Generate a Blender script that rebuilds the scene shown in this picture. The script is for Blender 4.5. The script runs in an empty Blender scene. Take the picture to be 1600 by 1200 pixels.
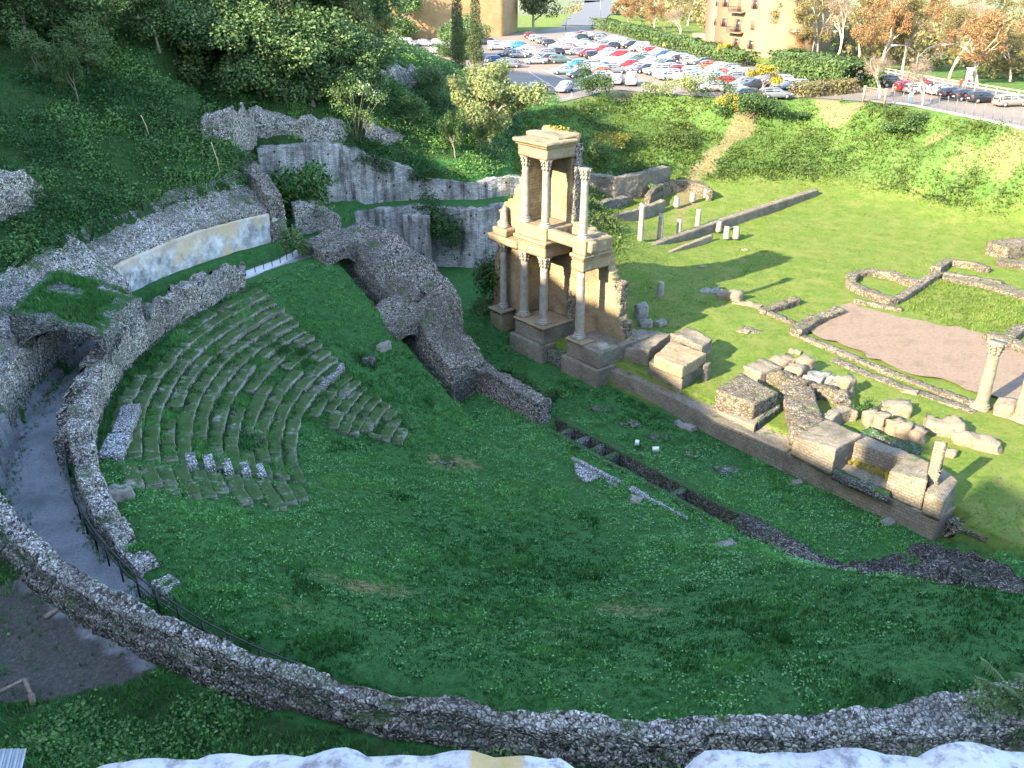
import bpy, bmesh, math, random
import numpy as np
from mathutils import Vector, Matrix

R = math.radians
rnd = random.Random(7)
nrs = np.random.RandomState(11)
scene = bpy.context.scene
col = scene.collection

# ------------------------------------------------------------------ camera, sky, sun, exposure
CAM_H, CAM_F, CAM_P = 28.5, 1400.0, R(25.4)
cam_d = bpy.data.cameras.new('camera')
cam_d.sensor_width = 36.0
cam_d.lens = 36.0 * CAM_F / 1600.0
cam_d.clip_start = 0.05
cam_d.clip_end = 6000
cam = bpy.data.objects.new('camera', cam_d)
col.objects.link(cam)
cam.location = (0, 0, CAM_H)
cam.rotation_euler = (R(90) - CAM_P, 0, 0)
scene.camera = cam

SUN_EL = R(27.0)
SUN_XY = (0.757, 0.653)          # the way the light travels over the ground
world = bpy.data.worlds.new('World')
scene.world = world
world.use_nodes = True
wn = world.node_tree
sky = wn.nodes.new('ShaderNodeTexSky')
sky.sky_type = 'NISHITA'
sky.sun_disc = False
sky.sun_elevation = SUN_EL
sky.sun_rotation = math.atan2(-SUN_XY[0], -SUN_XY[1]) % (2 * math.pi)
sky.air_density = 1.0
sky.dust_density = 0.6
bg = wn.nodes['Background']
bg.inputs[1].default_value = 0.125
wn.links.new(sky.outputs[0], bg.inputs[0])
sun_d = bpy.data.lights.new('sun', 'SUN')
sun_d.energy = 3.2
sun_d.angle = R(0.5)
sun_d.color = (1.0, 0.86, 0.64)
sun = bpy.data.objects.new('sun', sun_d)
col.objects.link(sun)
sun.location = (-80, -60, 90)
sun.rotation_euler = Vector((SUN_XY[0] * math.cos(SUN_EL), SUN_XY[1] * math.cos(SUN_EL), -math.sin(SUN_EL))).to_track_quat('-Z', 'Y').to_euler()
vs = scene.view_settings
vs.view_transform = 'Standard'
vs.look = 'None'
vs.gamma = 1.0
vs.exposure = 3.05
vs.use_curve_mapping = False

# ------------------------------------------------------------------ survey helpers: where a sight line meets a height or a depth
def ray(px, py):
    a, b = px - 800.0, 600.0 - py
    return (a, CAM_F * math.cos(CAM_P) + b * math.sin(CAM_P), -CAM_F * math.sin(CAM_P) + b * math.cos(CAM_P))
def P(px, py, z=0.0):
    r = ray(px, py); t = (z - CAM_H) / r[2]
    return (r[0] * t, r[1] * t, z)
def PY(px, py, y):
    r = ray(px, py); t = y / r[1]
    return (r[0] * t, y, CAM_H + r[2] * t)
# stage frame: s along the stage front, d away from the seats
S0 = np.array([0.26, 67.32]); UU = np.array([0.638, -0.770]); WW = np.array([0.770, 0.638])
CC = np.array([5.0, 47.4])       # centre of the seats
def SD(s, d):
    q = S0 + s * UU + d * WW
    return (float(q[0]), float(q[1]))
def to_sd(x, y):
    x = np.asarray(x, float) - S0[0]; y = np.asarray(y, float) - S0[1]
    return x * UU[0] + y * UU[1], x * WW[0] + y * WW[1]
def POL(r, th):
    return (CC[0] + r * math.cos(R(th)), CC[1] + r * math.sin(R(th)))
def zat(x, y, py):               # height of the point above (x, y) seen on picture row py
    lo, hi = -20.0, 60.0
    for _ in range(50):
        m = (lo + hi) / 2; z = m - CAM_H
        F = y * math.cos(CAM_P) - z * math.sin(CAM_P); U = y * math.sin(CAM_P) + z * math.cos(CAM_P)
        if 600 - CAM_F * U / F > py: lo = m
        else: hi = m
    return m

# ------------------------------------------------------------------ numpy noise
def _h(ix, iy, iz, seed):
    h = (ix.astype(np.int64) * 374761393 + iy.astype(np.int64) * 668265263 + iz.astype(np.int64) * 2147483647 + seed * 974634777) & 0xFFFFFFFF
    h = ((h ^ (h >> 13)) * 1274126177) & 0xFFFFFFFF
    h = ((h ^ (h >> 16)) * 2246822519) & 0xFFFFFFFF
    return ((h ^ (h >> 15)) & 0xFFFFFF) / float(0x1000000)
def vnoise(p, seed=0):
    p = np.asarray(p, float)
    i = np.floor(p); f = p - i; f = f * f * (3 - 2 * f); i = i.astype(np.int64)
    out = 0
    for a in (0, 1):
        for b in (0, 1):
            for c in (0, 1):
                w = (f[:, 0] if a else 1 - f[:, 0]) * (f[:, 1] if b else 1 - f[:, 1]) * (f[:, 2] if c else 1 - f[:, 2])
                out = out + w * _h(i[:, 0] + a, i[:, 1] + b, i[:, 2] + c, seed)
    return out * 2 - 1
def fbm(p, octv=3, seed=0):
    s, a, t = 0, 1.0, 0
    p = np.asarray(p, float)
    for k in range(octv):
        s = s + a * vnoise(p * (2 ** k) + 17.3 * k, seed + k); t += a; a *= 0.5
    return s / t
def worley(p, seed=0):
    i = np.floor(p).astype(np.int64)
    d1 = np.full(len(p), 9.0); d2 = np.full(len(p), 9.0); idv = np.zeros(len(p))
    for a in (-1, 0, 1):
        for b in (-1, 0, 1):
            for c in (-1, 0, 1):
                cx, cy, cz = i[:, 0] + a, i[:, 1] + b, i[:, 2] + c
                q = np.stack([cx + _h(cx, cy, cz, seed), cy + _h(cx, cy, cz, seed + 1), cz + _h(cx, cy, cz, seed + 2)], 1)
                dd = np.sqrt(((p - q) ** 2).sum(1))
                m = dd < d1
                d2 = np.where(m, d1, np.minimum(d2, dd)); idv = np.where(m, _h(cx, cy, cz, seed + 3), idv); d1 = np.where(m, dd, d1)
    return d1, d2, idv
def sstep(a, b, x):
    t = np.clip((np.asarray(x, float) - a) / (b - a), 0, 1)
    return t * t * (3 - 2 * t)

# ------------------------------------------------------------------ object helpers
def tag(o, label=None, cat=None, group=None, kind=None):
    if label: o['label'] = label
    if cat: o['category'] = cat
    if group: o['group'] = group
    if kind: o['kind'] = kind
    return o
def thing(name, label, cat, loc=(0, 0, 0), rz=0.0, group=None):
    o = bpy.data.objects.new(name, None); col.objects.link(o)
    o.empty_display_size = 0.3
    o.location = loc; o.rotation_euler = (0, 0, rz)
    return tag(o, label, cat, group)
def mesh_np(name, verts, polys, mat, uv=None, colr=None, smooth=False, midx=None):
    """verts (n,3); polys a list of integer arrays (m,k); uv per loop; colr per vertex (n,3|4)."""
    verts = np.asarray(verts, np.float32)
    polys = [np.asarray(p, np.int32) for p in polys if len(p)]
    me = bpy.data.meshes.new(name)
    me.vertices.add(len(verts)); me.vertices.foreach_set('co', verts.ravel())
    nl = sum(p.size for p in polys); npol = sum(len(p) for p in polys)
    me.loops.add(nl); me.loops.foreach_set('vertex_index', np.concatenate([p.ravel() for p in polys]))
    me.polygons.add(npol)
    tot = np.concatenate([np.full(len(p), p.shape[1], np.int32) for p in polys])
    st = np.concatenate([[0], np.cumsum(tot)[:-1]]).astype(np.int32)
    me.polygons.foreach_set('loop_start', st)
    try: me.polygons.foreach_set('loop_total', tot)
    except Exception: pass
    if smooth: me.polygons.foreach_set('use_smooth', np.ones(npol, bool))
    for m in (mat if isinstance(mat, (list, tuple)) else [mat]): me.materials.append(m)
    if midx is not None: me.polygons.foreach_set('material_index', np.asarray(midx, np.int32))
    if uv is not None:
        l = me.uv_layers.new(name='UVMap'); l.data.foreach_set('uv', np.asarray(uv, np.float32).ravel())
    if colr is not None:
        c = np.asarray(colr, np.float32)
        if c.shape[1] == 3: c = np.c_[c, np.ones(len(c), np.float32)]
        at = me.color_attributes.new('Col', 'FLOAT_COLOR', 'POINT'); at.data.foreach_set('color', c.ravel().astype(np.float32))
    me.update(calc_edges=True); me.validate()
    return me
def put(name, me, parent=None, loc=None):
    o = bpy.data.objects.new(name, me); col.objects.link(o)
    if parent is not None: o.parent = parent
    if loc is not None: o.location = loc
    return o
def obj(name, verts, polys, mat, parent=None, **kw):
    v = np.asarray(verts, float)
    if parent is not None:
        off = Vector((0, 0, 0)); q = parent
        while q is not None:
            off = off + q.location; q = q.parent
        v = v - np.array(off)
    return put(name, mesh_np(name, v, polys, mat, **kw), parent)
def dup(root, loc, rz=0.0, scale=None, label=None, group=None):
    r = root.copy(); col.objects.link(r); r.location = loc; r.rotation_euler = (0, 0, rz)
    if scale is not None: r.scale = scale if not isinstance(scale, (int, float)) else (scale,) * 3
    if label: r['label'] = label
    if group: r['group'] = group
    for ch in list(root.children):
        c = ch.copy(); col.objects.link(c); c.parent = r
        for g in list(ch.children):
            d = g.copy(); col.objects.link(d); d.parent = c
    return r
class MB:
    """collects simple shapes for one mesh"""
    def __init__(s): s.v = []; s.q = []; s.t = []; s.n = 0
    def add(s, v, q=(), t=()):
        v = np.asarray(v, float)
        if len(q): s.q.append(np.asarray(q) + s.n)
        if len(t): s.t.append(np.asarray(t) + s.n)
        s.v.append(v); s.n += len(v)
    def box(s, c, size, rz=0.0, taper=1.0):
        x, y, z = [k / 2 for k in size]
        v = np.array([(-x, -y, -z), (x, -y, -z), (x, y, -z), (-x, y, -z), (-x * taper, -y * taper, z), (x * taper, -y * taper, z), (x * taper, y * taper, z), (-x * taper, y * taper, z)])
        ca, sa = math.cos(rz), math.sin(rz)
        v = np.c_[v[:, 0] * ca - v[:, 1] * sa, v[:, 0] * sa + v[:, 1] * ca, v[:, 2]] + np.array(c)
        s.add(v, [(0, 3, 2, 1), (4, 5, 6, 7), (0, 1, 5, 4), (1, 2, 6, 5), (2, 3, 7, 6), (3, 0, 4, 7)])
    def prism(s, poly, z0, z1):
        """poly [(x,y)] anticlockwise, z0/z1 numbers or per-corner lists"""
        n = len(poly)
        b = z0 if isinstance(z0, (list, tuple)) else [z0] * n
        t = z1 if isinstance(z1, (list, tuple)) else [z1] * n
        v = [(poly[i][0], poly[i][1], b[i]) for i in range(n)] + [(poly[i][0], poly[i][1], t[i]) for i in range(n)]
        s.add(v, [(i, (i + 1) % n, n + (i + 1) % n, n + i) for i in range(n)])
        if n == 4: s.add(v, [(4, 5, 6, 7), (3, 2, 1, 0)])
        else: s.add(v, t=[(n, n + i, n + i + 1) for i in range(1, n - 1)])
    def tube(s, pts, rad, sides=6, cap=True):
        pts = [np.array(p, float) for p in pts]; n = len(pts)
        rad = rad if isinstance(rad, (list, tuple)) else [rad] * n
        V = []
        for i, p in enumerate(pts):
            d = pts[min(i + 1, n - 1)] - pts[max(i - 1, 0)]; d = d / (np.linalg.norm(d) + 1e-9)
            a = np.cross(d, (0, 0, 1.0) if abs(d[2]) < 0.9 else (1.0, 0, 0)); a /= np.linalg.norm(a) + 1e-9; b = np.cross(d, a)
            for k in range(sides):
                an = 2 * math.pi * k / sides
                V.append(p + rad[i] * (math.cos(an) * a + math.sin(an) * b))
        q = [(i * sides + k, i * sides + (k + 1) % sides, (i + 1) * sides + (k + 1) % sides, (i + 1) * sides + k) for i in range(n - 1) for k in range(sides)]
        t = []
        if cap:
            t = [((n - 1) * sides, (n - 1) * sides + k, (n - 1) * sides + k + 1) for k in range(1, sides - 1)] + [(0, k + 1, k) for k in range(1, sides - 1)]
        s.add(V, q, t)
    def lathe(s, prof, c=(0, 0, 0), sides=20, fl=None):
        V = []; n = len(prof)
        for (r, z) in prof:
            for k in range(sides):
                an = 2 * math.pi * k / sides
                V.append((c[0] + r * math.cos(an), c[1] + r * math.sin(an), c[2] + z))
        q = [(i * sides + k, i * sides + (k + 1) % sides, (i + 1) * sides + (k + 1) % sides, (i + 1) * sides + k) for i in range(n - 1) for k in range(sides)]
        t = [((n - 1) * sides, (n - 1) * sides + k, (n - 1) * sides + k + 1) for k in range(1, sides - 1)]
        s.add(V, q, t)
    def V(s): return np.concatenate(s.v)
    def polys(s):
        r = []
        if s.q: r.append(np.concatenate(s.q))
        if s.t: r.append(np.concatenate(s.t))
        return r
    def build(s, name, mat, parent=None, **kw): return obj(name, s.V(), s.polys(), mat, parent, **kw)

# ------------------------------------------------------------------ lattice blocks: every wall and block is one dense, worn surface
def vnormals(v, q):
    fn = np.cross(v[q[:, 2]] - v[q[:, 0]], v[q[:, 3]] - v[q[:, 1]])
    n = np.zeros_like(v)
    for k in range(4): np.add.at(n, q[:, k], fn)
    return n / (np.linalg.norm(n, axis=1, keepdims=True) + 1e-12)
def lattice(nx, ny, nz):
    I = -np.ones((nx + 1, ny + 1, nz + 1), np.int64)
    g = np.indices((nx + 1, ny + 1, nz + 1))
    m = (g[0] == 0) | (g[0] == nx) | (g[1] == 0) | (g[1] == ny) | (g[2] == 0) | (g[2] == nz)
    I[m] = np.arange(m.sum())
    abc = np.stack([g[0][m] / nx, g[1][m] / ny, g[2][m] / nz], 1)
    def quad(A, flip):
        q = np.stack([A[:-1, :-1], A[1:, :-1], A[1:, 1:], A[:-1, 1:]], -1).reshape(-1, 4)
        return q[:, ::-1] if flip else q
    Q = [quad(I[:, :, nz], False), quad(I[:, :, 0], True), quad(I[:, 0, :], False), quad(I[:, ny, :], True), quad(I[0, :, :], True), quad(I[nx, :, :], False)]
    side = np.concatenate([np.full(len(q), k) for k, q in enumerate(Q)])
    return abc, np.concatenate(Q), side
def resample(pts, n):
    pts = np.asarray(pts, float)
    seg = np.linalg.norm(np.diff(pts[:, :2], axis=0), axis=1); t = np.concatenate([[0], np.cumsum(seg)]); t /= t[-1] + 1e-12
    u = np.linspace(0, 1, n)
    return np.stack([np.interp(u, t, pts[:, k]) for k in range(pts.shape[1])], 1)
def block(L, Rr, res=0.2, cell=0.25, amp=0.05, rough=0.06, jag=0.0, jagf=0.8, seed=1, zres=None, carve=None, batter=0.0):
    """L, Rr: two edges [(x,y,zbase,ztop)...] -> verts, quads, uv (metres)."""
    L = np.asarray(L, float); Rr = np.asarray(Rr, float)
    ln = np.linalg.norm(np.diff(L[:, :2], axis=0), axis=1).sum(); ln2 = np.linalg.norm(np.diff(Rr[:, :2], axis=0), axis=1).sum()
    length = max(ln, ln2)
    wid = max(np.linalg.norm(L[0, :2] - Rr[0, :2]), np.linalg.norm(L[-1, :2] - Rr[-1, :2]), 0.05)
    hgt = max((L[:, 3] - L[:, 2]).max(), (Rr[:, 3] - Rr[:, 2]).max())
    nx = max(1, int(length / res)); ny = max(1, int(wid / res)); nz = max(1, int(hgt / (zres or res)))
    abc, q, side = lattice(nx, ny, nz)
    Ls, Rs = resample(L, nx + 1), resample(Rr, nx + 1)
    ia = np.rint(abc[:, 0] * nx).astype(int)
    A = Ls[ia] * (1 - abc[:, 1:2]) + Rs[ia] * abc[:, 1:2]
    z = A[:, 2] * (1 - abc[:, 2]) + A[:, 3] * abc[:, 2]
    v = np.stack([A[:, 0], A[:, 1], z], 1)
    dirv = np.append(L[-1, :2] - L[0, :2] + 1e-9, 0); acr = np.append(Rr[0, :2] - L[0, :2], 0)
    if np.cross(dirv, acr)[2] < 0: q = q[:, ::-1]
    u1 = abc[:, 0] * length; u2 = abc[:, 1] * wid
    uv = np.zeros((len(q), 4, 2))
    sidev = np.repeat(side[:, None], 4, 1)
    zz = v[q][:, :, 2]
    uv[..., 0] = np.where(sidev >= 4, u2[q], u1[q]); uv[..., 1] = np.where(sidev <= 1, u2[q], zz)
    if jag:
        tp = abc[:, 2] > 0.5
        j = fbm(np.c_[v[:, :2] * jagf, np.full(len(v), seed * 3.1)], 3, seed)
        v[:, 2] += np.where(tp, jag * j * (abc[:, 2] - 0.5) * 2, 0)
    if carve is not None: v = carve(v, abc)
    if amp or rough:
        n = vnormals(v, q)
        w = np.where(abc[:, 2] < 1e-6, 0.3, 1.0)
        d1, d2, idv = worley(v / cell, seed)
        off = amp * ((0.45 - d1) * 1.3 + (idv - 0.5) * 0.8) + rough * fbm(v * 0.9, 3, seed + 5)
        v = v + n * (off * w)[:, None]
    return v, q, uv.reshape(-1, 2)
def wall(name, L, Rr, mat, parent=None, **kw):
    v, q, uv = block(L, Rr, **kw)
    return obj(name, v, [q], mat, parent, uv=uv)
def arc_edges(r0, r1, t0, t1, zb, zt, n=40, zt1=None, zb1=None):
    f = lambda k, t: k(t) if callable(k) else k
    ts = np.linspace(t0, t1, n)
    L = [(*POL(f(r1, t), t), f(zb1 if zb1 is not None else zb, t), f(zt1 if zt1 is not None else zt, t)) for t in ts]
    Rr = [(*POL(f(r0, t), t), f(zb, t), f(zt, t)) for t in ts]
    return L, Rr
def line_edges(pts, thick, side=0.5):
    """pts [(x,y,zb,zt)]; thick metres; side 0.5 = centred"""
    pts = np.asarray(pts, float); n = len(pts)
    T = np.gradient(pts[:, :2], axis=0) if n > 2 else np.repeat((pts[1:, :2] - pts[:1, :2]), 2, 0)
    T /= np.linalg.norm(T, axis=1, keepdims=True) + 1e-9
    N = np.stack([-T[:, 1], T[:, 0]], 1)
    L = pts.copy(); Rr = pts.copy()
    L[:, :2] += N * thick * side; Rr[:, :2] -= N * thick * (1 - side)
    return L, Rr
def slab_mask(cells, s0, z0, cs, d0, d1, frame, jit=0.06, seed=1, nd=3):
    """a broken upright slab: cells[i,k] bool in (s,z); frame maps (s,d,z) to the world"""
    ns, nz = cells.shape
    vid = {}; V = []; Q = []; UV = []
    def vert(i, j, k):
        key = (i, j, k)
        if key not in vid:
            vid[key] = len(V); V.append((s0 + i * cs, d0 + (d1 - d0) * j / nd, z0 + k * cs))
        return vid[key]
    g = lambda i, k: 0 <= i < ns and 0 <= k < nz and cells[i, k]
    for i in range(ns):
        for k in range(nz):
            if not cells[i, k]: continue
            a, b = s0 + i * cs, z0 + k * cs
            Q.append((vert(i, 0, k), vert(i + 1, 0, k), vert(i + 1, 0, k + 1), vert(i, 0, k + 1))); UV += [(a, b), (a + cs, b), (a + cs, b + cs), (a, b + cs)]
            Q.append((vert(i, nd, k), vert(i, nd, k + 1), vert(i + 1, nd, k + 1), vert(i + 1, nd, k))); UV += [(a, b), (a, b + cs), (a + cs, b + cs), (a + cs, b)]
            for j in range(nd):
                e = d0 + (d1 - d0) * j / nd; f = d0 + (d1 - d0) * (j + 1) / nd
                if not g(i - 1, k): Q.append((vert(i, j, k), vert(i, j, k + 1), vert(i, j + 1, k + 1), vert(i, j + 1, k))); UV += [(e, b), (e, b + cs), (f, b + cs), (f, b)]
                if not g(i + 1, k): Q.append((vert(i + 1, j, k), vert(i + 1, j + 1, k), vert(i + 1, j + 1, k + 1), vert(i + 1, j, k + 1))); UV += [(e, b), (f, b), (f, b + cs), (e, b + cs)]
                if not g(i, k - 1): Q.append((vert(i, j, k), vert(i, j + 1, k), vert(i + 1, j + 1, k), vert(i + 1, j, k))); UV += [(a, e), (a, f), (a + cs, f), (a + cs, e)]
                if not g(i, k + 1): Q.append((vert(i, j, k + 1), vert(i + 1, j, k + 1), vert(i + 1, j + 1, k + 1), vert(i, j + 1, k + 1))); UV += [(a, e), (a + cs, e), (a + cs, f), (a, f)]
    V = np.array(V); Q = np.array(Q)
    face = (np.abs(V[:, 1] - d0) < 1e-6)
    # which verts lie on a broken edge
    cnt = np.zeros(len(V)); fr = Q[0::1]
    edge = np.zeros(len(V), bool)
    ii = np.rint((V[:, 0] - s0) / cs).astype(int); kk = np.rint((V[:, 2] - z0) / cs).astype(int)
    for n_ in range(len(V)):
        i, k = ii[n_], kk[n_]
        edge[n_] = not (g(i, k) and g(i - 1, k) and g(i, k - 1) and g(i - 1, k - 1))
    nz_ = np.stack([vnoise(V * 2.1, seed), vnoise(V * 2.3 + 9, seed + 1), vnoise(V * 2.7 + 5, seed + 2)], 1)
    n2 = np.stack([vnoise(V * 6.1, seed + 4), vnoise(V * 6.3 + 9, seed + 5), vnoise(V * 6.7 + 5, seed + 6)], 1)
    V = V + np.where(edge[:, None], nz_ * jit * 1.2 + n2 * jit, n2 * 0.015 * np.array([0, 1, 0]))
    W = np.array([frame(*p) for p in V])
    return W, Q, np.array(UV)
def sdz(s, d, z):
    x, y = SD(s, d); return (x, y, z)
def fill_poly(poly, s0, z0, cs, ns, nz):
    """cells of a grid whose centre lies in the polygon"""
    a = s0 + (np.arange(ns) + 0.5) * cs; b = z0 + (np.arange(nz) + 0.5) * cs
    A, B = np.meshgrid(a, b, indexing='ij'); ins = np.zeros(A.shape, bool)
    n = len(poly)
    for i in range(n):
        x1, y1 = poly[i]; x2, y2 = poly[(i + 1) % n]
        c = ((y1 > B) != (y2 > B)) & (A < (x2 - x1) * (B - y1) / ((y2 - y1) if y2 != y1 else 1e-9) + x1)
        ins ^= c
    return ins

# ------------------------------------------------------------------ materials
MATS = {}
def nmat(name):
    m = bpy.data.materials.new(name); m.use_nodes = True
    nt = m.node_tree; b = nt.nodes['Principled BSDF']
    MATS[name] = m
    return m, nt, b
def N(nt, t, **kw):
    n = nt.nodes.new(t)
    for k, v in kw.items(): setattr(n, k, v)
    return n
def ramp(nt, fac, stops):
    r = N(nt, 'ShaderNodeValToRGB'); e = r.color_ramp.elements
    while len(e) < len(stops): e.new(0.5)
    for i, (p, c) in enumerate(stops):
        e[i].position = p; e[i].color = (*c, 1) if len(c) == 3 else c
    nt.links.new(fac, r.inputs[0]); return r.outputs[0]
def mixc(nt, fac, a, b, mode='MIX'):
    m = N(nt, 'ShaderNodeMix', data_type='RGBA', blend_type=mode)
    for sock, v in ((m.inputs[0], fac), (m.inputs[6], a), (m.inputs[7], b)):
        if hasattr(v, 'node'): nt.links.new(v, sock)
        elif isinstance(v, (int, float)): sock.default_value = v
        else: sock.default_value = (*v, 1)
    return m.outputs[2]
def math_(nt, op, a, b=None, c=None, clamp=False):
    m = N(nt, 'ShaderNodeMath', operation=op, use_clamp=clamp)
    for i, v in enumerate((a, b, c)):
        if v is None: continue
        if hasattr(v, 'node'): nt.links.new(v, m.inputs[i])
        else: m.inputs[i].default_value = v
    return m.outputs[0]
def noise(nt, scale, detail=4, vec=None, rough=0.6):
    n = N(nt, 'ShaderNodeTexNoise'); n.inputs['Scale'].default_value = scale; n.inputs['Detail'].default_value = detail; n.inputs['Roughness'].default_value = rough
    if vec is not None: nt.links.new(vec, n.inputs['Vector'])
    return n.outputs['Fac']
def gpos(nt): return N(nt, 'ShaderNodeNewGeometry').outputs['Position']
def bump(nt, b, h, strength=0.6, dist=0.1):
    k = N(nt, 'ShaderNodeBump'); k.inputs['Strength'].default_value = strength; k.inputs['Distance'].default_value = dist
    nt.links.new(h, k.inputs['Height']); nt.links.new(k.outputs[0], b.inputs['Normal'])
def upness(nt):
    g = N(nt, 'ShaderNodeNewGeometry'); s = N(nt, 'ShaderNodeSeparateXYZ'); nt.links.new(g.outputs['Normal'], s.inputs[0]); return s.outputs[2]
def plain(name, c, rough=0.6, metal=0.0, var=0.15, scale=3.0, spec=0.3):
    m, nt, b = nmat(name)
    p = gpos(nt)
    f = noise(nt, scale, 5, p)
    d = tuple(max(0, k * (1 - var)) for k in c); l = tuple(min(1, k * (1 + var)) for k in c)
    nt.links.new(ramp(nt, f, [(0.3, d), (0.7, l)]), b.inputs['Base Color'])
    b.inputs['Roughness'].default_value = rough; b.inputs['Metallic'].default_value = metal; b.inputs['Specular IOR Level'].default_value = spec
    return m
def rubble_mat(name, dark, mid, light, cell=0.2, moss=0.35, warm=None, mossc=(0.035, 0.062, 0.014), gap=0.55, bstr=0.9, fleck=0.75):
    """rough concrete of irregular stones, lichen and moss on the flat tops"""
    m, nt, b = nmat(name)
    p = gpos(nt)
    wob = N(nt, 'ShaderNodeTexNoise'); wob.inputs['Scale'].default_value = 2.2; wob.inputs['Detail'].default_value = 3; nt.links.new(p, wob.inputs['Vector'])
    vm = N(nt, 'ShaderNodeVectorMath', operation='MULTIPLY_ADD'); nt.links.new(wob.outputs['Color'], vm.inputs[0]); vm.inputs[1].default_value = (0.25,) * 3; nt.links.new(p, vm.inputs[2])
    vo = N(nt, 'ShaderNodeTexVoronoi'); vo.inputs['Scale'].default_value = 1 / cell; nt.links.new(vm.outputs[0], vo.inputs['Vector'])
    ve = N(nt, 'ShaderNodeTexVoronoi', feature='DISTANCE_TO_EDGE'); ve.inputs['Scale'].default_value = 1 / cell; nt.links.new(vm.outputs[0], ve.inputs['Vector'])
    sp = N(nt, 'ShaderNodeSeparateColor'); nt.links.new(vo.outputs['Color'], sp.inputs[0])
    base = ramp(nt, sp.outputs[0], [(0.05, tuple(0.5 * k for k in dark)), (0.38, mid), (0.6, mid), (0.95, light)])
    vo2 = N(nt, 'ShaderNodeTexVoronoi'); vo2.inputs['Scale'].default_value = 2.3 / cell; nt.links.new(vm.outputs[0], vo2.inputs['Vector']); sp2 = N(nt, 'ShaderNodeSeparateColor'); nt.links.new(vo2.outputs['Color'], sp2.inputs[0])
    base = mixc(nt, ramp(nt, sp2.outputs[1], [(0.45, (0, 0, 0)), (0.55, (fleck,) * 3)]), base, ramp(nt, sp2.outputs[0], [(0.3, tuple(0.35 * k for k in dark)), (0.55, mid), (0.85, tuple(min(1, 1.15 * k) for k in light))]))
    big = noise(nt, 0.35, 5, p)
    base = mixc(nt, ramp(nt, big, [(0.42, (0, 0, 0)), (0.66, (0.75, 0.75, 0.75))]), base, tuple(0.45 * k for k in mid))
    if warm: base = mixc(nt, ramp(nt, noise(nt, 0.5, 4, p), [(0.45, (0, 0, 0)), (0.62, (0.7, 0.7, 0.7))]), base, warm)
    fine = noise(nt, 14, 5, p, 0.7)
    base = mixc(nt, 0.55, base, ramp(nt, fine, [(0.3, (0.25, 0.25, 0.25)), (0.72, (1, 1, 1))]), 'MULTIPLY')
    edge = ramp(nt, ve.outputs['Distance'], [(0.0, (max(0.06, 0.75 - gap),) * 3), (0.16, (1, 1, 1))])
    base = mixc(nt, 1.0, base, edge, 'MULTIPLY')
    if moss:
        up = math_(nt, 'MULTIPLY', ramp(nt, upness(nt), [(0.25, (0.15, 0.15, 0.15)), (0.75, (1, 1, 1))]), ramp(nt, noise(nt, 0.9, 6, p, 0.7), [(0.62 - 0.35 * moss, (0, 0, 0)), (0.78 - 0.35 * moss, (1, 1, 1))]))
        base = mixc(nt, up, base, mixc(nt, fine, mossc, tuple(1.9 * k for k in mossc)))
    nt.links.new(base, b.inputs['Base Color'])
    b.inputs['Roughness'].default_value = 0.92; b.inputs['Specular IOR Level'].default_value = 0.2
    h = math_(nt, 'ADD', math_(nt, 'MULTIPLY', ve.outputs['Distance'], 1.6), math_(nt, 'MULTIPLY', fine, 0.5))
    bump(nt, b, h, bstr, 0.09)
    return m
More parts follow.
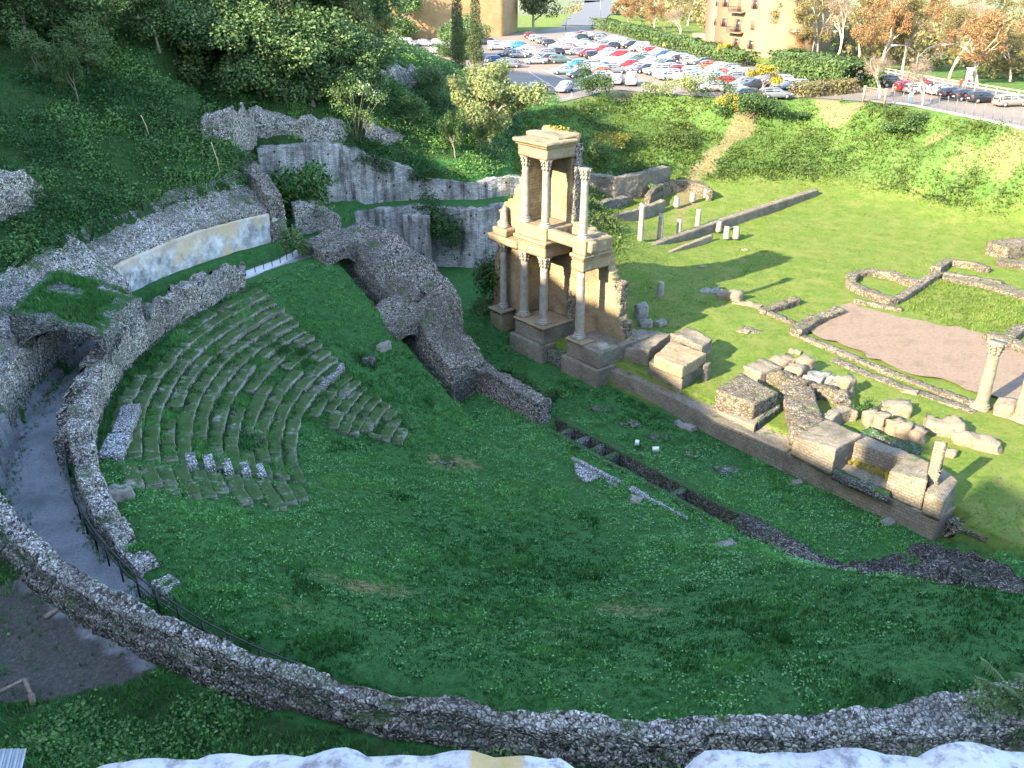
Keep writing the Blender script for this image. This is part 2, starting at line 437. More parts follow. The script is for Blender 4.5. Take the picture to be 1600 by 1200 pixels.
def ashlar_mat(name, c1, c2, mortar, bw=0.55, bh=0.25, moss=0.15, stain=(0.08, 0.07, 0.06), stain_amt=0.5, msize=0.02, bstr=0.5, vary=0.5, streak=False):
    """coursed blocks laid along the wall (uv in metres), weather stains, holes"""
    m, nt, b = nmat(name)
    p = gpos(nt)
    uv = N(nt, 'ShaderNodeTexCoord').outputs['UV']
    wob = N(nt, 'ShaderNodeTexNoise'); wob.inputs['Scale'].default_value = 1.7; wob.inputs['Detail'].default_value = 3; nt.links.new(p, wob.inputs['Vector'])
    vm = N(nt, 'ShaderNodeVectorMath', operation='MULTIPLY_ADD'); nt.links.new(wob.outputs['Color'], vm.inputs[0]); vm.inputs[1].default_value = (0.12,) * 3; nt.links.new(uv, vm.inputs[2])
    br = N(nt, 'ShaderNodeTexBrick'); nt.links.new(vm.outputs[0], br.inputs['Vector'])
    br.inputs['Scale'].default_value = 1.0; br.inputs['Brick Width'].default_value = bw; br.inputs['Row Height'].default_value = bh
    br.inputs['Mortar Size'].default_value = msize; br.inputs['Mortar Smooth'].default_value = 0.4
    br.inputs['Color1'].default_value = (*c1, 1); br.inputs['Color2'].default_value = (*c2, 1); br.inputs['Mortar'].default_value = (*mortar, 1)
    big = noise(nt, 0.45, 6, p, 0.65)
    base = mixc(nt, ramp(nt, big, [(0.46, (0, 0, 0)), (0.68, (stain_amt,) * 3)]), br.outputs['Color'], stain)
    fine = noise(nt, 7, 6, p, 0.72)
    base = mixc(nt, vary, base, ramp(nt, fine, [(0.3, (0.35, 0.34, 0.33)), (0.7, (1, 1, 1))]), 'MULTIPLY')
    if streak:
        mp = N(nt, 'ShaderNodeMapping'); mp.inputs['Scale'].default_value = (1.5, 1.5, 0.16); nt.links.new(p, mp.inputs[0])
        base = mixc(nt, 1.0, base, ramp(nt, noise(nt, 1.0, 6, mp.outputs[0], 0.7), [(0.36, (0.28, 0.27, 0.26)), (0.56, (1, 1, 1))]), 'MULTIPLY')
        hv = N(nt, 'ShaderNodeTexVoronoi'); hv.inputs['Scale'].default_value = 1.1; nt.links.new(p, hv.inputs['Vector'])
        base = mixc(nt, 1.0, base, ramp(nt, hv.outputs['Distance'], [(0.10, (0.10, 0.10, 0.09)), (0.15, (1, 1, 1))]), 'MULTIPLY')
    if moss:
        up = math_(nt, 'MULTIPLY', ramp(nt, upness(nt), [(0.3, (0.08, 0.08, 0.08)), (0.8, (1, 1, 1))]), ramp(nt, noise(nt, 1.1, 6, p, 0.7), [(0.62 - 0.35 * moss, (0, 0, 0)), (0.76 - 0.35 * moss, (1, 1, 1))]))
        base = mixc(nt, up, base, mixc(nt, fine, (0.018, 0.045, 0.011), (0.06, 0.10, 0.028)))
    nt.links.new(base, b.inputs['Base Color'])
    b.inputs['Roughness'].default_value = 0.9; b.inputs['Specular IOR Level'].default_value = 0.2
    h = math_(nt, 'SUBTRACT', math_(nt, 'MULTIPLY', fine, 0.8), br.outputs['Fac'])
    bump(nt, b, h, bstr, 0.05)
    return m
def leaf_mat(name, dark, light, trans=0.25, rough=0.55, scale=0.6):
    m, nt, b = nmat(name)
    a = N(nt, 'ShaderNodeAttribute', attribute_name='Col'); sp = N(nt, 'ShaderNodeSeparateColor'); nt.links.new(a.outputs['Color'], sp.inputs[0])
    c = ramp(nt, sp.outputs[0], [(0.0, dark), (1.0, light)])
    c = mixc(nt, 0.5, c, ramp(nt, noise(nt, scale, 3, gpos(nt)), [(0.3, (0.55, 0.55, 0.5)), (0.7, (1, 1, 1))]), 'MULTIPLY')
    nt.links.new(c, b.inputs['Base Color']); b.inputs['Roughness'].default_value = rough; b.inputs['Specular IOR Level'].default_value = 0.25
    if trans:
        tr = N(nt, 'ShaderNodeBsdfTranslucent'); nt.links.new(c, tr.inputs['Color'])
        mx = N(nt, 'ShaderNodeMixShader'); mx.inputs[0].default_value = trans
        nt.links.new(b.outputs[0], mx.inputs[1]); nt.links.new(tr.outputs[0], mx.inputs[2]); nt.links.new(mx.outputs[0], nt.nodes['Material Output'].inputs['Surface'])
    return m
def attr_mat(name, rough=0.9):
    m, nt, b = nmat(name)
    a = N(nt, 'ShaderNodeAttribute', attribute_name='Col'); nt.links.new(a.outputs['Color'], b.inputs['Base Color']); b.inputs['Roughness'].default_value = rough
    b.inputs['Specular IOR Level'].default_value = 0.15
    return m

M_rubble = rubble_mat('pale_rubble', (0.10, 0.088, 0.074), (0.48, 0.44, 0.385), (0.84, 0.79, 0.72), 0.14, 0.28, gap=0.5)
M_rubble_d = rubble_mat('grey_rubble', (0.065, 0.055, 0.045), (0.27, 0.238, 0.20), (0.56, 0.51, 0.45), 0.14, 0.28, gap=0.5)
M_rubble_w = rubble_mat('sunny_rubble', (0.17, 0.14, 0.095), (0.255, 0.21, 0.15), (0.33, 0.285, 0.215), 0.2, 0.2, mossc=(0.06, 0.085, 0.02), gap=0.4, fleck=0.3)
M_rubble_x = rubble_mat('earthy_rubble', (0.03, 0.026, 0.022), (0.10, 0.085, 0.068), (0.42, 0.38, 0.34), 0.13, 0.25, mossc=(0.02, 0.045, 0.012), gap=0.5)
M_rubble_k = rubble_mat('mossed_kerb', (0.05, 0.045, 0.04), (0.14, 0.13, 0.115), (0.30, 0.28, 0.25), 0.16, 0.95, mossc=(0.02, 0.055, 0.014))
M_rubble_m = rubble_mat('mossy_rubble', (0.06, 0.055, 0.05), (0.22, 0.21, 0.19), (0.46, 0.44, 0.40), 0.15, 0.62, mossc=(0.02, 0.05, 0.012))
M_tuff = ashlar_mat('warm_tuff_blocks', (0.31, 0.23, 0.127), (0.36, 0.275, 0.16), (0.25, 0.19, 0.105), 0.5, 0.22, 0.1, (0.13, 0.09, 0.05), 0.75, 0.014, 0.7, 0.7)
M_podium = ashlar_mat('podium_blocks', (0.22, 0.185, 0.135), (0.29, 0.245, 0.185), (0.15, 0.13, 0.10), 0.38, 0.18, 0.22, (0.10, 0.085, 0.065), 0.75, 0.02, 0.7, 0.7)
M_cornice = ashlar_mat('weathered_cornice', (0.26, 0.20, 0.12), (0.30, 0.24, 0.15), (0.21, 0.165, 0.10), 1.3, 0.8, 0.12, (0.12, 0.085, 0.055), 0.6, 0.01, 0.5, 0.6)
M_terr = ashlar_mat('terrace_masonry', (0.36, 0.35, 0.34), (0.58, 0.57, 0.56), (0.26, 0.25, 0.24), 0.36, 0.16, 0.3, (0.13, 0.125, 0.12), 0.85, 0.018, 0.7, 0.8, streak=True)
M_seat = ashlar_mat('seat_stone', (0.26, 0.25, 0.22), (0.38, 0.365, 0.33), (0.10, 0.10, 0.07), 0.8, 0.6, 0.85, (0.07, 0.08, 0.035), 0.8, 0.02, 0.5, 0.7)
def seatblock():
    m = rubble_mat('pitted_white_limestone', (0.30, 0.29, 0.28), (0.55, 0.54, 0.52), (0.74, 0.73, 0.71), 0.14, 0.0, gap=0.75)
    return m
M_white = seatblock()
def stone_mat(name, c, moss=0.3):
    m, nt, b = nmat(name); p = gpos(nt); f = noise(nt, 3.5, 7, p, 0.72); g = noise(nt, 0.8, 4, p); h = noise(nt, 16, 4, p, 0.7)
    k = ramp(nt, f, [(0.28, tuple(0.45 * x for x in c)), (0.5, c), (0.72, tuple(1.3 * x for x in c))])
    k = mixc(nt, 0.6, k, ramp(nt, h, [(0.32, (0.45, 0.44, 0.42)), (0.6, (1, 1, 1))]), 'MULTIPLY')
    k = mixc(nt, ramp(nt, g, [(0.5, (0, 0, 0)), (0.7, (0.6, 0.6, 0.6))]), k, tuple(0.5 * x for x in c))
    up = math_(nt, 'MULTIPLY', ramp(nt, upness(nt), [(0.4, (0, 0, 0)), (0.85, (1, 1, 1))]), ramp(nt, f, [(0.62 - 0.3 * moss, (0, 0, 0)), (0.74 - 0.3 * moss, (0.9, 0.9, 0.9))]))
    k = mixc(nt, up, k, (0.035, 0.06, 0.016)); nt.links.new(k, b.inputs['Base Color']); b.inputs['Roughness'].default_value = 0.92
    bump(nt, b, math_(nt, 'ADD', f, math_(nt, 'MULTIPLY', h, 0.4)), 0.8, 0.08); return m
M_stone = stone_mat('loose_stone', (0.27, 0.25, 0.22), 0.45)
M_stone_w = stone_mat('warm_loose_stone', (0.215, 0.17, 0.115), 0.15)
def marble():
    m, nt, b = nmat('weathered_marble'); p = gpos(nt)
    f = noise(nt, 2.5, 7, p, 0.7); g = noise(nt, 0.7, 3, p)
    c = ramp(nt, f, [(0.3, (0.12, 0.10, 0.08)), (0.5, (0.21, 0.185, 0.15)), (0.75, (0.27, 0.245, 0.21))])
    c = mixc(nt, ramp(nt, g, [(0.55, (0, 0, 0)), (0.75, (0.5, 0.5, 0.5))]), c, (0.23, 0.175, 0.115))
    nt.links.new(c, b.inputs['Base Color']); b.inputs['Roughness'].default_value = 0.75
    bump(nt, b, f, 0.3, 0.03); return m
M_marble = marble()
def plaster():
    m, nt, b = nmat('stained_plaster'); p = gpos(nt)
    f = noise(nt, 1.3, 7, p, 0.7); g = noise(nt, 0.35, 4, p)
    c = ramp(nt, f, [(0.34, (0.15, 0.148, 0.145)), (0.48, (0.36, 0.355, 0.35)), (0.64, (0.60, 0.595, 0.59))])
    c = mixc(nt, ramp(nt, g, [(0.5, (0, 0, 0)), (0.62, (0.8, 0.8, 0.8))]), c, (0.50, 0.38, 0.22))
    z = N(nt, 'ShaderNodeSeparateXYZ'); nt.links.new(p, z.inputs[0])
    hz = math_(nt, 'ADD', z.outputs[2], math_(nt, 'MULTIPLY', noise(nt, 0.8, 5, p), 2.0))
    c = mixc(nt, ramp(nt, math_(nt, 'MULTIPLY', math_(nt, 'SUBTRACT', hz, 10.6), 0.8), [(0.0, (0, 0, 0)), (1.0, (0.8, 0.8, 0.8))]), c, (0.42, 0.32, 0.20))
    nt.links.new(c, b.inputs['Base Color']); b.inputs['Roughness'].default_value = 0.9
    bump(nt, b, f, 0.4, 0.05); return m
M_plaster = plaster()
M_bark = plain('bark', (0.16, 0.13, 0.10), 0.9, var=0.4, scale=6)
M_bark_p = plain('pale_bark', (0.36, 0.30, 0.22), 0.9, var=0.35, scale=6)
M_iron = plain('dark_iron', (0.035, 0.035, 0.037), 0.5, 0.4)
M_wood = plain('grey_timber', (0.22, 0.17, 0.12), 0.85, var=0.3, scale=8)
M_wood_p = plain('pale_timber', (0.45, 0.35, 0.22), 0.85, var=0.25, scale=8)
M_signw = plain('white_board', (0.78, 0.79, 0.80), 0.5, var=0.03)
L_dark = leaf_mat('dark_evergreen_leaf', (0.027, 0.068, 0.022), (0.20, 0.30, 0.10))
L_mid = leaf_mat('green_leaf', (0.03, 0.065, 0.018), (0.10, 0.17, 0.045))
L_ivy = leaf_mat('ivy_leaf', (0.015, 0.042, 0.010), (0.05, 0.12, 0.025))
L_pale = leaf_mat('pale_acacia_leaf', (0.15, 0.185, 0.065), (0.36, 0.39, 0.16), 0.35)
L_yel = leaf_mat('yellow_leaf', (0.24, 0.20, 0.03), (0.50, 0.42, 0.06), 0.3)
L_aut = leaf_mat('rusty_autumn_leaf', (0.19, 0.10, 0.045), (0.40, 0.25, 0.11), 0.3)
L_olive = leaf_mat('olive_brown_leaf', (0.13, 0.11, 0.045), (0.30, 0.25, 0.10), 0.3)
L_twig = leaf_mat('greyish_twigs', (0.17, 0.12, 0.09), (0.36, 0.27, 0.20), 0.1)
L_cyp = leaf_mat('cypress_leaf', (0.025, 0.045, 0.015), (0.11, 0.13, 0.04), 0.15)
L_scrub = leaf_mat('bramble_leaf', (0.024, 0.076, 0.022), (0.16, 0.30, 0.075), 0.2)
L_bank = leaf_mat('bank_herb_leaf', (0.045, 0.08, 0.016), (0.075, 0.105, 0.022), 0.2)
L_hedge = leaf_mat('hedge_leaf', (0.035, 0.07, 0.018), (0.12, 0.18, 0.05), 0.2)

# ------------------------------------------------------------------ terrain
CTRL = []
def cp(z, *pts):
    for (px, py) in pts: CTRL.append(P(px, py, z))
def cw(*pts):
    for p in pts: CTRL.append(p)
# hill on the left, seen from below
cp(12.0, (0, 450)); cp(12.6, (60, 420), (120, 400)); cp(13.2, (200, 345), (300, 305)); cp(13.8, (390, 262))
cp(15.0, (0, 370), (100, 310)); cp(15.5, (200, 260), (300, 235)); cp(15.3, (345, 222), (420, 222))
cp(17.2, (0, 260), (120, 220)); cp(18.0, (230, 180), (300, 165))
cp(20.0, (0, 150), (100, 130)); cp(21.0, (200, 90)); cp(20.0, (320, 110)); cp(19.3, (380, 150)); cp(17.2, (460, 178)); cp(16.0, (540, 195)); cp(14.3, (600, 215))
cp(26.0, (0, 0)); cp(25.5, (150, 0)); cp(25.0, (300, 0)); cp(23.0, (430, 20)); cp(20.5, (540, 55)); cp(19.0, (610, 62)); cp(17.5, (650, 95)); cp(14.6, (700, 135)); cp(12.3, (725, 170))
cp(17.0, (600, 130)); cp(14.6, (650, 170)); cp(12.2, (690, 205)); cp(10.8, (745, 232)); cp(10.6, (700, 252)); cp(11.8, (640, 245)); cp(8.6, (800, 250)); cp(8.2, (850, 205)); cp(9.6, (880, 180))
cp(11.0, (648, 66), (690, 78), (620, 50))
cw((-60, 60, 36), (-80, 60, 47), (-105, 60, 56), (-72, 20, 40), (-52, 6, 31), (-60, -20, 38), (-120, 100, 62), (-95, 112, 50), (-62, 112, 35), (-42, 40, 21), (-46, 60, 25), (-40, 20, 17), (-70, 140, 30), (-50, 150, 22), (-100, 150, 40), (-40, 4, 21), (-35, -10, 27), (-160, 60, 65), (-150, -40, 60), (-120, 20, 57))
# car park and road
FLAT = [(760, 95), (830, 150), (800, 60), (900, 60), (1000, 100), (1100, 140), (1200, 112), (950, 42), (1300, 140), (1400, 160), (1500, 172), (1600, 196), (1600, 140), (1400, 110), (1300, 90), (1150, 70), (1000, 50), (700, 62), (850, 45), (1250, 75), (1500, 120)]
cp(10.95, *FLAT)
cw((20, 320, 12), (60, 320, 11), (-40, 300, 12), (120, 250, 6), (160, 180, 4), (110, 160, 9.5), (100, 120, 9.5), (-60, 230, 15))
# bank and meadow
cp(9.0, (890, 175), (960, 160)); cp(9.8, (1010, 152), (1100, 155), (1200, 160)); cp(10.7, (1330, 163)); cp(10.3, (1400, 182), (1500, 200)); cp(9.8, (1600, 222))
cp(7.0, (950, 215)); cp(6.9, (1050, 215), (1150, 212), (1240, 208)); cp(7.4, (1340, 212)); cp(6.6, (1450, 235), (1550, 255)); cp(7.8, (900, 215))
cp(5.3, (920, 245), (1050, 240), (1150, 240), (1260, 240)); cp(3.9, (960, 262), (1100, 262), (1200, 262)); cp(2.8, (1000, 287), (1100, 287), (1250, 287)); cp(3.6, (1330, 270)); cp(2.6, (1430, 310)); cp(2.2, (1600, 345)); cp(2.0, (1250, 318), (1050, 315))
cp(1.6, (1000, 350), (1100, 350), (1200, 350), (1400, 360), (1550, 420), (1300, 420), (1150, 450), (1050, 420), (1250, 520), (1400, 500), (1550, 520), (1600, 600), (1450, 590), (1330, 600), (1200, 560), (1590, 690), (980, 340))
cw((30, 46, 1.5), (34, 40, 1.5), (37, 33, 2.0), (42, 45, 1.6), (45, 36, 2.2), (60, 40, 2.2), (70, 60, 2.6), (60, 20, 4), (90, 60, 4), (90, 30, 6), (60, 0, 9), (40, 20, 6))
# below the city wall
cw((-16, 21.5, 9), (-12.5, 19.5, 9.2), (-7, 16, 9.7), (0, 14.3, 9.9), (6, 14.4, 9.9), (12, 16, 9.7), (17, 19, 9), (-20, 22, 9.4), (-24, 26, 9.6), (-8, 13, 11.2), (0, 11, 11), (8, 11.5, 10.8), (-14, 14, 11.5), (15, 12, 10.5), (0, 3, 14), (-15, 6, 15), (15, 4, 13), (-28, 15, 13.5), (-30, 30, 11.5), (25, 22, 8), (30, 12, 9), (0, -10, 27), (20, -10, 26), (-20, -12, 27))
# far country
for a in range(20, 170, 15):
    cw((900 * math.cos(R(a)), 900 * math.sin(R(a)), -35.0), (430 * math.cos(R(a)), 430 * math.sin(R(a)), 2.0 if a < 120 else 25.0))
cw((300, -100, 0), (-300, -100, 60), (0, -200, 30), (200, 60, -2))
CTRL = np.array(CTRL)
def _rbf():
    X = CTRL[:, :2]; n = len(X)
    D = np.sqrt(((X[:, None] - X[None]) ** 2).sum(2))
    A = np.zeros((n + 3, n + 3)); A[:n, :n] = -D + np.eye(n) * 0.8; A[:n, n] = 1; A[:n, n + 1:] = X / 100; A[n:, :n] = A[:n, n:].T
    b = np.zeros(n + 3); b[:n] = CTRL[:, 2]
    return np.linalg.solve(A, b)
RBF = _rbf()
def Hill(x, y):
    x = np.asarray(x, float).ravel(); y = np.asarray(y, float).ravel(); out = np.zeros(len(x)); n = len(CTRL)
    for a in range(0, len(x), 20000):
        D = np.sqrt((x[a:a + 20000, None] - CTRL[None, :, 0]) ** 2 + (y[a:a + 20000, None] - CTRL[None, :, 1]) ** 2)
        out[a:a + 20000] = -D @ RBF[:n] + RBF[n] + RBF[n + 1] * x[a:a + 20000] / 100 + RBF[n + 2] * y[a:a + 20000] / 100
    return out
# the flat asphalt (corners from the survey, anticlockwise)
PARK_PX = [(600, 66), (640, 78), (700, 100), (745, 120), (790, 158), (815, 164), (860, 163), (905, 153), (960, 140), (1030, 146), (1150, 154), (1260, 152), (1345, 158), (1440, 167), (1500, 178), (1560, 190), (1640, 206), (1760, 232), (1760, 170), (1600, 148), (1440, 118), (1340, 104), (1300, 118), (1200, 102), (1100, 78), (1020, 60), (955, 40), (905, 36), (850, 47), (760, 56), (690, 60)]
PARK = np.array([P(a, b, 11.0)[:2] for a, b in PARK_PX])
def in_poly(x, y, poly):
    ins = np.zeros(np.shape(x), bool); n = len(poly)
    for i in range(n):
        x1, y1 = poly[i]; x2, y2 = poly[(i + 1) % n]
        ins ^= ((y1 > y) != (y2 > y)) & (x < (x2 - x1) * (y - y1) / ((y2 - y1) if y2 != y1 else 1e-9) + x1)
    return ins
def dist_poly(x, y, poly):
    d = np.full(np.shape(x), 1e9); n = len(poly)
    for i in range(n):
        a = poly[i]; b = poly[(i + 1) % n]; e = b - a
        t = np.clip(((x - a[0]) * e[0] + (y - a[1]) * e[1]) / (e @ e + 1e-9), 0, 1)
        d = np.minimum(d, np.hypot(x - a[0] - t * e[0], y - a[1] - t * e[1]))
    return d
def zc(r):                       # profile of the seats
    return np.interp(r, [0, 7.5, 12, 17, 25.3, 26.6, 30], [0.0, 0.1, 1.5, 3.5, 7.2, 7.4, 7.4])
LOWW = [(-16.5, 81.0), (-13.0, 83.2), (-9.5, 84.2), (-3.7, 83.4), (1.5, 85.5)]
UPW = [(-26, 77.5), (-22, 80.2), (-16, 84.3), (-9.5, 87.0), (-3.7, 86.8), (3.0, 90.2)]
def up_y(x): return np.interp(x, [p[0] for p in UPW], [p[1] for p in UPW])
UP_PX = [(432, 232), (480, 224), (520, 221), (560, 234), (600, 249), (640, 262), (652, 276), (700, 281), (745, 284), (800, 276), (850, 282)]
UP_T = []
for _px, _py in UP_PX:
    _x = float(np.interp(_px, [432, 540, 640, 740, 850], [-22.4, -15.8, -9.7, -3.8, 3.0])); UP_T.append((_x, zat(_x, float(up_y(_x)), _py)))
def up_top(x): return np.interp(x, [k[0] for k in UP_T], [k[1] for k in UP_T])
def low_y(x): return np.interp(x, [p[0] for p in LOWW], [p[1] for p in LOWW])
def ground(x, y, micro=True):
    x = np.asarray(x, float).ravel(); y = np.asarray(y, float).ravel()
    s, d = to_sd(x, y); qx, qy = x - CC[0], y - CC[1]; r = np.hypot(qx, qy); th = np.degrees(np.arctan2(qy, qx))
    z = Hill(x, y)
    # meadow edge behind the podium
    mw = sstep(22, 8, d) * (d > -0.2) * sstep(-9, -1, s) * sstep(62, 50, s)
    z = z * (1 - mw) + 1.6 * mw
    th0 = np.where(th < -90, th + 360, th)
    # ground behind the curved walls starts only behind their rubble
    z = np.where((r > 34.5) & (th0 > 136.2) & (th0 < 200) & (d < -8), np.minimum(z, np.interp(th0, [136, 150, 160, 175], [13.4, 12.8, 12.4, 11.8]) + 0.62 * (r - 35.0)), z)
    z = np.where((x > -30) & (x < 3) & (y > up_y(x)) & (th0 < 140), np.minimum(z, up_top(x) + 0.1 + 0.6 * (y - up_y(x) - 1.0)), z)
    wb = ((th0 > 136.2) & (th0 < 197) & (d < -8)) * sstep(35.4, 33.0, r)
    z = np.where((r >= 30.9), z * (1 - wb) + np.minimum(z, 8.3) * wb, z)
    # bank of earth against the outside of the ring wall
    rb = sstep(34.5, 31.6, r) * ((th > -140) & (th < -50)) * (r > 30.9)
    z = z * (1 - rb) + np.where(th < -112, 9.7, 10.0) * rb
    # terrace between the two long walls, lower yard in front of them
    low = (th0 < 136.2) & (th0 > 60) & (r > 26.5) & ((d > -8.8) | (r > 30.9)) & (x > -26) & (x < 1.8) & (y < up_y(x) + 0.5)
    z = np.where(low, np.where(x < -14.6, 7.7, 7.2), z)
    yard = (d > -7.0) & (s < 2.0) & (y < low_y(x) + 0.4) & (x > -14.6) & (x < 1.8 + (y < 84) * 3)
    z = np.where(yard, np.where(s > -3.0, np.clip(0.1 - (s - 1) * 0.33, 0.1, 1.4), 1.4), z)
    # strip in front of the stage
    strip = (d <= np.where((s > 10) & (s < 36), 1.3, 0.3)) & (d > -6.3) & (s >= 1.0) & (s < 38.5)
    z = np.where(strip, 0.12 + 0.0 * s, z)
    z = np.where((s >= 38.5) & (s < 62) & (d <= 0.3) & (d > -6.3), np.minimum(z, 1.1), z)
    front = (d <= -6.3) & (r < 30.9) & (s > 1) & (s < 60)
    z = np.where(front, 0.1, z)
    # bowl of seats
    rampr = sstep(-6.0, -11.5, d)
    bowl = zc(r) * np.where(s > 20, rampr, np.where(s < 12, (d < -11.3) * 1.0, sstep(-7.5, -11.3, d)))
    slot = (d >= -11.3) & (d < -8.0) & (s < 5.5)
    bowl = np.where(slot, np.maximum(zc(r) - 2.7, -0.4), bowl)
    z = np.where((r < 27.4) & (d <= -6.9), bowl, z)
    z = np.where((r >= 27.4) & (r < 30.9) & (d < -8.8), 7.0 + 0.6 * sstep(165, 140, np.where(th < 0, 360, th)), z)
    tr = (d > -7.5) & (d < -6.1) & (s > 11.6) & (s < 33.0)
    z = np.where(tr, -1.1, z)
    # cellar under the right end of the stage
    din = dist_poly(x, y, PARK); ins = in_poly(x, y, PARK)
    w = np.where(ins, 1.0, sstep(5.0, 0.5, din))
    z = z * (1 - w) + 10.93 * w
    if micro:
        p = np.stack([x, y, np.zeros_like(x)], 1)
        near = sstep(260, 60, np.hypot(x, y))
        rough = np.where((r < 31) & (d < -8), 0.5, 1.0) * np.where(tr, 0, 1)
        hillm = sstep(9.5, 12, z) * (r > 32)
        z = z + (1 - w) * near * rough * (0.10 * fbm(p * 0.8, 3, 3) + hillm * 0.45 * fbm(p * 0.35, 3, 8))
    return z
def g1(x, y): return float(ground([x], [y])[0])

def axis(fine0, fine1, st, mid0, mid1, mst, far, n):
    a = np.arange(fine0, fine1 + 1e-6, st); l = np.arange(mid0, fine0 - 1e-6, mst); h = np.arange(a[-1] + mst, mid1 + 1e-6, mst)
    g = np.cumsum(np.geomspace(mst, far / 4, n))
    return np.concatenate([mid0 - g[::-1], l, a, h, h[-1] + g if len(h) else a[-1] + g])
ax_s = axis(-32, 60, 0.4, -215, 75, 1.3, 1600, 16)
ax_d = axis(-46.15, 36, 0.4, -60, 215, 1.3, 1600, 16)
GS, GD = np.meshgrid(ax_s, ax_d, indexing='ij')
GX = S0[0] + GS * UU[0] + GD * WW[0]; GY = S0[1] + GS * UU[1] + GD * WW[1]
GZ = ground(GX.ravel(), GY.ravel())
# what grows or lies where: R gravel, G dry or bare earth, B scrub
def zones(x, y):
    s, d = to_sd(x, y); qx, qy = x - CC[0], y - CC[1]; r = np.hypot(qx, qy); th = np.degrees(np.arctan2(qy, qx))
    p = np.stack([x, y, np.zeros_like(x)], 1); n1 = fbm(p * 0.5, 3, 21)
    g = ((r > 27.6) & (r < 30.9) & (d < -8.8) & ((th < -132) | (th > 172))) * sstep(0.75, 0.35, n1 + np.where(th < 0, 0.55, 0.2) * sstep(29.8, 30.6, r))
    g = np.maximum(g, 0.9 * sstep(1.0, 0.3, np.abs(r - 29.0)) * ((th > 122) & (th < 150)))
    gl = [P(a, b, 9.1)[:2] for a, b in ((0, 935), (95, 935), (160, 985), (190, 1010), (250, 1050), (200, 1075), (130, 1085), (60, 1105), (-80, 1110), (-140, 960))]
    g = np.maximum(g, 0.9 * sstep(-0.6, 0.5, np.where(in_poly(x, y, gl), 1, -1) * dist_poly(x, y, np.array(gl)) + n1 * 0.8))
    dry = np.zeros_like(x)
    # track down from the gate and worn patches of meadow and bank
    tr = [P(a, b, z)[:2] for a, b, z in ((1345, 163, 10.8), (1310, 180, 9.5), (1260, 205, 6), (1215, 225, 4), (1150, 262, 2.4), (1090, 290, 1.8), (1060, 340, 1.6))]
    dt = np.full(len(x), 99.0)
    for a, b in zip(tr[:-1], tr[1:]):
        a = np.array(a); e = np.array(b) - a; t = np.clip(((x - a[0]) * e[0] + (y - a[1]) * e[1]) / (e @ e), 0, 1); dt = np.minimum(dt, np.hypot(x - a[0] - t * e[0], y - a[1] - t * e[1]))
    dry = np.maximum(dry, sstep(1.9, 0.6, dt + n1) * sstep(60, 75, y + 0.0 * x) * np.where(y < 105, 0.55, 1))
    for (px, py, z, rad, k) in ((960, 170, 8.2, 7, 1.0), (890, 185, 8.0, 5, 0.8), (1580, 235, 8.8, 5, 0.55), (1500, 265, 6, 4, 0.45), (1420, 190, 9.8, 3, 0.3), (1600, 290, 4, 4, 0.5), (1465, 228, 7.5, 3, 0.8), (1250, 345, 1.6, 5, 0.35), (1010, 372, 1.6, 3, 0.6), (1420, 275, 2.4, 3, 0.5), (1130, 330, 1.6, 5, 0.3)):
        c = P(px, py, z); dry = np.maximum(dry, k * sstep(rad, rad * 0.3, np.hypot(x - c[0], y - c[1]) + n1 * 3))
    for (px, py, z, rad, k) in ((690, 722, 0.6, 1.6, 0.9), (925, 745, 0.1, 2.0, 0.7), (1133, 872, 0.3, 1.8, 0.8), (640, 792, 1.4, 2.2, 0.6), (985, 965, 2.8, 2.2, 0.75), (575, 970, 3.8, 2.4, 0.9), (860, 1010, 4.2, 1.8, 0.6), (1040, 905, 1.5, 2.2, 0.6), (450, 1005, 4.6, 1.5, 0.8), (780, 700, 0.1, 1.8, 0.5), (520, 790, 2.0, 1.6, 0.6), (1200, 900, 0.9, 1.5, 0.6), (420, 860, 4.5, 1.6, 0.45), (1010, 690, 0.1, 1.4, 0.5), (1250, 780, 0.1, 1.6, 0.5), (560, 480, 6, 2.0, 0.5), (640, 640, 2, 1.5, 0.6)):
        c = P(px, py, z); dry = np.maximum(dry, 0.62 * k * sstep(rad * 1.2, 0, np.hypot((x - c[0]) * 0.8, y - c[1]) + n1 * 2.2))
    scrub = np.zeros_like(x)
    return g, dry, scrub
zg, zd, zs_ = zones(GX.ravel(), GY.ravel())
r_ = np.hypot(GX.ravel() - CC[0], GY.ravel() - CC[1]); s_, d_ = to_sd(GX.ravel(), GY.ravel())
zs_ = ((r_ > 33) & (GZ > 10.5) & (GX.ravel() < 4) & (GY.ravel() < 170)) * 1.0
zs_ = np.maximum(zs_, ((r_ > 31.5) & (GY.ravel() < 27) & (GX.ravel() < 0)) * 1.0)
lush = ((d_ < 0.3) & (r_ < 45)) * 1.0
lush = np.maximum(lush, 0.5 * sstep(2.6, 4.5, GZ) * (d_ > 10) * (GX.ravel() > 3) * (GY.ravel() < 170)); lush = np.maximum(lush, zs_); lush = np.maximum(lush, ((GX.ravel() < 2.5) & (GY.ravel() < 95) & (GX.ravel() > -60)) * 1.0)  # greener also stands in for shade on the terrace and dims the sunlit bank
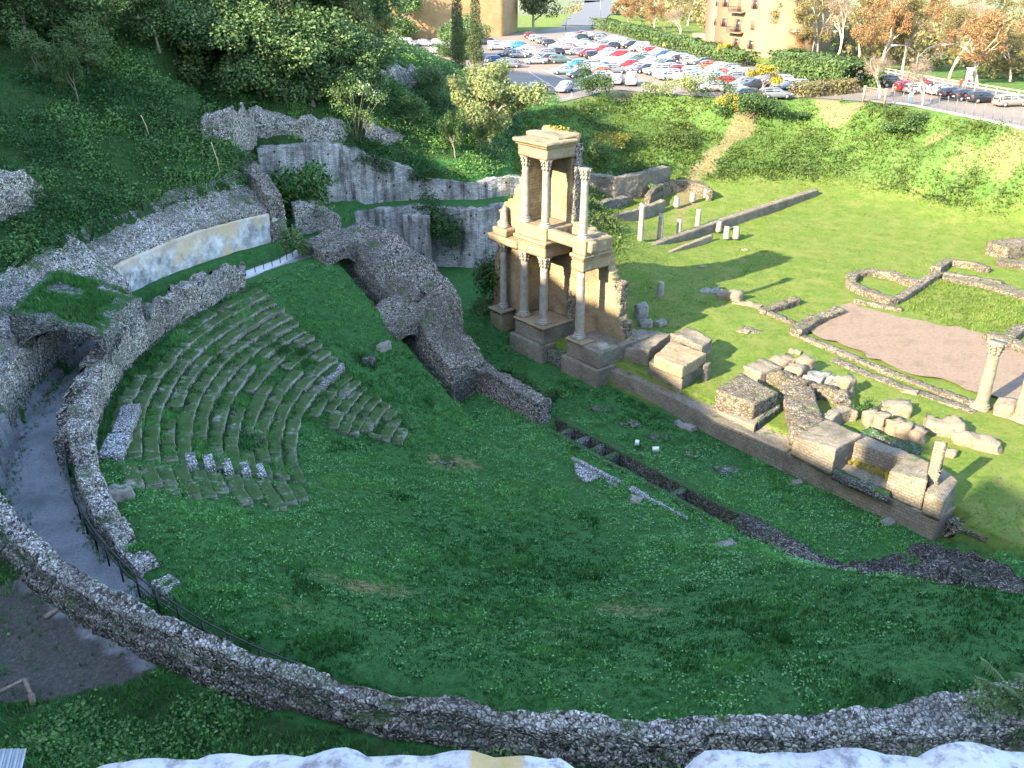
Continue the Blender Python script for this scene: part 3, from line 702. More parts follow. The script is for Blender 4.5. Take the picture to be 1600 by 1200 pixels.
def ground_mat():
    m, nt, b = nmat('grassland')
    p = gpos(nt)
    a = N(nt, 'ShaderNodeAttribute', attribute_name='Col'); sp = N(nt, 'ShaderNodeSeparateColor'); nt.links.new(a.outputs['Color'], sp.inputs[0])
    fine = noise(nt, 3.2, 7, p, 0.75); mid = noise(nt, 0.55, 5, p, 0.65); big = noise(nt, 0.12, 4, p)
    lush_shade_c = mixc(nt, ramp(nt, fine, [(0.3, (0, 0, 0)), (0.7, (1, 1, 1))]), (0.016, 0.058, 0.014), (0.058, 0.165, 0.046))
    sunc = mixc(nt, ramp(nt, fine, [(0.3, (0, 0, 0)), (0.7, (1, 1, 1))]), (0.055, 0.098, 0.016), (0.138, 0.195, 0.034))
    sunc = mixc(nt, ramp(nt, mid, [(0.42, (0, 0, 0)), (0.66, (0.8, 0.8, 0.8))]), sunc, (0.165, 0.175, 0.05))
    lush_shade_w = N(nt, 'ShaderNodeAttribute', attribute_name='LushShade').outputs['Fac']  # weight carries lush growth and painted shade together
    c = mixc(nt, lush_shade_w, sunc, lush_shade_c)
    earth = ramp(nt, fine, [(0.3, (0.09, 0.08, 0.035)), (0.55, (0.19, 0.16, 0.075)), (0.75, (0.28, 0.23, 0.125))])
    rag = math_(nt, 'MULTIPLY', math_(nt, 'SUBTRACT', fine, 0.5), 1.3)
    c = mixc(nt, ramp(nt, math_(nt, 'ADD', sp.outputs[1], rag), [(0.35, (0, 0, 0)), (0.65, (1, 1, 1))]), c, earth)
    scr = ramp(nt, noise(nt, 1.4, 6, p, 0.7), [(0.3, (0.012, 0.022, 0.008)), (0.55, (0.03, 0.055, 0.016)), (0.75, (0.06, 0.065, 0.035))])
    c = mixc(nt, math_(nt, 'MULTIPLY', sp.outputs[2], 0.8), c, scr)
    grav = ramp(nt, noise(nt, 9, 7, p, 0.8), [(0.3, (0.19, 0.19, 0.195)), (0.55, (0.33, 0.33, 0.335)), (0.75, (0.48, 0.48, 0.49))])
    grav = mixc(nt, ramp(nt, mid, [(0.4, (0, 0, 0)), (0.65, (0.6, 0.6, 0.6))]), grav, (0.12, 0.12, 0.118))
    grav = mixc(nt, sp.outputs[2], grav, ramp(nt, noise(nt, 9, 7, p, 0.8), [(0.3, (0.035, 0.032, 0.026)), (0.58, (0.115, 0.105, 0.09)), (0.8, (0.26, 0.245, 0.22))]))
    gm = ramp(nt, math_(nt, 'ADD', sp.outputs[0], math_(nt, 'MULTIPLY', rag, 0.9)), [(0.42, (0, 0, 0)), (0.58, (1, 1, 1))])
    c = mixc(nt, gm, c, grav)
    # far woodland colour beyond the town edge
    nt.links.new(c, b.inputs['Base Color']); b.inputs['Roughness'].default_value = 0.95; b.inputs['Specular IOR Level'].default_value = 0.1
    bump(nt, b, math_(nt, 'ADD', math_(nt, 'MULTIPLY', fine, 1.0), noise(nt, 18, 4, p, 0.7)), 0.8, 0.12)
    return m
M_ground = ground_mat()
I = np.arange(GX.size).reshape(GX.shape)
Q = np.stack([I[:-1, :-1], I[1:, :-1], I[1:, 1:], I[:-1, 1:]], -1).reshape(-1, 4)
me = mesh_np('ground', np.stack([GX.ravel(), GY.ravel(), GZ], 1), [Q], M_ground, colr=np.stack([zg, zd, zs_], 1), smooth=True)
at = me.attributes.new('LushShade', 'FLOAT', 'POINT'); at.data.foreach_set('value', lush.astype(np.float32))
tag(put('ground', me), 'uneven grassy ground sloping down to the theatre', 'ground', kind='structure')

# ------------------------------------------------------------------ grass: real blades and leaves standing on the ground
def blades(x, y, h, w, per, cols, lean=0.5, seed=3, zoff=0.0):
    """per blades at every (x,y): narrow triangles of height h; returns verts, tris, colours"""
    rs = np.random.RandomState(seed); n = len(x)
    z = ground(x, y) + zoff
    X = np.repeat(x, per) + rs.normal(0, 0.6, n * per) * np.repeat(w, per) * 2.0; Y = np.repeat(y, per) + rs.normal(0, 0.6, n * per) * np.repeat(w, per) * 2.0; Z = np.repeat(z, per)
    a = rs.uniform(0, 2 * math.pi, n * per); H = np.repeat(h, per) * rs.uniform(0.6, 1.25, n * per); W = np.repeat(w, per) * rs.uniform(0.7, 1.3, n * per)
    b = a + rs.uniform(-1, 1, n * per) + math.pi / 2; ln = rs.uniform(0.1, 1.0, n * per) * lean * H
    v = np.empty((n * per, 3, 3))
    v[:, 0] = np.stack([X - W * np.cos(a) / 2, Y - W * np.sin(a) / 2, Z - 0.03], 1)
    v[:, 1] = np.stack([X + W * np.cos(a) / 2, Y + W * np.sin(a) / 2, Z - 0.03], 1)
    v[:, 2] = np.stack([X + ln * np.cos(b), Y + ln * np.sin(b), Z + H], 1)
    c = np.repeat(np.clip(np.repeat(cols, per) + rs.normal(0, 0.14, n * per), 0, 1), 3)
    t = np.arange(n * per * 3).reshape(-1, 3)
    return v.reshape(-1, 3), t, np.stack([c, c, c], 1)
def leafquads(c, nrm, size, rs, asp=0.6):
    """one small leaf quad at each centre c facing roughly nrm"""
    n = len(c); t = rs.normal(0, 1, (n, 3)); nrm = nrm / (np.linalg.norm(nrm, axis=1, keepdims=True) + 1e-9)
    u = np.cross(nrm, t); u /= np.linalg.norm(u, axis=1, keepdims=True) + 1e-9; w = np.cross(nrm, u); sz = np.asarray(size).reshape(-1, 1) if np.ndim(size) else np.full((n, 1), size)
    v = np.stack([c - u * sz, c + w * sz * asp, c + u * sz, c - w * sz * asp], 1)
    return v.reshape(-1, 3), np.arange(4 * n).reshape(-1, 4)
def grass_obj(name, label, x, y, h, w, per, cols, mat, **kw):
    v, t, c = blades(x, y, h, w, per, cols, **kw)
    return tag(put(name, mesh_np(name, v, [t], mat, colr=c)), label, 'grass', kind='stuff')
L_grass = leaf_mat('lush_grass', (0.014, 0.062, 0.010), (0.11, 0.33, 0.07), 0.25, 0.5, 0.35)
L_grass_s = leaf_mat('meadow_grass', (0.052, 0.09, 0.012), (0.165, 0.225, 0.038), 0.25, 0.6, 0.3)
rs = np.random.RandomState(5)
def inview(x, y, z, mar=40):
    zz = z - CAM_H; F = y * math.cos(CAM_P) - zz * math.sin(CAM_P); U = y * math.sin(CAM_P) + zz * math.cos(CAM_P)
    F = np.maximum(F, 0.1); px = 800 + CAM_F * x / F; py = 600 - CAM_F * U / F
    return (px > -mar) & (px < 1600 + mar) & (py > -mar) & (py < 1200 + mar) & (y > 1)
# bowl, stage strip and yard
n = 185000
s = rs.uniform(-22, 62, n); d = rs.uniform(-40, 0.0, n); x = S0[0] + s * UU[0] + d * WW[0]; y = S0[1] + s * UU[1] + d * WW[1]
q = np.hypot(x - CC[0], y - CC[1]); ths_ = np.degrees(np.arctan2(y - CC[1], x - CC[0])); gz = ground(x, y, False); k = (q < np.where((ths_ > -132) & (ths_ < -30), 30.4, 27.2)) & ~((d > -7.6) & (d < -6.0) & (s > 11.4) & (s < 33.2)) & inview(x, y, gz, 60)
x, y = x[k], y[k]; nn = fbm(np.stack([x, y, 0 * x], 1) * 0.45, 3, 31); n2 = fbm(np.stack([x, y, 0 * x], 1) * 1.6, 2, 32)
n3 = fbm(np.stack([x, y, 0 * x], 1) * 0.11, 2, 35); tall = np.clip(0.10 + 0.14 * nn + 0.16 * n2, 0.03, 0.45); s, d = to_sd(x, y)
tq = np.degrees(np.arctan2(y - CC[1], x - CC[0])) % 360; qq = np.hypot(x - CC[0], y - CC[1]); seatzone = (d < -11) & (((tq < 206) & (tq > np.interp(qq, [17, 26], [158, 151])) & (qq > 17.4)) | ((tq < 181) & (tq > 157) & (qq > 12) & (qq <= 17.4)))
tall = np.where(seatzone, tall * 0.9, tall); _g, dr_, _s = zones(x, y); tall = tall * (1 - 0.85 * dr_) + 0.22 * sstep(0.42, 0.6, fbm(np.stack([x, y, 0 * x], 1) * 0.5, 2, 37)) * (dr_ < 0.2)
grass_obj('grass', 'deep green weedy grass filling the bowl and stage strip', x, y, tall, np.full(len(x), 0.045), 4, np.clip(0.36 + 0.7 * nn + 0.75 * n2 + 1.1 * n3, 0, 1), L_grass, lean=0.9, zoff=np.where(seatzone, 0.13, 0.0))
# broad leaved weeds among the grass
k = (rs.rand(len(x)) < 0.20 + 0.55 * n2 + 0.5 * n3) & ~seatzone & (dr_ < 0.3); rp = 3; X = np.repeat(x[k], rp) + rs.normal(0, 0.12, k.sum() * rp); Y = np.repeat(y[k], rp) + rs.normal(0, 0.12, k.sum() * rp); Z = np.repeat(ground(x[k], y[k]), rp) + rs.uniform(0.05, 0.22, len(X))
v, q = leafquads(np.stack([X, Y, Z], 1), rs.normal(0, 0.45, (len(X), 3)) + np.array([0, 0, 1]), rs.uniform(0.02, 0.065, len(X)), rs, 0.7)
cc = np.clip(0.55 + np.repeat(0.5 * n3[k] + 0.4 * n2[k], rp) + rs.normal(0, 0.25, len(X)), 0, 1)
tag(put('weeds', mesh_np('weeds', v, [q], leaf_mat('broad_weed_leaf', (0.02, 0.085, 0.017), (0.145, 0.37, 0.12), 0.2, 0.4), colr=np.repeat(np.stack([cc] * 3, 1), 4, 0))), 'broad leaved weeds growing among the bowl grass', 'weeds', kind='stuff')
# white daisies and clover heads sprinkled through it
k = (rs.rand(len(x)) < 0.035) & (n2 > 0.05) & (n3 > -0.05); xd, yd = x[k], y[k]; zd_ = ground(xd, yd) + rs.uniform(0.10, 0.2, len(xd))
a = rs.uniform(0, 6.28, len(xd)); sz = rs.uniform(0.014, 0.03, len(xd))
v = np.stack([np.stack([xd + sz * np.cos(a + j * 1.571), yd + sz * np.sin(a + j * 1.571), zd_ + 0.006 * (j % 2)], 1) for j in range(4)], 1).reshape(-1, 3)
tag(put('daisies', mesh_np('daisies', v, [np.arange(len(v)).reshape(-1, 4)], plain('daisy_petal', (0.62, 0.66, 0.55), 0.7))), 'tiny pale flower heads dotted through the bowl grass', 'flowers', kind='stuff')
# sunny meadow behind the stage
n = 110000
s = rs.uniform(-60, 62, n); d = rs.uniform(0.3, 75, n); x = S0[0] + s * UU[0] + d * WW[0]; y = S0[1] + s * UU[1] + d * WW[1]
z = ground(x, y); k = inview(x, y, z) & (z < 10.6) & ~((x < 1.0) & (y < 87)) & ~((x < 0) & (z > 7)); k &= rs.rand(n) < np.clip(95 / np.hypot(x, y), 0.3, 1)
BATH_FLOOR = np.array([P(a, b, 1.6)[:2] for a, b in ((1262, 518), (1320, 476), (1420, 498), (1500, 515), (1600, 548), (1640, 566), (1640, 665), (1545, 618), (1400, 575))])
def ragged(poly, step, amp, seed):
    out = []
    for i in range(len(poly)):
        a, b = poly[i], poly[(i + 1) % len(poly)]; k = max(1, int(np.linalg.norm(b - a) / step))
        for t in range(k): out.append(a + (b - a) * t / k)
    out = np.array(out); n_ = np.stack([vnoise(np.c_[out * 0.9, np.zeros(len(out))], seed), vnoise(np.c_[out * 0.9, np.ones(len(out))], seed + 1)], 1)
    return out + n_ * amp
BATH_FLOOR = ragged(BATH_FLOOR, 0.4, 0.55, 5)
k &= ~in_poly(x, y, BATH_FLOOR)
x, y, z = x[k], y[k], z[k]; nn = fbm(np.stack([x, y, 0 * x], 1) * 0.2, 3, 33); n2 = fbm(np.stack([x, y, 0 * x], 1) * 0.9, 2, 34)
bank = sstep(2.4, 3.6, z)
tall = np.clip(0.05 + 0.04 * nn + 0.05 * n2 + bank * (0.16 + 0.2 * np.maximum(n2, -0.4)), 0.02, 0.6)
_, dr, _2 = zones(x, y); tall *= (1 - 0.8 * dr)
tall = np.where(in_poly(x, y, np.array([P(a, b, 1.6)[:2] for a, b in ((1405, 480), (1470, 430), (1600, 470), (1640, 530), (1560, 520), (1480, 510))])), tall + 0.15, tall)
grass_obj('meadow_grass', 'short yellow green grass over the sunny meadow and bank', x, y, tall, 0.05 + 0.05 * bank + 0.0006 * np.hypot(x, y), 4, np.clip(0.5 + 0.4 * nn + 0.3 * n2 - 0.38 * bank, 0, 1), L_grass_s, lean=0.9, seed=8)  # bank blades coloured darker to offset the sun on the slope
# hillside: grass first, then ivy and brambles
n = 150000
x = rs.uniform(-48, 6, n); y = rs.uniform(28, 135, n); z = ground(x, y); q = np.hypot(x - CC[0], y - CC[1])
k = (z > 7.6) & (q > 33.2) & inview(x, y, z) & ~((y < low_y(x) + 3.2) & (x > -19) & (y > 78)); x, y, z = x[k], y[k], z[k]
nn = fbm(np.stack([x, y, 0 * x], 1) * 0.16, 3, 41); n2 = fbm(np.stack([x, y, 0 * x], 1) * 0.7, 3, 42)
grass_obj('hill_grass', 'green grass on the shaded hillside', x, y, np.clip(0.15 + 0.14 * n2, 0.04, 0.4), np.full(len(x), 0.07), 4, np.clip(0.4 + 0.5 * nn + 0.3 * n2, 0, 1), L_grass, lean=0.9, seed=9)
# brambles in mounds
k = (n2 + 0.6 * nn > -0.08) & (z > 9.0); xs, ys, zs = x[k], y[k], z[k]; m = (n2 + 0.6 * nn)[k]
rp = 9; X = np.repeat(xs, rp) + rs.normal(0, 0.35, len(xs) * rp); Y = np.repeat(ys, rp) + rs.normal(0, 0.35, len(xs) * rp); M = np.repeat(m, rp)
Z = np.repeat(zs, rp) + rs.uniform(0, 1, len(X)) * np.clip(M * 2.2, 0.15, 1.3)
c = np.stack([X, Y, Z], 1); nr = rs.normal(0, 0.6, (len(X), 3)) + np.array([0, 0, 0.8])
v, q = leafquads(c, nr, rs.uniform(0.05, 0.125, len(X)), rs, 0.7)
n5 = fbm(np.stack([X, Y, 0 * X], 1) * 0.22, 3, 44); cc = np.clip(0.38 + rs.normal(0, 0.17, len(X)) + 1.0 * n5, 0, 1)
tag(put('brambles', mesh_np('brambles', v, [q], L_scrub, colr=np.repeat(np.stack([cc] * 3, 1), 4, 0))), 'dark tangle of ivy and brambles covering the hillside', 'undergrowth', kind='stuff')
# rank herbs on the bank below the car park
n = 26000
x = rs.uniform(5, 75, n); y = rs.uniform(85, 150, n); z = ground(x, y); k = inview(x, y, z) & (z > 3.0) & (z < 10.85) & (dist_poly(x, y, PARK) > 1.0); x, y, z = x[k], y[k], z[k]
n2 = fbm(np.stack([x, y, 0 * x], 1) * 0.3, 3, 52); _, dr, _2 = zones(x, y); k = (n2 > 0.0) & (dr < 0.4); x, y, z, n2 = x[k], y[k], z[k], n2[k]
rp = 6; X = np.repeat(x, rp) + rs.normal(0, 0.4, len(x) * rp); Y = np.repeat(y, rp) + rs.normal(0, 0.4, len(x) * rp); Z = np.repeat(z, rp) + rs.uniform(0, 1, len(X)) * np.repeat(np.clip(n2 * 2.2, 0.1, 0.9), rp)
v, q = leafquads(np.stack([X, Y, Z], 1), rs.normal(0, 0.7, (len(X), 3)) + np.array([0, 0, 0.7]), rs.uniform(0.08, 0.22, len(X)), rs, 0.6)
cc = np.clip(0.5 + 0.8 * fbm(np.stack([X, Y, 0 * X], 1) * 0.12, 2, 53) + rs.normal(0, 0.2, len(X)), 0, 1)
tag(put('bank_herbs', mesh_np('bank_herbs', v, [q], L_bank, colr=np.repeat(np.stack([cc] * 3, 1), 4, 0))), 'rank yellow green herbs on the bank below the car park', 'undergrowth', kind='stuff')
n = 9000; th = rs.uniform(165, 245, n); r = np.where(rs.rand(n) < 0.55, 27.75 + np.abs(rs.normal(0, 0.25, n)), 30.85 - np.abs(rs.normal(0, 0.45, n))); k = rs.rand(n) < 0.25 + 0.9 * fbm(np.stack([th * 0.25, r * 0.5, 0 * th], 1), 2, 71); x = (CC[0] + r * np.cos(np.radians(th)))[k]; y = (CC[1] + r * np.sin(np.radians(th)))[k]
grass_obj('path_grass', 'grass tufts creeping in along both sides of the sunken walk', x, y, rs.uniform(0.05, 0.22, len(x)), np.full(len(x), 0.03), 5, rs.uniform(0.1, 0.8, len(x)), L_grass, lean=1.0, seed=72)
# ivy and nettles at the foot of the city wall
n = 42000
x = rs.uniform(-26, 24, n); y = rs.uniform(2, 26, n); z = ground(x, y); q0 = np.hypot(x - CC[0], y - CC[1]); g, _, _2 = zones(x, y)
k = (q0 > 31.4) & inview(x, y, z, 80) & ((g < 0.35) | (rs.rand(n) < 0.10)); x, y, z = x[k], y[k], z[k]; n2 = fbm(np.stack([x, y, 0 * x], 1) * 0.5, 3, 62)
grass_obj('rank_grass', 'long dark grass between the round wall and the viewpoint', x, y, np.clip(0.26 + 0.25 * n2, 0.05, 0.6), np.full(len(x), 0.028), 8, np.clip(0.6 + 0.6 * n2, 0, 1), L_grass, lean=1.2, seed=12)
k = n2 > -0.05; rp = 7; X = np.repeat(x[k], rp) + rs.normal(0, 0.25, k.sum() * rp); Y = np.repeat(y[k], rp) + rs.normal(0, 0.25, k.sum() * rp); Z = np.repeat(z[k], rp) + rs.uniform(0, 0.7, len(X)) * np.repeat(np.clip(n2[k] * 2 + 0.3, 0.15, 1), rp)
v, q = leafquads(np.stack([X, Y, Z], 1), rs.normal(0, 0.6, (len(X), 3)) + np.array([0, 0, 0.7]), rs.uniform(0.03, 0.075, len(X)), rs, 0.75)
cc = np.clip(rs.uniform(0, 0.9, len(X)), 0, 1)
tag(put('nettles', mesh_np('nettles', v, [q], L_scrub, colr=np.repeat(np.stack([cc] * 3, 1), 4, 0))), 'ivy and nettles at the foot of the round wall', 'undergrowth', kind='stuff')

# car park surface
def asphalt():
    m, nt, b = nmat('worn_asphalt'); p = gpos(nt)
    f = noise(nt, 6, 6, p, 0.7); g = noise(nt, 0.07, 4, p)
    c = ramp(nt, f, [(0.3, (0.09, 0.08, 0.072)), (0.7, (0.14, 0.122, 0.10))])
    c = mixc(nt, ramp(nt, g, [(0.42, (0, 0, 0)), (0.6, (0.8, 0.8, 0.8))]), c, (0.185, 0.135, 0.095))
    nt.links.new(c, b.inputs['Base Color']); b.inputs['Roughness'].default_value = 0.9
    return m
M_asph = asphalt()
from mathutils.geometry import tessellate_polygon
tri = tessellate_polygon([[Vector((x, y, 0)) for x, y in PARK]])
pv = np.c_[PARK, np.full(len(PARK), 11.0)]; tri = np.array([t if np.cross(pv[t[1]] - pv[t[0]], pv[t[2]] - pv[t[0]])[2] > 0 else t[::-1] for t in tri])
tag(put('car_park', mesh_np('car_park', pv, [tri], M_asph)), 'worn asphalt car park', 'car park', kind='structure')

# ------------------------------------------------------------------ the round walls of the theatre
ipl = lambda xs, ys: (lambda t: float(np.interp(t, xs, ys)))
# outer ring wall (its near part crosses the foot of the picture): pale crest, mossy ledge, darker outer face
rw = thing('ring_wall', 'long curved wall of pale rubble round the foot of the seats, nearest the viewpoint', 'wall', (*POL(31, -110), 9))
zt_o = ipl([-196, -185, -168, -150, -120, -85, -70, -60, -54], [9.3, 9.4, 9.9, 10.8, 11.0, 11.0, 10.85, 10.5, 9.2])
def ring(name, mat, ri, ro, dzi, dzo, zb, seed, t0=-190, t1=-54, **kw):
    L, Rr = arc_edges(ri, ro, t0, t1, zb, lambda t: zt_o(t) + dzi, 90, zt1=lambda t: zt_o(t) + dzo)
    k = dict(res=0.11, cell=0.2, amp=0.07, rough=0.10, jag=0.25, jagf=0.7, seed=seed); k.update(kw)
    return wall(name, L, Rr, mat, rw, **k)
wd = ipl([-196, -150, -130, -120, -85, -74, -60, -54], [0.9, 0.7, 0.35, 0.05, 0.0, 0.9, 1.6, 1.6])
ring('crest', M_rubble, ipl([-196, -165, -130, -95, -75, -54], [30.9, 30.9, 30.65, 30.65, 30.3, 30.0]), lambda t: 31.0 + 0.6 * wd(t), 0.1, -0.1, 6.5, 3, jag=0.4)
ring('ledge', M_rubble_m, lambda t: 30.7 + 0.6 * wd(t), lambda t: 31.0 + 0.8 * wd(t), -0.3, -0.5, 8.5, 4, amp=0.05)
ring('outer_face', M_rubble_d, lambda t: 30.9 + 0.7 * wd(t), lambda t: 31.17 + 0.9 * wd(t), -0.5, -0.75, 8.5, 5, t0=-178)
# broad sloping rubble on the left, outside the sunken walk
L, Rr = arc_edges(30.9, 34.6, 165, 196, 6.4, 9.7, 40, zt1=ipl([165, 172, 185, 196], [12.4, 12.3, 11.6, 10.6]))
tag(wall('rubble_bank', L, Rr, M_rubble, res=0.18, cell=0.26, amp=0.1, rough=0.14, jag=0.3, seed=4), 'broad sloping mass of pale rubble left of the sunken gravel walk', 'wall')
# inner parapet with worn pilasters on the seat side
zt_p = ipl([150, 160, 178, 190, 200, 210, 221, 230], [9.3, 9.5, 9.6, 9.4, 9.1, 8.6, 7.9, 7.3])
def pil(v, abc):
    th = np.degrees(np.arctan2(v[:, 1] - CC[1], v[:, 0] - CC[0])) % 360
    f = (abc[:, 1] < 1e-6) & (th < 203)
    w = np.mod(th * 0.33 + 0.15 * np.sin(th), 1.0)
    dent = np.where(f & (w < 0.5) & (abc[:, 2] < 0.88), 0.62, 0.0)
    rr = np.stack([v[:, 0] - CC[0], v[:, 1] - CC[1]], 1); rr /= np.linalg.norm(rr, axis=1, keepdims=True)
    dent = np.where((th < 203) & (w < 0.5), 0.75, 0.0) * np.clip(1 - 1.6 * abc[:, 1], 0, 1) * np.where(abc[:, 2] > 0.9, 0.7, 1)
    v = v.copy(); v[:, :2] += rr * dent[:, None]; v[:, 2] -= np.where((abc[:, 2] > 0.5) & (dent > 0), 0.45, 0) * abc[:, 2]
    v[:, 2] -= np.where(abc[:, 2] > 0.5, 0.5 * ((np.mod(th * 0.23, 1.0) < 0.4)), 0) * abc[:, 2]
    return v
L, Rr = arc_edges(26.75, ipl([152, 205, 231], [27.8, 27.75, 27.5]), 152, 231, 6.2, zt_p, 120)
tag(wall('parapet_wall', L, Rr, M_rubble, res=0.12, cell=0.2, amp=0.07, rough=0.10, jag=0.45, jagf=1.1, seed=5, carve=pil), 'rugged grey wall with worn upright ribs behind the top row of seats', 'wall')
# vault fragment over the sunken walk
def vault(v, abc):
    v = v.copy(); b, c = abc[:, 1], abc[:, 2]
    zt = v[:, 2].copy(); so = 8.75 + 1.95 * np.sqrt(np.clip(1 - (2 * b - 1) ** 2, 0, 1))
    th = np.degrees(np.arctan2(v[:, 1] - CC[1], v[:, 0] - CC[0])) % 360
    top = np.interp(th, [174, 177, 181, 187], [11.0, 11.4, 11.3, 10.95]) + 0.2 * np.sin(b * 3.1) + 1.5 * (0.55 - b)
    v[:, 2] = so * (1 - c) + top * c
    return v
L, Rr = arc_edges(27.0, 31.6, 174.8, 186.5, 8, 11, 30)
tag(wall('vault_fragment', L, Rr, rubble_mat('grassy_vault', (0.12, 0.11, 0.105), (0.34, 0.33, 0.31), (0.66, 0.64, 0.61), 0.15, 0.66, mossc=(0.018, 0.05, 0.012)), res=0.14, cell=0.25, amp=0.10, rough=0.30, jag=0.5, seed=6, carve=vault), 'grass topped piece of vault still bridging the sunken walk', 'vault')
rs = np.random.RandomState(23); n = 2600; th_ = rs.uniform(175.4, 185.6, n); r__ = rs.uniform(27.6, 31.2, n); k = fbm(np.stack([th_ * 0.35, r__ * 0.6, 0 * th_], 1), 2, 6) > -0.12; th_, r__ = th_[k], r__[k]
xv, yv = CC[0] + r__ * np.cos(np.radians(th_)), CC[1] + r__ * np.sin(np.radians(th_)); bv = (31.6 - r__) / 4.6
tv = np.interp(th_, [174, 177, 181, 187], [11.0, 11.4, 11.3, 10.95]) + 0.2 * np.sin(bv * 3.1) + 1.5 * (0.55 - bv)
grass_obj('vault_grass', 'dry green grass on top of the vault fragment', xv, yv, rs.uniform(0.08, 0.3, len(xv)), np.full(len(xv), 0.04), 5, rs.uniform(0.1, 0.7, len(xv)), L_grass, lean=0.9, seed=24, zoff=tv - ground(xv, yv))
# back wall: plastered inner face and sloping rubble core
bw = thing('back_wall', 'tall curved wall with stained white plaster under a sloping rubble top', 'wall', (*POL(32.4, 150), 7.5))
def niche(v, abc):
    th = np.degrees(np.arctan2(v[:, 1] - CC[1], v[:, 0] - CC[0])) % 360
    f = (abc[:, 1] < 1e-6) & (th > 149.0) & (th < 150.6) & (v[:, 2] < 10.2)
    rr = np.stack([v[:, 0] - CC[0], v[:, 1] - CC[1]], 1); rr /= np.linalg.norm(rr, axis=1, keepdims=True)
    v = v.copy(); v[:, :2] += rr * np.where(f, 0.3, 0)[:, None]; return v
L, Rr = arc_edges(32.0, 32.6, 136.5, 168, 7.2, ipl([136, 150, 168], [10.55, 10.65, 10.3]), 60)
wall('plaster_face', L, Rr, M_plaster, bw, res=0.16, cell=0.5, amp=0.012, rough=0.06, seed=7, carve=niche)
L, Rr = arc_edges(32.15, 35.4, 135.5, 174, 8.5, ipl([136, 150, 170], [10.8, 10.85, 10.5]), 60, zt1=ipl([136, 150, 160, 172], [13.6, 12.9, 12.5, 12.0]))
wall('rubble_top', L, Rr, M_rubble, bw, res=0.17, cell=0.26, amp=0.10, rough=0.14, jag=0.25, seed=8)
# pier at its far end and the broken stub behind the fence
a = P(392, 268, 13.6); b = P(438, 372, 8.2)
pl, pr = [], []
for r_i, zt in ((31.9, 12.0), (33.5, 13.3), (36, 14.3), (39.5, 14.6), (42.5, 15.0)):
    x, y = POL(r_i, 136.2); pr.append((x, y, 6.5, zt - 0.2)); x, y = POL(r_i, 136.2 + 2.2 * 33 / r_i); pl.append((x, y, 6.5, zt))
tag(wall('pier', pl, pr, M_rubble_d, res=0.17, cell=0.24, amp=0.07, rough=0.14, jag=0.5, seed=9), 'dark sloping stone pier closing the plastered wall', 'pier')
tag(wall('wall_stub', [(-18.3, 73.2, 7.3, 10.4), (-16.6, 74.3, 7.3, 10.2), (-14.9, 75.5, 7.3, 8.9)], [(-17.9, 72.4, 7.3, 10.3), (-16.2, 73.5, 7.3, 10.0), (-14.5, 74.7, 7.3, 8.7)], M_rubble, res=0.15, cell=0.22, amp=0.07, rough=0.1, jag=0.4, seed=10), 'broken rubble stub just behind the bridge railing', 'wall')

# ---- vaulted side wall at the end of the seats: a sloping mass with two broken tunnel mouths
def sdedge(d, pts): return [(*SD(s, d), zb, zt) for s, zb, zt in pts]
def carve_bool(o, cutters):
    for c in cutters:
        m = o.modifiers.new('cut', 'BOOLEAN'); m.object = c; m.operation = 'DIFFERENCE'; m.solver = 'EXACT'
    bpy.context.view_layer.update()
    dg = bpy.context.evaluated_depsgraph_get(); ev = o.evaluated_get(dg)
    me = bpy.data.meshes.new_from_object(ev); o.modifiers.clear(); o.data = me
    for c in cutters: bpy.data.objects.remove(c)
def tunnel(pts, half):
    """arched prism; pts [(s, d, zfloor, zspring)] along the passage"""
    V = []; n = 0
    for (s, d, z0, z1) in pts:
        prof = [(-half, z0), (half, z0)] + [(half * math.cos(R(a)), z1 + half * math.sin(R(a))) for a in range(0, 181, 15)]
        n = len(prof); V += [sdz(s, d + k, z) for k, z in prof]
    bm = bmesh.new(); vv = [bm.verts.new(p) for p in V]
    bm.faces.new(vv[:n]); bm.faces.new(vv[-n:][::-1])
    for j in range(len(pts) - 1):
        for i in range(n): bm.faces.new((vv[j * n + i], vv[(j + 1) * n + i], vv[(j + 1) * n + (i + 1) % n], vv[j * n + (i + 1) % n]))
    bmesh.ops.recalc_face_normals(bm, faces=bm.faces)
    me = bpy.data.meshes.new('cutter'); bm.to_mesh(me); bm.free(); me.materials.append(M_rubble_d)
    return put('cutter', me)
sw = thing('side_wall', 'sloping grey rubble wall with two dark vault mouths at the far end of the seats', 'wall', sdz(-3, -9, 2))
Rr = sdedge(-9.8, [(-11.4, 4, 8.8), (-8, 4, 8.7), (-6, 3.5, 7.4), (-4.2, 3, 6.3), (-2.6, 2.5, 5.6), (-1, 2, 5.3), (1, 1, 4.8), (2.2, 0, 3.7), (3.6, -.5, 2.9), (4.8, -.5, 2.2)])
L = sdedge(-6.8, [(-11.4, 0, 9.2), (-7.5, 0, 9.3), (-5, 0, 8.8), (-1.8, 0, 8.2), (0.2, 0, 7.4), (2.0, 0, 6.4), (2.25, 0, 4.0), (4.8, 0, 2.2)])
a_ = wall('slope', L, Rr, M_rubble_d, sw, res=0.16, cell=0.24, amp=0.08, rough=0.16, jag=0.4, seed=12)
bx = MB(); bx.box((*SD(-0.5, -9.0), 5.4), (0.55, 2.2, 1.9), math.atan2(UU[1], UU[0])); bxo = bx.build('cutter', M_rubble_d)
carve_bool(a_, [bxo])
Rr = sdedge(-12.3, [(-11.6, 4, 8.3), (-9.4, 4, 8.5), (-7.7, 4, 8.3)]); L = sdedge(-9.7, [(-11.6, 4, 8.9), (-9.4, 4, 9.0), (-7.4, 4, 8.6)])
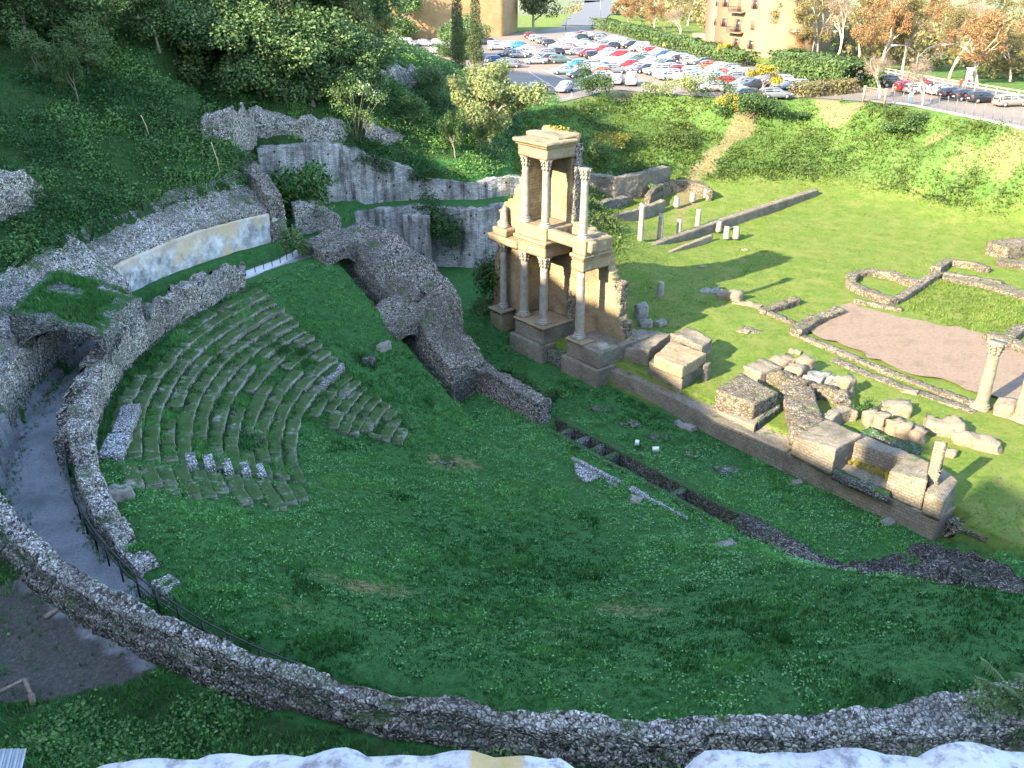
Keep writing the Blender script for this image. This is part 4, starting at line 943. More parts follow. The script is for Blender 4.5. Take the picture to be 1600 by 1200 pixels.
a_ = wall('upper_vault', L, Rr, M_rubble_d, sw, res=0.14, cell=0.24, amp=0.06, rough=0.08, jag=0.25, seed=13)
carve_bool(a_, [tunnel([(-10.9, -10.85, 3.0, 7.15), (-6.5, -10.85, 2.0, 6.4)], 1.12)])
Rr = sdedge(-11.75, [(-3.0, 1, 5.1), (-1.2, 1, 4.7), (0.9, 1, 4.3)]); L = sdedge(-9.0, [(-3.0, 1, 6.0), (-1.2, 1, 5.9), (0.9, 1, 5.3)])
a_ = wall('lower_vault', L, Rr, M_rubble_d, sw, res=0.14, cell=0.24, amp=0.06, rough=0.08, jag=0.25, seed=14)
carve_bool(a_, [tunnel([(-2.4, -10.75, 0.6, 3.65), (1.8, -10.75, 0.2, 2.85)], 1.0)])
# low wall running on beside the stage strip
tag(wall('low_wall', sdedge(-6.5, [(4.3, -0.2, 1.9), (8, -0.2, 1.7), (11.6, -0.2, 1.5)]), sdedge(-7.6, [(4.3, -0.2, 2.0), (8, -0.2, 1.8), (11.6, -0.2, 1.6)]), M_rubble_d, res=0.13, cell=0.2, amp=0.07, rough=0.12, jag=0.4, seed=13), 'low dark wall with creepers running on towards the trench', 'wall')

# ---- long terrace walls under the hill
pts = [(x, y, 0.2 if x > -14 else 1.0, 7.25) for x, y in LOWW]
L = [(p[0], p[1] + 0.75, p[2], p[3]) for p in pts]; Rr = [(p[0], p[1] - 0.15, p[2], p[3]) for p in pts]
lw = tag(wall('terrace_wall', L, Rr, M_terr, res=0.2, cell=0.3, amp=0.04, rough=0.12, jag=0.3, seed=14), 'lower grey terrace wall behind the yard, with two buttresses', 'wall')
def px_block(name, px0, px1, pyb, zb, zt, depth, mat, parent=None, **kw):
    a = P(px0, pyb, zb); b = P(px1, pyb, zb); a2 = (a[0], a[1] + depth); b2 = (b[0], b[1] + depth)
    return wall(name, [(a2[0], a2[1], zb - .3, zt), (b2[0], b2[1], zb - .3, zt)], [(a[0], a[1], zb - .3, zt), (b[0], b[1], zb - .3, zt)], mat, parent, **kw)
def butt(name, p0, p1, zt):
    a = np.array(P(*p0, 1.3)[:2]); b = np.array(P(*p1, 1.3)[:2]); y2 = low_y((a[0] + b[0]) / 2) + 0.1
    wall(name, [(a[0], y2, 0.5, zt), (b[0], y2, 0.5, zt)], [(a[0], a[1], 0.5, zt - 0.15), (b[0], b[1], 0.5, zt - 0.15)], M_terr, lw, res=0.18, cell=0.3, amp=0.04, rough=0.1, jag=0.3, seed=15)
butt('buttress', (634, 424), (674, 432), 7.1)
butt('buttress', (713, 408), (744, 416), 6.6)
# long upper wall
up_px = UP_PX
L, Rr = [], []
for px, py in up_px:
    x = np.interp(px, [432, 540, 640, 740, 850], [-22.4, -15.8, -9.7, -3.8, 3.0]); y = float(up_y(x))
    z = zat(x, y, py); L.append((x, y + 1.0, 6.3, z)); Rr.append((x, y, 6.3, z - 0.05))
tag(wall('upper_wall', L, Rr, M_terr, res=0.2, cell=0.3, amp=0.05, rough=0.14, jag=0.35, seed=16), 'tall upper terrace wall of pale coursed stone hung with ivy', 'wall')
# ragged rubble outcrops in the slope
def PG(px, py, t0=20.0, t1=700.0):
    """the ground point seen at a picture position"""
    r = np.array(ray(px, py)); t = np.linspace(t0, t1, 5000) / r[1]
    X, Y, Z = r[0] * t, r[1] * t, CAM_H + r[2] * t
    k = int(np.argmax(ground(X, Y, False) > Z))
    return (float(X[k]), float(Y[k]), float(ground([X[k]], [Y[k]])[0]))
def outcrop(label, pts, tops, z, thick, seed, mat=M_rubble):
    L, Rr = [], []
    for (px, py), pt in zip(pts, tops):
        x, y, g = PG(px, py); L.append((x, y + thick, g - 1.0, zat(x, y, pt) + 0.15)); Rr.append((x, y, g - 1.0, zat(x, y, pt)))
    return tag(wall('rubble_outcrop', L, Rr, mat, res=0.17, cell=0.26, amp=0.12, rough=0.3, jag=0.9, jagf=0.6, seed=seed), label, 'ruined wall', 'ruined wall ends standing out of the hillside')
outcrop('long white ragged wall end high in the slope, left of the flowering sapling', [(318, 219), (360, 222), (400, 216), (440, 214), (480, 222), (515, 226), (540, 222)], [190, 176, 178, 182, 186, 194, 205], 15.2, 1.3, 17)
outcrop('low ragged wall end right of the flowering sapling', [(570, 216), (600, 222), (630, 226)], [196, 203, 214], 14.2, 1.0, 18)
outcrop('pale crag high beside the hill edge, above the small trees', [(596, 137), (620, 136), (650, 132)], [112, 104, 116], 17.2, 1.2, 19)
outcrop('pale ragged wall end at the left edge above the walk', [(-40, 352), (0, 350), (30, 340), (56, 322)], [262, 270, 276, 296], 15.2, 1.5, 20)

# ------------------------------------------------------------------ seats
ROW = 0.735
seat_rows = []
def seat_row(r, t0, t1, seed, label, keep=0.8, hgt=0.16):
    rs_ = random.Random(seed); t = t0; n = 0
    root = thing('seat_row', label, 'seats', (*POL(r, (t0 + t1) / 2), float(zc(r))), group='curved rows of stone seats')
    while t < t1:
        ln = rs_.uniform(1.0, 3.0) / r * 57.3; e = min(t + ln, t1)
        if (rs_.random() < keep or n == 0) and e - t > 0.8:
            zt = float(zc(r)) + hgt + rs_.uniform(-0.08, 0.04); dr = rs_.uniform(-0.07, 0.07); n += 1
            L, Rr = arc_edges(r - 0.40 + dr, r + 0.30 + dr, t, e - 0.10, zt - 0.6, zt, 8, zt1=zt + 0.06)
            wall('seat_stone', L, Rr, M_seat, root, res=0.14, cell=0.34, amp=0.06, rough=0.07, seed=(seed + 7 * n) % 50 + 1, jag=0.14, jagf=1.6)
        t = e
    return root
ORD = ['first', 'second', 'third', 'fourth', 'fifth', 'sixth', 'seventh', 'eighth', 'ninth', 'tenth', 'eleventh', 'twelfth', 'thirteenth', 'fourteenth', 'fifteenth', 'sixteenth', 'seventeenth', 'eighteenth']
for k in range(12):
    r = 25.95 - ROW * k
    lab = 'uppermost long curved row of worn stone seats, under the ribbed wall' if k == 0 else 'lowest long curved row of the upper seats, edged with yellow moss' if k == 11 else '%s long curved row of mossy stone seats down from the ribbed wall' % ORD[k]
    seat_row(r, float(np.interp(r, [17.3, 19.8, 23, 26.7], [157.6, 155, 152.7, 151.2])), 205.2, 100 + k, lab, 0.9)
for k in range(9):
    r = 17.05 - 0.6 * k
    lab = 'first short row of overgrown seats below the long rows' if k == 0 else 'last short row of overgrown seats, nearest the open grass' if k == 8 else '%s short row of overgrown seats below the long rows' % ORD[k]
    seat_row(r, float(np.interp(r, [12.1, 13.5, 17.3], [170, 162, 158])), float(np.interp(r, [12.1, 14.9, 17.3], [176.5, 181, 179])), 140 + k, lab, 0.88)
for k in range(11):
    r = 25.6 - ROW * k
    lab = '%s stub of seat row beyond the stairway, counted from the railing side' % ORD[k]
    seat_row(r, 207.0 + rnd.uniform(-.4, .4), 213.0 + rnd.uniform(-1.5, 2.5), 170 + k, lab, 0.7)
for k, (px, py) in enumerate(((301, 731), (328, 732), (356, 738), (384, 741), (407, 744))):
    r = 22.31 - ROW * (k + 0.0); q = [P(px, py, 5.9 - 0.33 * k), P(px, py - 16, 5.9 - 0.33 * k), P(px, py + 16, 5.9 - 0.33 * k)]
    c = q[0]; rr = math.hypot(c[0] - CC[0], c[1] - CC[1]); th = math.degrees(math.atan2(c[1] - CC[1], c[0] - CC[0])) % 360; z = float(zc(rr)) + 0.36
    L, Rr = arc_edges(rr - 0.24, rr + 0.24, th - 1.7, th + 1.7, z - 0.6, z, 8)
    tag(wall('limestone_seat', L, Rr, M_white, res=0.07, cell=0.14, amp=0.025, rough=0.03, seed=60 + k), '%s pitted white seat block of five, counted from the ribbed wall side' % ORD[k], 'seat block', 'white seat blocks by the stairway')
for k, (a, b, w) in enumerate((((206, 640), (190, 680), 0.9), ((189, 684), (172, 718), 1.1))):
    p = P(*a, 7.45); q = P(*b, 7.45)
    L, Rr = line_edges([(p[0], p[1], 6.9, 7.75), (q[0], q[1], 6.9, 7.7)], w)
    tag(wall('limestone_slab', L, Rr, M_white, res=0.09, cell=0.16, amp=0.03, rough=0.05, seed=70 + k), ('narrow' if k == 0 else 'broad holed') + ' pale slab at the top row near the stairway', 'slab')

# ---- trench in front of the stage, its kerbs and cross walls
def tr_wall(name, s0, s1, d0, d1, zb, zt, label, cat, group=None, mat=M_rubble_m, seed=80, jag=0.12):
    return tag(wall(name, sdedge(d1, [(s0, zb, zt), (s1, zb, zt)]), sdedge(d0, [(s0, zb, zt), (s1, zb, zt)]), mat, res=0.13, cell=0.18, amp=0.05, rough=0.07, jag=jag, seed=seed), label, cat, group)
tr_wall('trench_kerb', 11.5, 33, -6.2, -5.65, -1.2, 0.16, 'rough stone kerb along the stage side of the trench', 'kerb', 'trench kerbs', mat=M_rubble_k)
tr_wall('trench_kerb', 11.5, 33, -7.75, -7.4, -1.2, 0.14, 'low stone kerb along the seat side of the trench', 'kerb', 'trench kerbs', seed=81, mat=M_rubble_k)
for k, s in enumerate((13.5, 15.0, 16.4, 17.7, 23.2, 29.2, 30.6)):
    tr_wall('cross_wall', s - 0.2, s + 0.2, -7.4, -6.2, -1.2, 0.10, '%s small cross wall in the trench, counted from the creeper wall' % ORD[k], 'cross wall', 'cross walls in the trench', seed=82 + k, jag=0.05)
tr_wall('rubble_kerb', 27.6, 36.5, -7.6, -6.3, -0.3, 0.5, 'rough rubble strip between the trench and the right end', 'rubble', seed=90, jag=0.6, mat=M_rubble_x)
v, q, uv = block(sdedge(-1.6, [(35.4, -0.4, 0.5), (38, -0.4, 1.6), (43, -0.4, 2.4), (50, -0.4, 3.0)]), sdedge(-8.6, [(33.0, -0.4, 0.25), (38, -0.4, 0.9), (43, 0, 2.0), (50, 0, 2.8)]), res=0.15, cell=0.36, amp=0.24, rough=0.6, jag=1.2, jagf=0.4, seed=91)
tag(obj('rubble_mound', v, [q], M_rubble_x, uv=uv), 'dark heap of fallen rubble at the right end of the stage', 'rubble mound')
# marble edge and paving left in the grass
def px_line(name, pa, pb, w, zb, zt, mat, label, cat, group=None, seed=95, **kw):
    a = P(*pa, zt); b = P(*pb, zt); L, Rr = line_edges([(a[0], a[1], zb, zt), (b[0], b[1], zb, zt)], w)
    k = dict(res=0.12, cell=0.2, amp=0.03, rough=0.03, seed=seed); k.update(kw)
    return tag(wall(name, L, Rr, mat, **k), label, cat, group)
px_line('marble_kerb', (894, 714), (968, 752), 0.28, -0.2, 0.22, M_white, 'white marble edge beside the paving in the grass', 'kerb', 'white edge of the orchestra', 96)
px_line('marble_kerb', (985, 760), (1010, 775), 0.4, -0.2, 0.2, M_white, 'short worn middle piece of the white marble edge', 'kerb', 'white edge of the orchestra', 97)
px_line('marble_kerb', (1008, 774), (1075, 808), 0.16, -0.2, 0.2, M_white, 'thin far piece of the white marble edge', 'kerb', 'white edge of the orchestra', 98)
for k, (a, b, c, d, lab) in enumerate((((897, 722), (942, 744), (915, 752), (900, 738), 'cracked white marble paving under the marble edge'), ((950, 748), (966, 757), (957, 759), (948, 753), 'small scrap of white paving next to the cracked paving'), ((986, 772), (1005, 778), (1000, 786), (984, 782), 'grey scrap of paving by the short marble piece'))):
    pa, pb, pc, pd = [P(*t, 0.16) for t in (a, b, c, d)]
    tag(wall('paving', [(pa[0], pa[1], -0.1, 0.17), (pb[0], pb[1], -0.1, 0.17)], [(pd[0], pd[1], -0.1, 0.16), (pc[0], pc[1], -0.1, 0.16)], M_white if k < 2 else M_stone, res=0.08, cell=0.3, amp=0.05, rough=0.08, jag=0.06, seed=99 + k), lab, 'paving')

# ---- railing round the bend of the sunken walk, fence on the far bridge path
rail = thing('railing', 'dark iron railing curving along the sunken walk', 'railing', (*POL(28.0, 215), 7.2))
mb = MB(); ths = np.linspace(199, 245, 40)
mb.tube([(*POL(28.0, t), 8.15) for t in ths], 0.032, 6); mb.tube([(*POL(28.0, t), 7.72) for t in ths], 0.03, 6)
mb.build('handrail', M_iron, rail)
for t in np.linspace(200, 244.5, 17):
    m_ = MB(); x, y = POL(28.0, t); m_.box((x, y, 7.62), (0.06, 0.06, 1.1), R(t)); m_.build('post', M_iron, rail)
fence = thing('mesh_fence', 'grey mesh fence beside the pale path below the plastered wall', 'fence', (*POL(28.2, 140), 7.4))
mb = MB(); fp = [P(368, 424, 8.2), P(400, 412, 8.3), P(440, 398, 8.3), P(475, 380, 8.3), P(545, 352, 8.6)]
mb.tube([(p[0], p[1], p[2]) for p in fp], 0.035, 5); mb.tube([(p[0], p[1], p[2] - 0.95) for p in fp], 0.02, 5)
mb.build('rail', M_iron, fence)
cr = resample(np.array(fp), 16)
for c in cr[::1]:
    m_ = MB(); m_.box((c[0], c[1], c[2] - 0.55), (0.05, 0.05, 1.2)); m_.build('post', M_iron, fence)
tag(wall('path_kerb', [(p[0] - 0.5, p[1] + 0.6, 6.6, p[2] - 0.55) for p in fp], [(p[0] + 0.1, p[1] + 0.05, 6.6, p[2] - 0.6) for p in fp], plain('pale_gravel', (0.42, 0.42, 0.43), 0.95), res=0.25, amp=0.02, rough=0.02, seed=21), 'pale gravel footbridge path along the mesh fence', 'path')

# ------------------------------------------------------------------ the standing piece of the stage front
ruin = thing('stage_tower', 'tall warm ruin of two storeys with pale columns at the left of the stage', 'ruin', sdz(3, 1, 0))
def sblk(name, s0, s1, d0, d1, z0, z1, mat, parent=None, **kw):
    k = dict(res=0.16, cell=0.35, amp=0.02, rough=0.03, seed=21); k.update(kw)
    return wall(name, sdedge(d1, [(s0, z0, z1), (s1, z0, z1)]), sdedge(d0, [(s0, z0, z1), (s1, z0, z1)]), mat, parent, **k)
CS = 0.2
# back wall, broken outline with a doorway gap and ragged right edge
poly = [(-0.1, 0.6), (9.9, 0.6), (9.7, 2.2), (9.55, 3.4), (8.95, 4.8), (8.6, 6.2), (8.2, 7.1), (7.75, 8.0), (7.2, 9.2), (6.6, 9.8), (5.8, 10.3), (4.6, 10.5), (3.75, 10.7), (3.45, 11.6), (3.4, 13.0), (3.5, 15.0), (3.6, 16.9), (-0.1, 16.95)]
ns, nz = 52, 84
cells = fill_poly(poly, -0.1, 0.6, CS, ns, nz) & ~fill_poly([(3.85, 1.2), (4.55, 1.2), (4.5, 3.4), (4.35, 4.7), (4.1, 4.9), (3.85, 4.4)], -0.1, 0.6, CS, ns, nz)
V, Qd, UV = slab_mask(cells, -0.1, 0.6, CS, 2.5, 3.25, sdz, 0.12, 31)
obj('back_wall', V, [Qd], [M_tuff], ruin, uv=UV.reshape(-1, 2))
# rubble core showing on the broken right edge
for (s0, s1, z0, z1, sd_) in ((3.3, 3.75, 10.6, 16.4, 1), (8.6, 9.6, 1.2, 4.2, 2), (7.9, 8.9, 4.2, 7.0, 3)):
    sblk('rubble_core', s0, s1, 2.6, 3.35, z0, z1, M_rubble_d if sd_ == 1 else M_rubble_w, ruin, res=0.12, cell=0.22, amp=0.08, rough=0.15, seed=30 + sd_)
sblk('door_jamb', 3.45, 3.85, 2.36, 3.3, 1.2, 5.2, M_rubble_d, ruin, res=0.12, cell=0.22, amp=0.06, rough=0.12, seed=37)
# side spur behind the left column, both storeys
sblk('spur_wall', 0.1, 0.62, 0.55, 2.52, 2.88, 8.25, M_tuff, ruin)
sblk('spur_wall', 0.1, 0.62, 0.55, 2.52, 10.45, 15.5, M_tuff, ruin)
# left wing, set forward, broken away downwards to the left
poly = [(-4.6, -0.4), (0.15, -0.4), (0.15, 14.2), (-0.5, 14.0), (-0.9, 12.8), (-1.5, 11.8), (-2.6, 11.1), (-3.1, 10.4), (-3.4, 9.0), (-3.5, 6.8), (-4.0, 5.2), (-4.3, 3.0)]
cells = fill_poly(poly, -4.8, -0.4, CS, 25, 74)
V, Qd, UV = slab_mask(cells, -4.8, -0.4, CS, 1.0, 2.4, sdz, 0.13, 41)
obj('wing_wall', V, [Qd], [M_tuff], ruin, uv=UV.reshape(-1, 2))
# plinths
sblk('plinth_step', 0.45, 4.3, -0.95, 2.5, -0.3, 1.55, M_podium, ruin, seed=22, jag=0.05)
sblk('plinth', 0.75, 4.1, -0.62, 2.5, 1.5, 2.8, M_podium, ruin, seed=23)
sblk('plinth_cap', 0.62, 4.2, -0.75, 2.5, 2.78, 2.93, M_cornice, ruin, seed=24, amp=0.03)
sblk('plinth_step', 4.28, 6.32, -0.35, 2.45, -0.3, 1.15, M_rubble_m, ruin, seed=25, jag=0.2, amp=0.06)
sblk('plinth_step', 6.3, 10.15, -0.75, 4.8, -0.3, 1.5, M_podium, ruin, seed=26, jag=0.05)
sblk('plinth', 6.6, 10.0, -0.42, 4.9, 1.45, 2.8, M_podium, ruin, seed=27, jag=0.06)
sblk('plinth_cap', 6.45, 8.3, -0.55, 0.75, 2.78, 2.93, M_cornice, ruin, seed=28, amp=0.03)
sblk('plinth', -2.75, -1.3, -0.4, 1.02, -0.3, 2.5, M_tuff, ruin, seed=29)
sblk('plinth_cap', -2.9, -1.15, -0.5, 1.02, 2.45, 2.66, M_cornice, ruin, seed=30)
# columns: shaft with base and capital below it in the tree
def capital(c, r, h, mb):
    mb.lathe([(r * 0.92, 0), (r * 1.08, 0.03 * h), (r * 0.95, 0.08 * h), (r * 1.02, 0.3 * h), (r * 1.22, 0.36 * h), (r * 1.08, 0.42 * h), (r * 1.16, 0.66 * h), (r * 1.45, 0.74 * h), (r * 1.2, 0.80 * h), (r * 1.5, 0.9 * h)], c, 18)
    for k in range(8):
        a = k * math.pi / 4 + 0.2
        for (rr, z, w) in ((1.12, 0.25, 0.24), (1.28, 0.58, 0.26), (1.5, 0.84, 0.2)):
            mb.box((c[0] + rr * r * math.cos(a), c[1] + rr * r * math.sin(a), c[2] + z * h), (w * r * 1.6, w * r * 2.2, 0.2 * h), a, 0.7)
    mb.box((c[0], c[1], c[2] + 0.95 * h), (2.7 * r, 2.7 * r, 0.1 * h), math.atan2(UU[1], UU[0]))
def column(s, d, z0, z1, r, parent, cap=True, base=True, mat=None, taper=0.86, name='column', xy=None, broken=False):
    x, y = xy if xy else SD(s, d); mat = mat or M_marble
    hb, hc = (0.42 if base else 0.0), (0.85 if cap else 0.0)
    mb = MB(); n = 12; prof = [(r * (1 - (1 - taper) * (k / n) ** 1.6), z0 + hb + (z1 - z0 - hb - hc) * k / n) for k in range(n + 1)]
    mb.lathe(prof, (x, y, 0), 22); v = mb.V()
    if broken:
        top = v[:, 2] > z1 - 0.05 - hc
        v[:, 2] += np.where(top, 0.25 * vnoise(v * 2.3, int(abs(x) * 7) % 9), 0)
    v = v + 0.02 * np.stack([vnoise(v * 3, 1), vnoise(v * 3, 2), 0 * v[:, 0]], 1)
    sh = obj(name, v, mb.polys(), mat, parent, smooth=False)
    if base:
        mb = MB(); mb.box((x, y, z0 + 0.07), (2.7 * r, 2.7 * r, 0.14), math.atan2(UU[1], UU[0]))
        mb.lathe([(1.34 * r, 0.14), (1.40 * r, 0.19), (1.34 * r, 0.25), (1.14 * r, 0.28), (1.12 * r, 0.32), (1.22 * r, 0.35), (1.22 * r, 0.39), (1.02 * r, 0.43)], (x, y, z0), 22)
        b = mb.build('base', mat, sh if parent is not None else None)
    if cap:
        mb = MB(); capital((x, y, z1 - hc), r * taper, hc, mb); mb.build('capital', mat, sh if parent is not None else None)
    return sh
M_colgrey = M_marble
column(1.01, 0.08, 2.93, 8.27, 0.34, ruin); column(3.33, 0.06, 2.93, 8.27, 0.34, ruin)
column(7.2, 0.2, 2.93, 8.0, 0.34, ruin, cap=False, broken=True)
column(1.01, 0.15, 10.5, 15.5, 0.30, ruin); column(3.33, 0.1, 10.5, 15.5, 0.30, ruin); column(7.2, 0.25, 10.5, 15.5, 0.30, ruin)
column(-2.0, 0.45, 2.66, 8.2, 0.30, ruin)
column(-2.0, 0.55, 9.35, 10.9, 0.27, ruin, cap=False, broken=True)
b_ = MB(); x, y = SD(9.45, 0.35); b_.box((x, y, 2.87), (0.95, 0.95, 0.14), math.atan2(UU[1], UU[0])); b_.lathe([(0.5, 2.93), (0.52, 3.0), (0.42, 3.06), (0.4, 3.14)], (x, y, 0), 20); b_.build('column_base', M_marble, ruin)
# entablatures
def entab(s0, s1, d0, d1, z0, z1, zc_, ov=0.26):
    h = z1 - z0
    sblk('architrave', s0, s1, d0, d1, z0, z0 + 0.68 * h, M_cornice, ruin, seed=33, amp=0.03, rough=0.04)
    sblk('cornice', s0 - ov * 0.5, s1 + ov * 0.5, d0 - ov * 0.5, d1, z0 + 0.66 * h, z0 + 0.82 * h, M_cornice, ruin, seed=34, amp=0.04, rough=0.05)
    sblk('cornice', s0 - ov, s1 + ov, d0 - ov, d1 + 0.02, z0 + 0.81 * h, z1, M_cornice, ruin, seed=35, amp=0.06, rough=0.07, cell=0.25)
entab(0.62, 3.72, -0.27, 2.52, 8.27, 9.55, 0)
sblk('attic', 0.6, 3.75, -0.25, 2.52, 9.53, 10.5, M_cornice, ruin, seed=36)
sblk('attic_beam', 3.7, 8.3, 0.0, 0.6, 9.72, 10.5, M_cornice, ruin, seed=37, amp=0.02)
entab(6.75, 7.75, -0.2, 2.55, 8.2, 9.45, 0, 0.2)
sblk('attic', 6.65, 7.95, -0.25, 2.52, 9.43, 10.52, M_cornice, ruin, seed=38, amp=0.06, rough=0.1, jag=0.15)
sblk('attic_floor', 4.3, 6.8, 1.9, 2.55, 9.9, 10.45, M_cornice, ruin, seed=39, jag=0.1)
entab(0.62, 3.72, -0.27, 2.6, 15.5, 16.75, 0, 0.3)
sblk('roof_slab', 0.0, 3.45, 1.0, 3.3, 16.7, 16.98, M_cornice, ruin, seed=40, jag=0.12, amp=0.04)
sblk('cornice', -3.3, 0.3, -0.15, 1.1, 8.2, 8.75, M_cornice, ruin, seed=42, amp=0.03)
sblk('attic', -2.8, -1.2, 0.0, 1.05, 8.72, 9.35, M_cornice, ruin, seed=43, amp=0.03)
# dry grass tuft on the roof
rs = np.random.RandomState(3); n = 90
p = np.array([sdz(rs.uniform(0.3, 2.2), rs.uniform(2.4, 3.6), 16.95) for _ in range(n)]); v, q = leafquads(p + np.stack([0 * p[:, 0], 0 * p[:, 0], rs.uniform(0, 0.3, n)], 1), rs.normal(0, 1, (n, 3)), 0.13, rs, 0.3)
tag(put('roof_grass', mesh_np('roof_grass', v, [q], L_yel, colr=np.full((4 * n, 3), 0.5))), 'dry yellow grass tuft on the roof of the stage tower', 'grass', kind='stuff')

# ------------------------------------------------------------------ lower blocks along the stage
tag(wall('stage_wall', sdedge(2.0, [(10.1, -0.2, 1.25), (16, -0.2, 1.3), (21, -0.2, 1.55), (25.9, -0.2, 1.6)]), [(*SD(s, d), -0.3, z) for s, d, z in ((10.1, 0.7, 1.2), (12.6, 0.9, 1.2), (16, 0.5, 1.3), (21, -0.1, 1.5), (25.9, -0.2, 1.55))], M_podium, res=0.17, cell=0.3, amp=0.03, rough=0.05, jag=0.08, seed=44), 'long low front wall of the stage between tower and end block', 'wall')
def pblk(name, FL, FR, tops, BR, BL, zb, mat, parent=None, zback=None, drop=0.3, **kw):
    """front corners seen at the foot (px, py) on height zb; tops = picture rows of the top front edge; back corners seen on the top"""
    a = P(*FL, zb); b = P(*FR, zb); za = zat(a[0], a[1], tops[0]); zb2 = zat(b[0], b[1], tops[1])
    zr = zback[1] if zback else zb2; zl = zback[0] if zback else za
    c = P(*BR, zr); d = P(*BL, zl); k = dict(res=0.15, cell=0.3, amp=0.03, rough=0.05, seed=45); k.update(kw)
    return wall(name, [(d[0], d[1], zb - drop, zl), (c[0], c[1], zb - drop, zr)], [(a[0], a[1], zb - drop, za), (b[0], b[1], zb - drop, zb2)], mat, parent, **k)
bB = thing('podium_block', 'sunlit stepped podium block with grass on top, next to the stage tower', 'podium block', P(1040, 600, 1.2), group='podium blocks along the stage')
pblk('body', (1012, 592), (1064, 617), (566, 584), (1102, 556), (1046, 534), 1.25, M_podium, bB, seed=46)
pblk('cornice', (1021, 568), (1065, 586), (556, 573), (1104, 552), (1050, 532), 2.95, M_cornice, bB, seed=47, jag=0.12, amp=0.05)
pblk('rear_mass', (1046, 545), (1096, 558), (522, 541), (1113, 529), (1074, 511), 2.6, M_podium, bB, seed=48, jag=0.25, amp=0.06)
tag(pblk('corner_post', (1096, 600), (1105, 598), (571, 569), (1112, 566), (1104, 565), 1.5, M_podium, seed=49), 'squared upright block standing at the back of the stepped podium', 'post')
tag(pblk('linking_wall', (952, 560), (1012, 578), (541, 548), (1050, 520), (1000, 516), 1.3, M_podium, seed=50, jag=0.2, amp=0.05), 'rough wall linking the tower to the stepped podium block', 'wall')
bC = thing('podium_block', 'plain square podium block with a flat rubble top, in the middle of the stage', 'podium block', P(1150, 655, 1.5), group='podium blocks along the stage')
pblk('body', (1116, 641), (1174, 666), (607, 632), (1215, 613), (1158, 583), 1.5, M_rubble_w, bC, seed=51, amp=0.035, rough=0.06)
pblk('lower_step', (1108, 648), (1176, 688), (638, 665), (1200, 640), (1130, 610), 1.0, M_podium, bC, seed=52, drop=0.6)
pblk('rear_step', (1182, 668), (1217, 640), (655, 628), (1219, 636), (1185, 660), 1.5, M_rubble_m, bC, seed=53)
tag(pblk('podium_slab', (1160, 590), (1186, 602), (573, 584), (1222, 573), (1190, 560), 1.6, M_podium, seed=54, jag=0.2, amp=0.06), 'low broken slab behind the plain square podium block', 'slab')
bE = thing('end_podium', 'large podium with a sunken pit at the right end of the stage', 'podium', P(1340, 790, 0))
pblk('base', (1221, 738), (1457, 848), (707, 812), (1494, 790), (1262, 670), 0.0, M_podium, bE, zback=(1.75, 1.75), seed=55, jag=0.06)
pblk('left_block', (1237, 705), (1300, 737), (682, 702), (1346, 678), (1292, 655), 1.75, M_podium, bE, seed=56, jag=0.1, amp=0.04)
pblk('back_beam', (1312, 712), (1412, 745), (686, 715), (1420, 708), (1344, 676), 1.75, M_podium, bE, seed=57, jag=0.08)
pblk('right_block', (1383, 768), (1440, 792), (738, 752), (1452, 722), (1418, 708), 1.75, M_podium, bE, seed=58, jag=0.12)
pblk('front_wall', (1300, 742), (1388, 780), (739, 776), (1392, 768), (1305, 730), 1.75, M_rubble_m, bE, seed=59, jag=0.1)
pblk('corner_block', (1441, 795), (1470, 808), (770, 782), (1497, 752), (1466, 726), 1.75, M_podium, bE, seed=60, jag=0.15, amp=0.05)
tag(pblk('standing_slab', (1444, 762), (1463, 768), (690, 692), (1474, 690), (1461, 689), 2.4, M_podium, seed=61, drop=0.6), 'tall narrow standing slab on the end podium', 'slab')
n = 120; rs = np.random.RandomState(4); p = np.array([P(rs.uniform(1320, 1392), 0, 0) for _ in range(0)] + [P(*(np.array((1322, 722)) + rs.rand() * np.array((66, 26)) + rs.rand() * np.array((10, -12))), 1.8) for _ in range(n)])
v, t, c = blades(p[:, 0], p[:, 1], np.full(n, 0.3), np.full(n, 0.04), 5, np.full(n, 0.6)); v[:, 2] = v[:, 2] - np.repeat(ground(np.repeat(p[:, 0], 5), np.repeat(p[:, 1], 5)) * 0 + np.repeat(ground(p[:, 0], p[:, 1]), 5), 3) + 1.72
tag(put('pit_grass', mesh_np('pit_grass', v, [t], L_yel, colr=c)), 'dry yellowish grass in the pit of the end podium', 'grass', kind='stuff')
# rubble of the curved recess between the two podium blocks
def pwall(name, pts, zt, thick, mat, label, cat, group=None, zb=0.8, side=0.5, parent=None, **kw):
    k = dict(res=0.15, cell=0.24, amp=0.06, rough=0.10, jag=0.2, seed=62); k.update(kw)
    z_ = zt if isinstance(zt, (list, tuple)) else [zt] * len(pts)
    w3 = [P(a, b, z) for (a, b), z in zip(pts, z_)]
    base = ground([w[0] for w in w3], [w[1] for w in w3], False)
    L, Rr = line_edges([(w[0], w[1], g - 0.4, w[2]) for w, g in zip(w3, base)], thick, side)
    o = wall(name, L, Rr, mat, parent, **k)
    return tag(o, label, cat, group) if label else o
pwall('recess_wall', [(1243, 604), (1250, 622), (1258, 645), (1264, 676)], [2.5, 2.6, 2.6, 2.7], 2.0, M_rubble_w, 'broad sunlit rubble wall bending down to the end podium', 'wall', seed=63, amp=0.08, rough=0.2)
pwall('recess_wall', [(1236, 628), (1243, 645), (1248, 664), (1250, 680)], [2.0, 2.0, 2.0, 2.0], 0.5, M_rubble_w, 'thin curved wall edging the bright grass between the podium blocks', 'wall', seed=64)
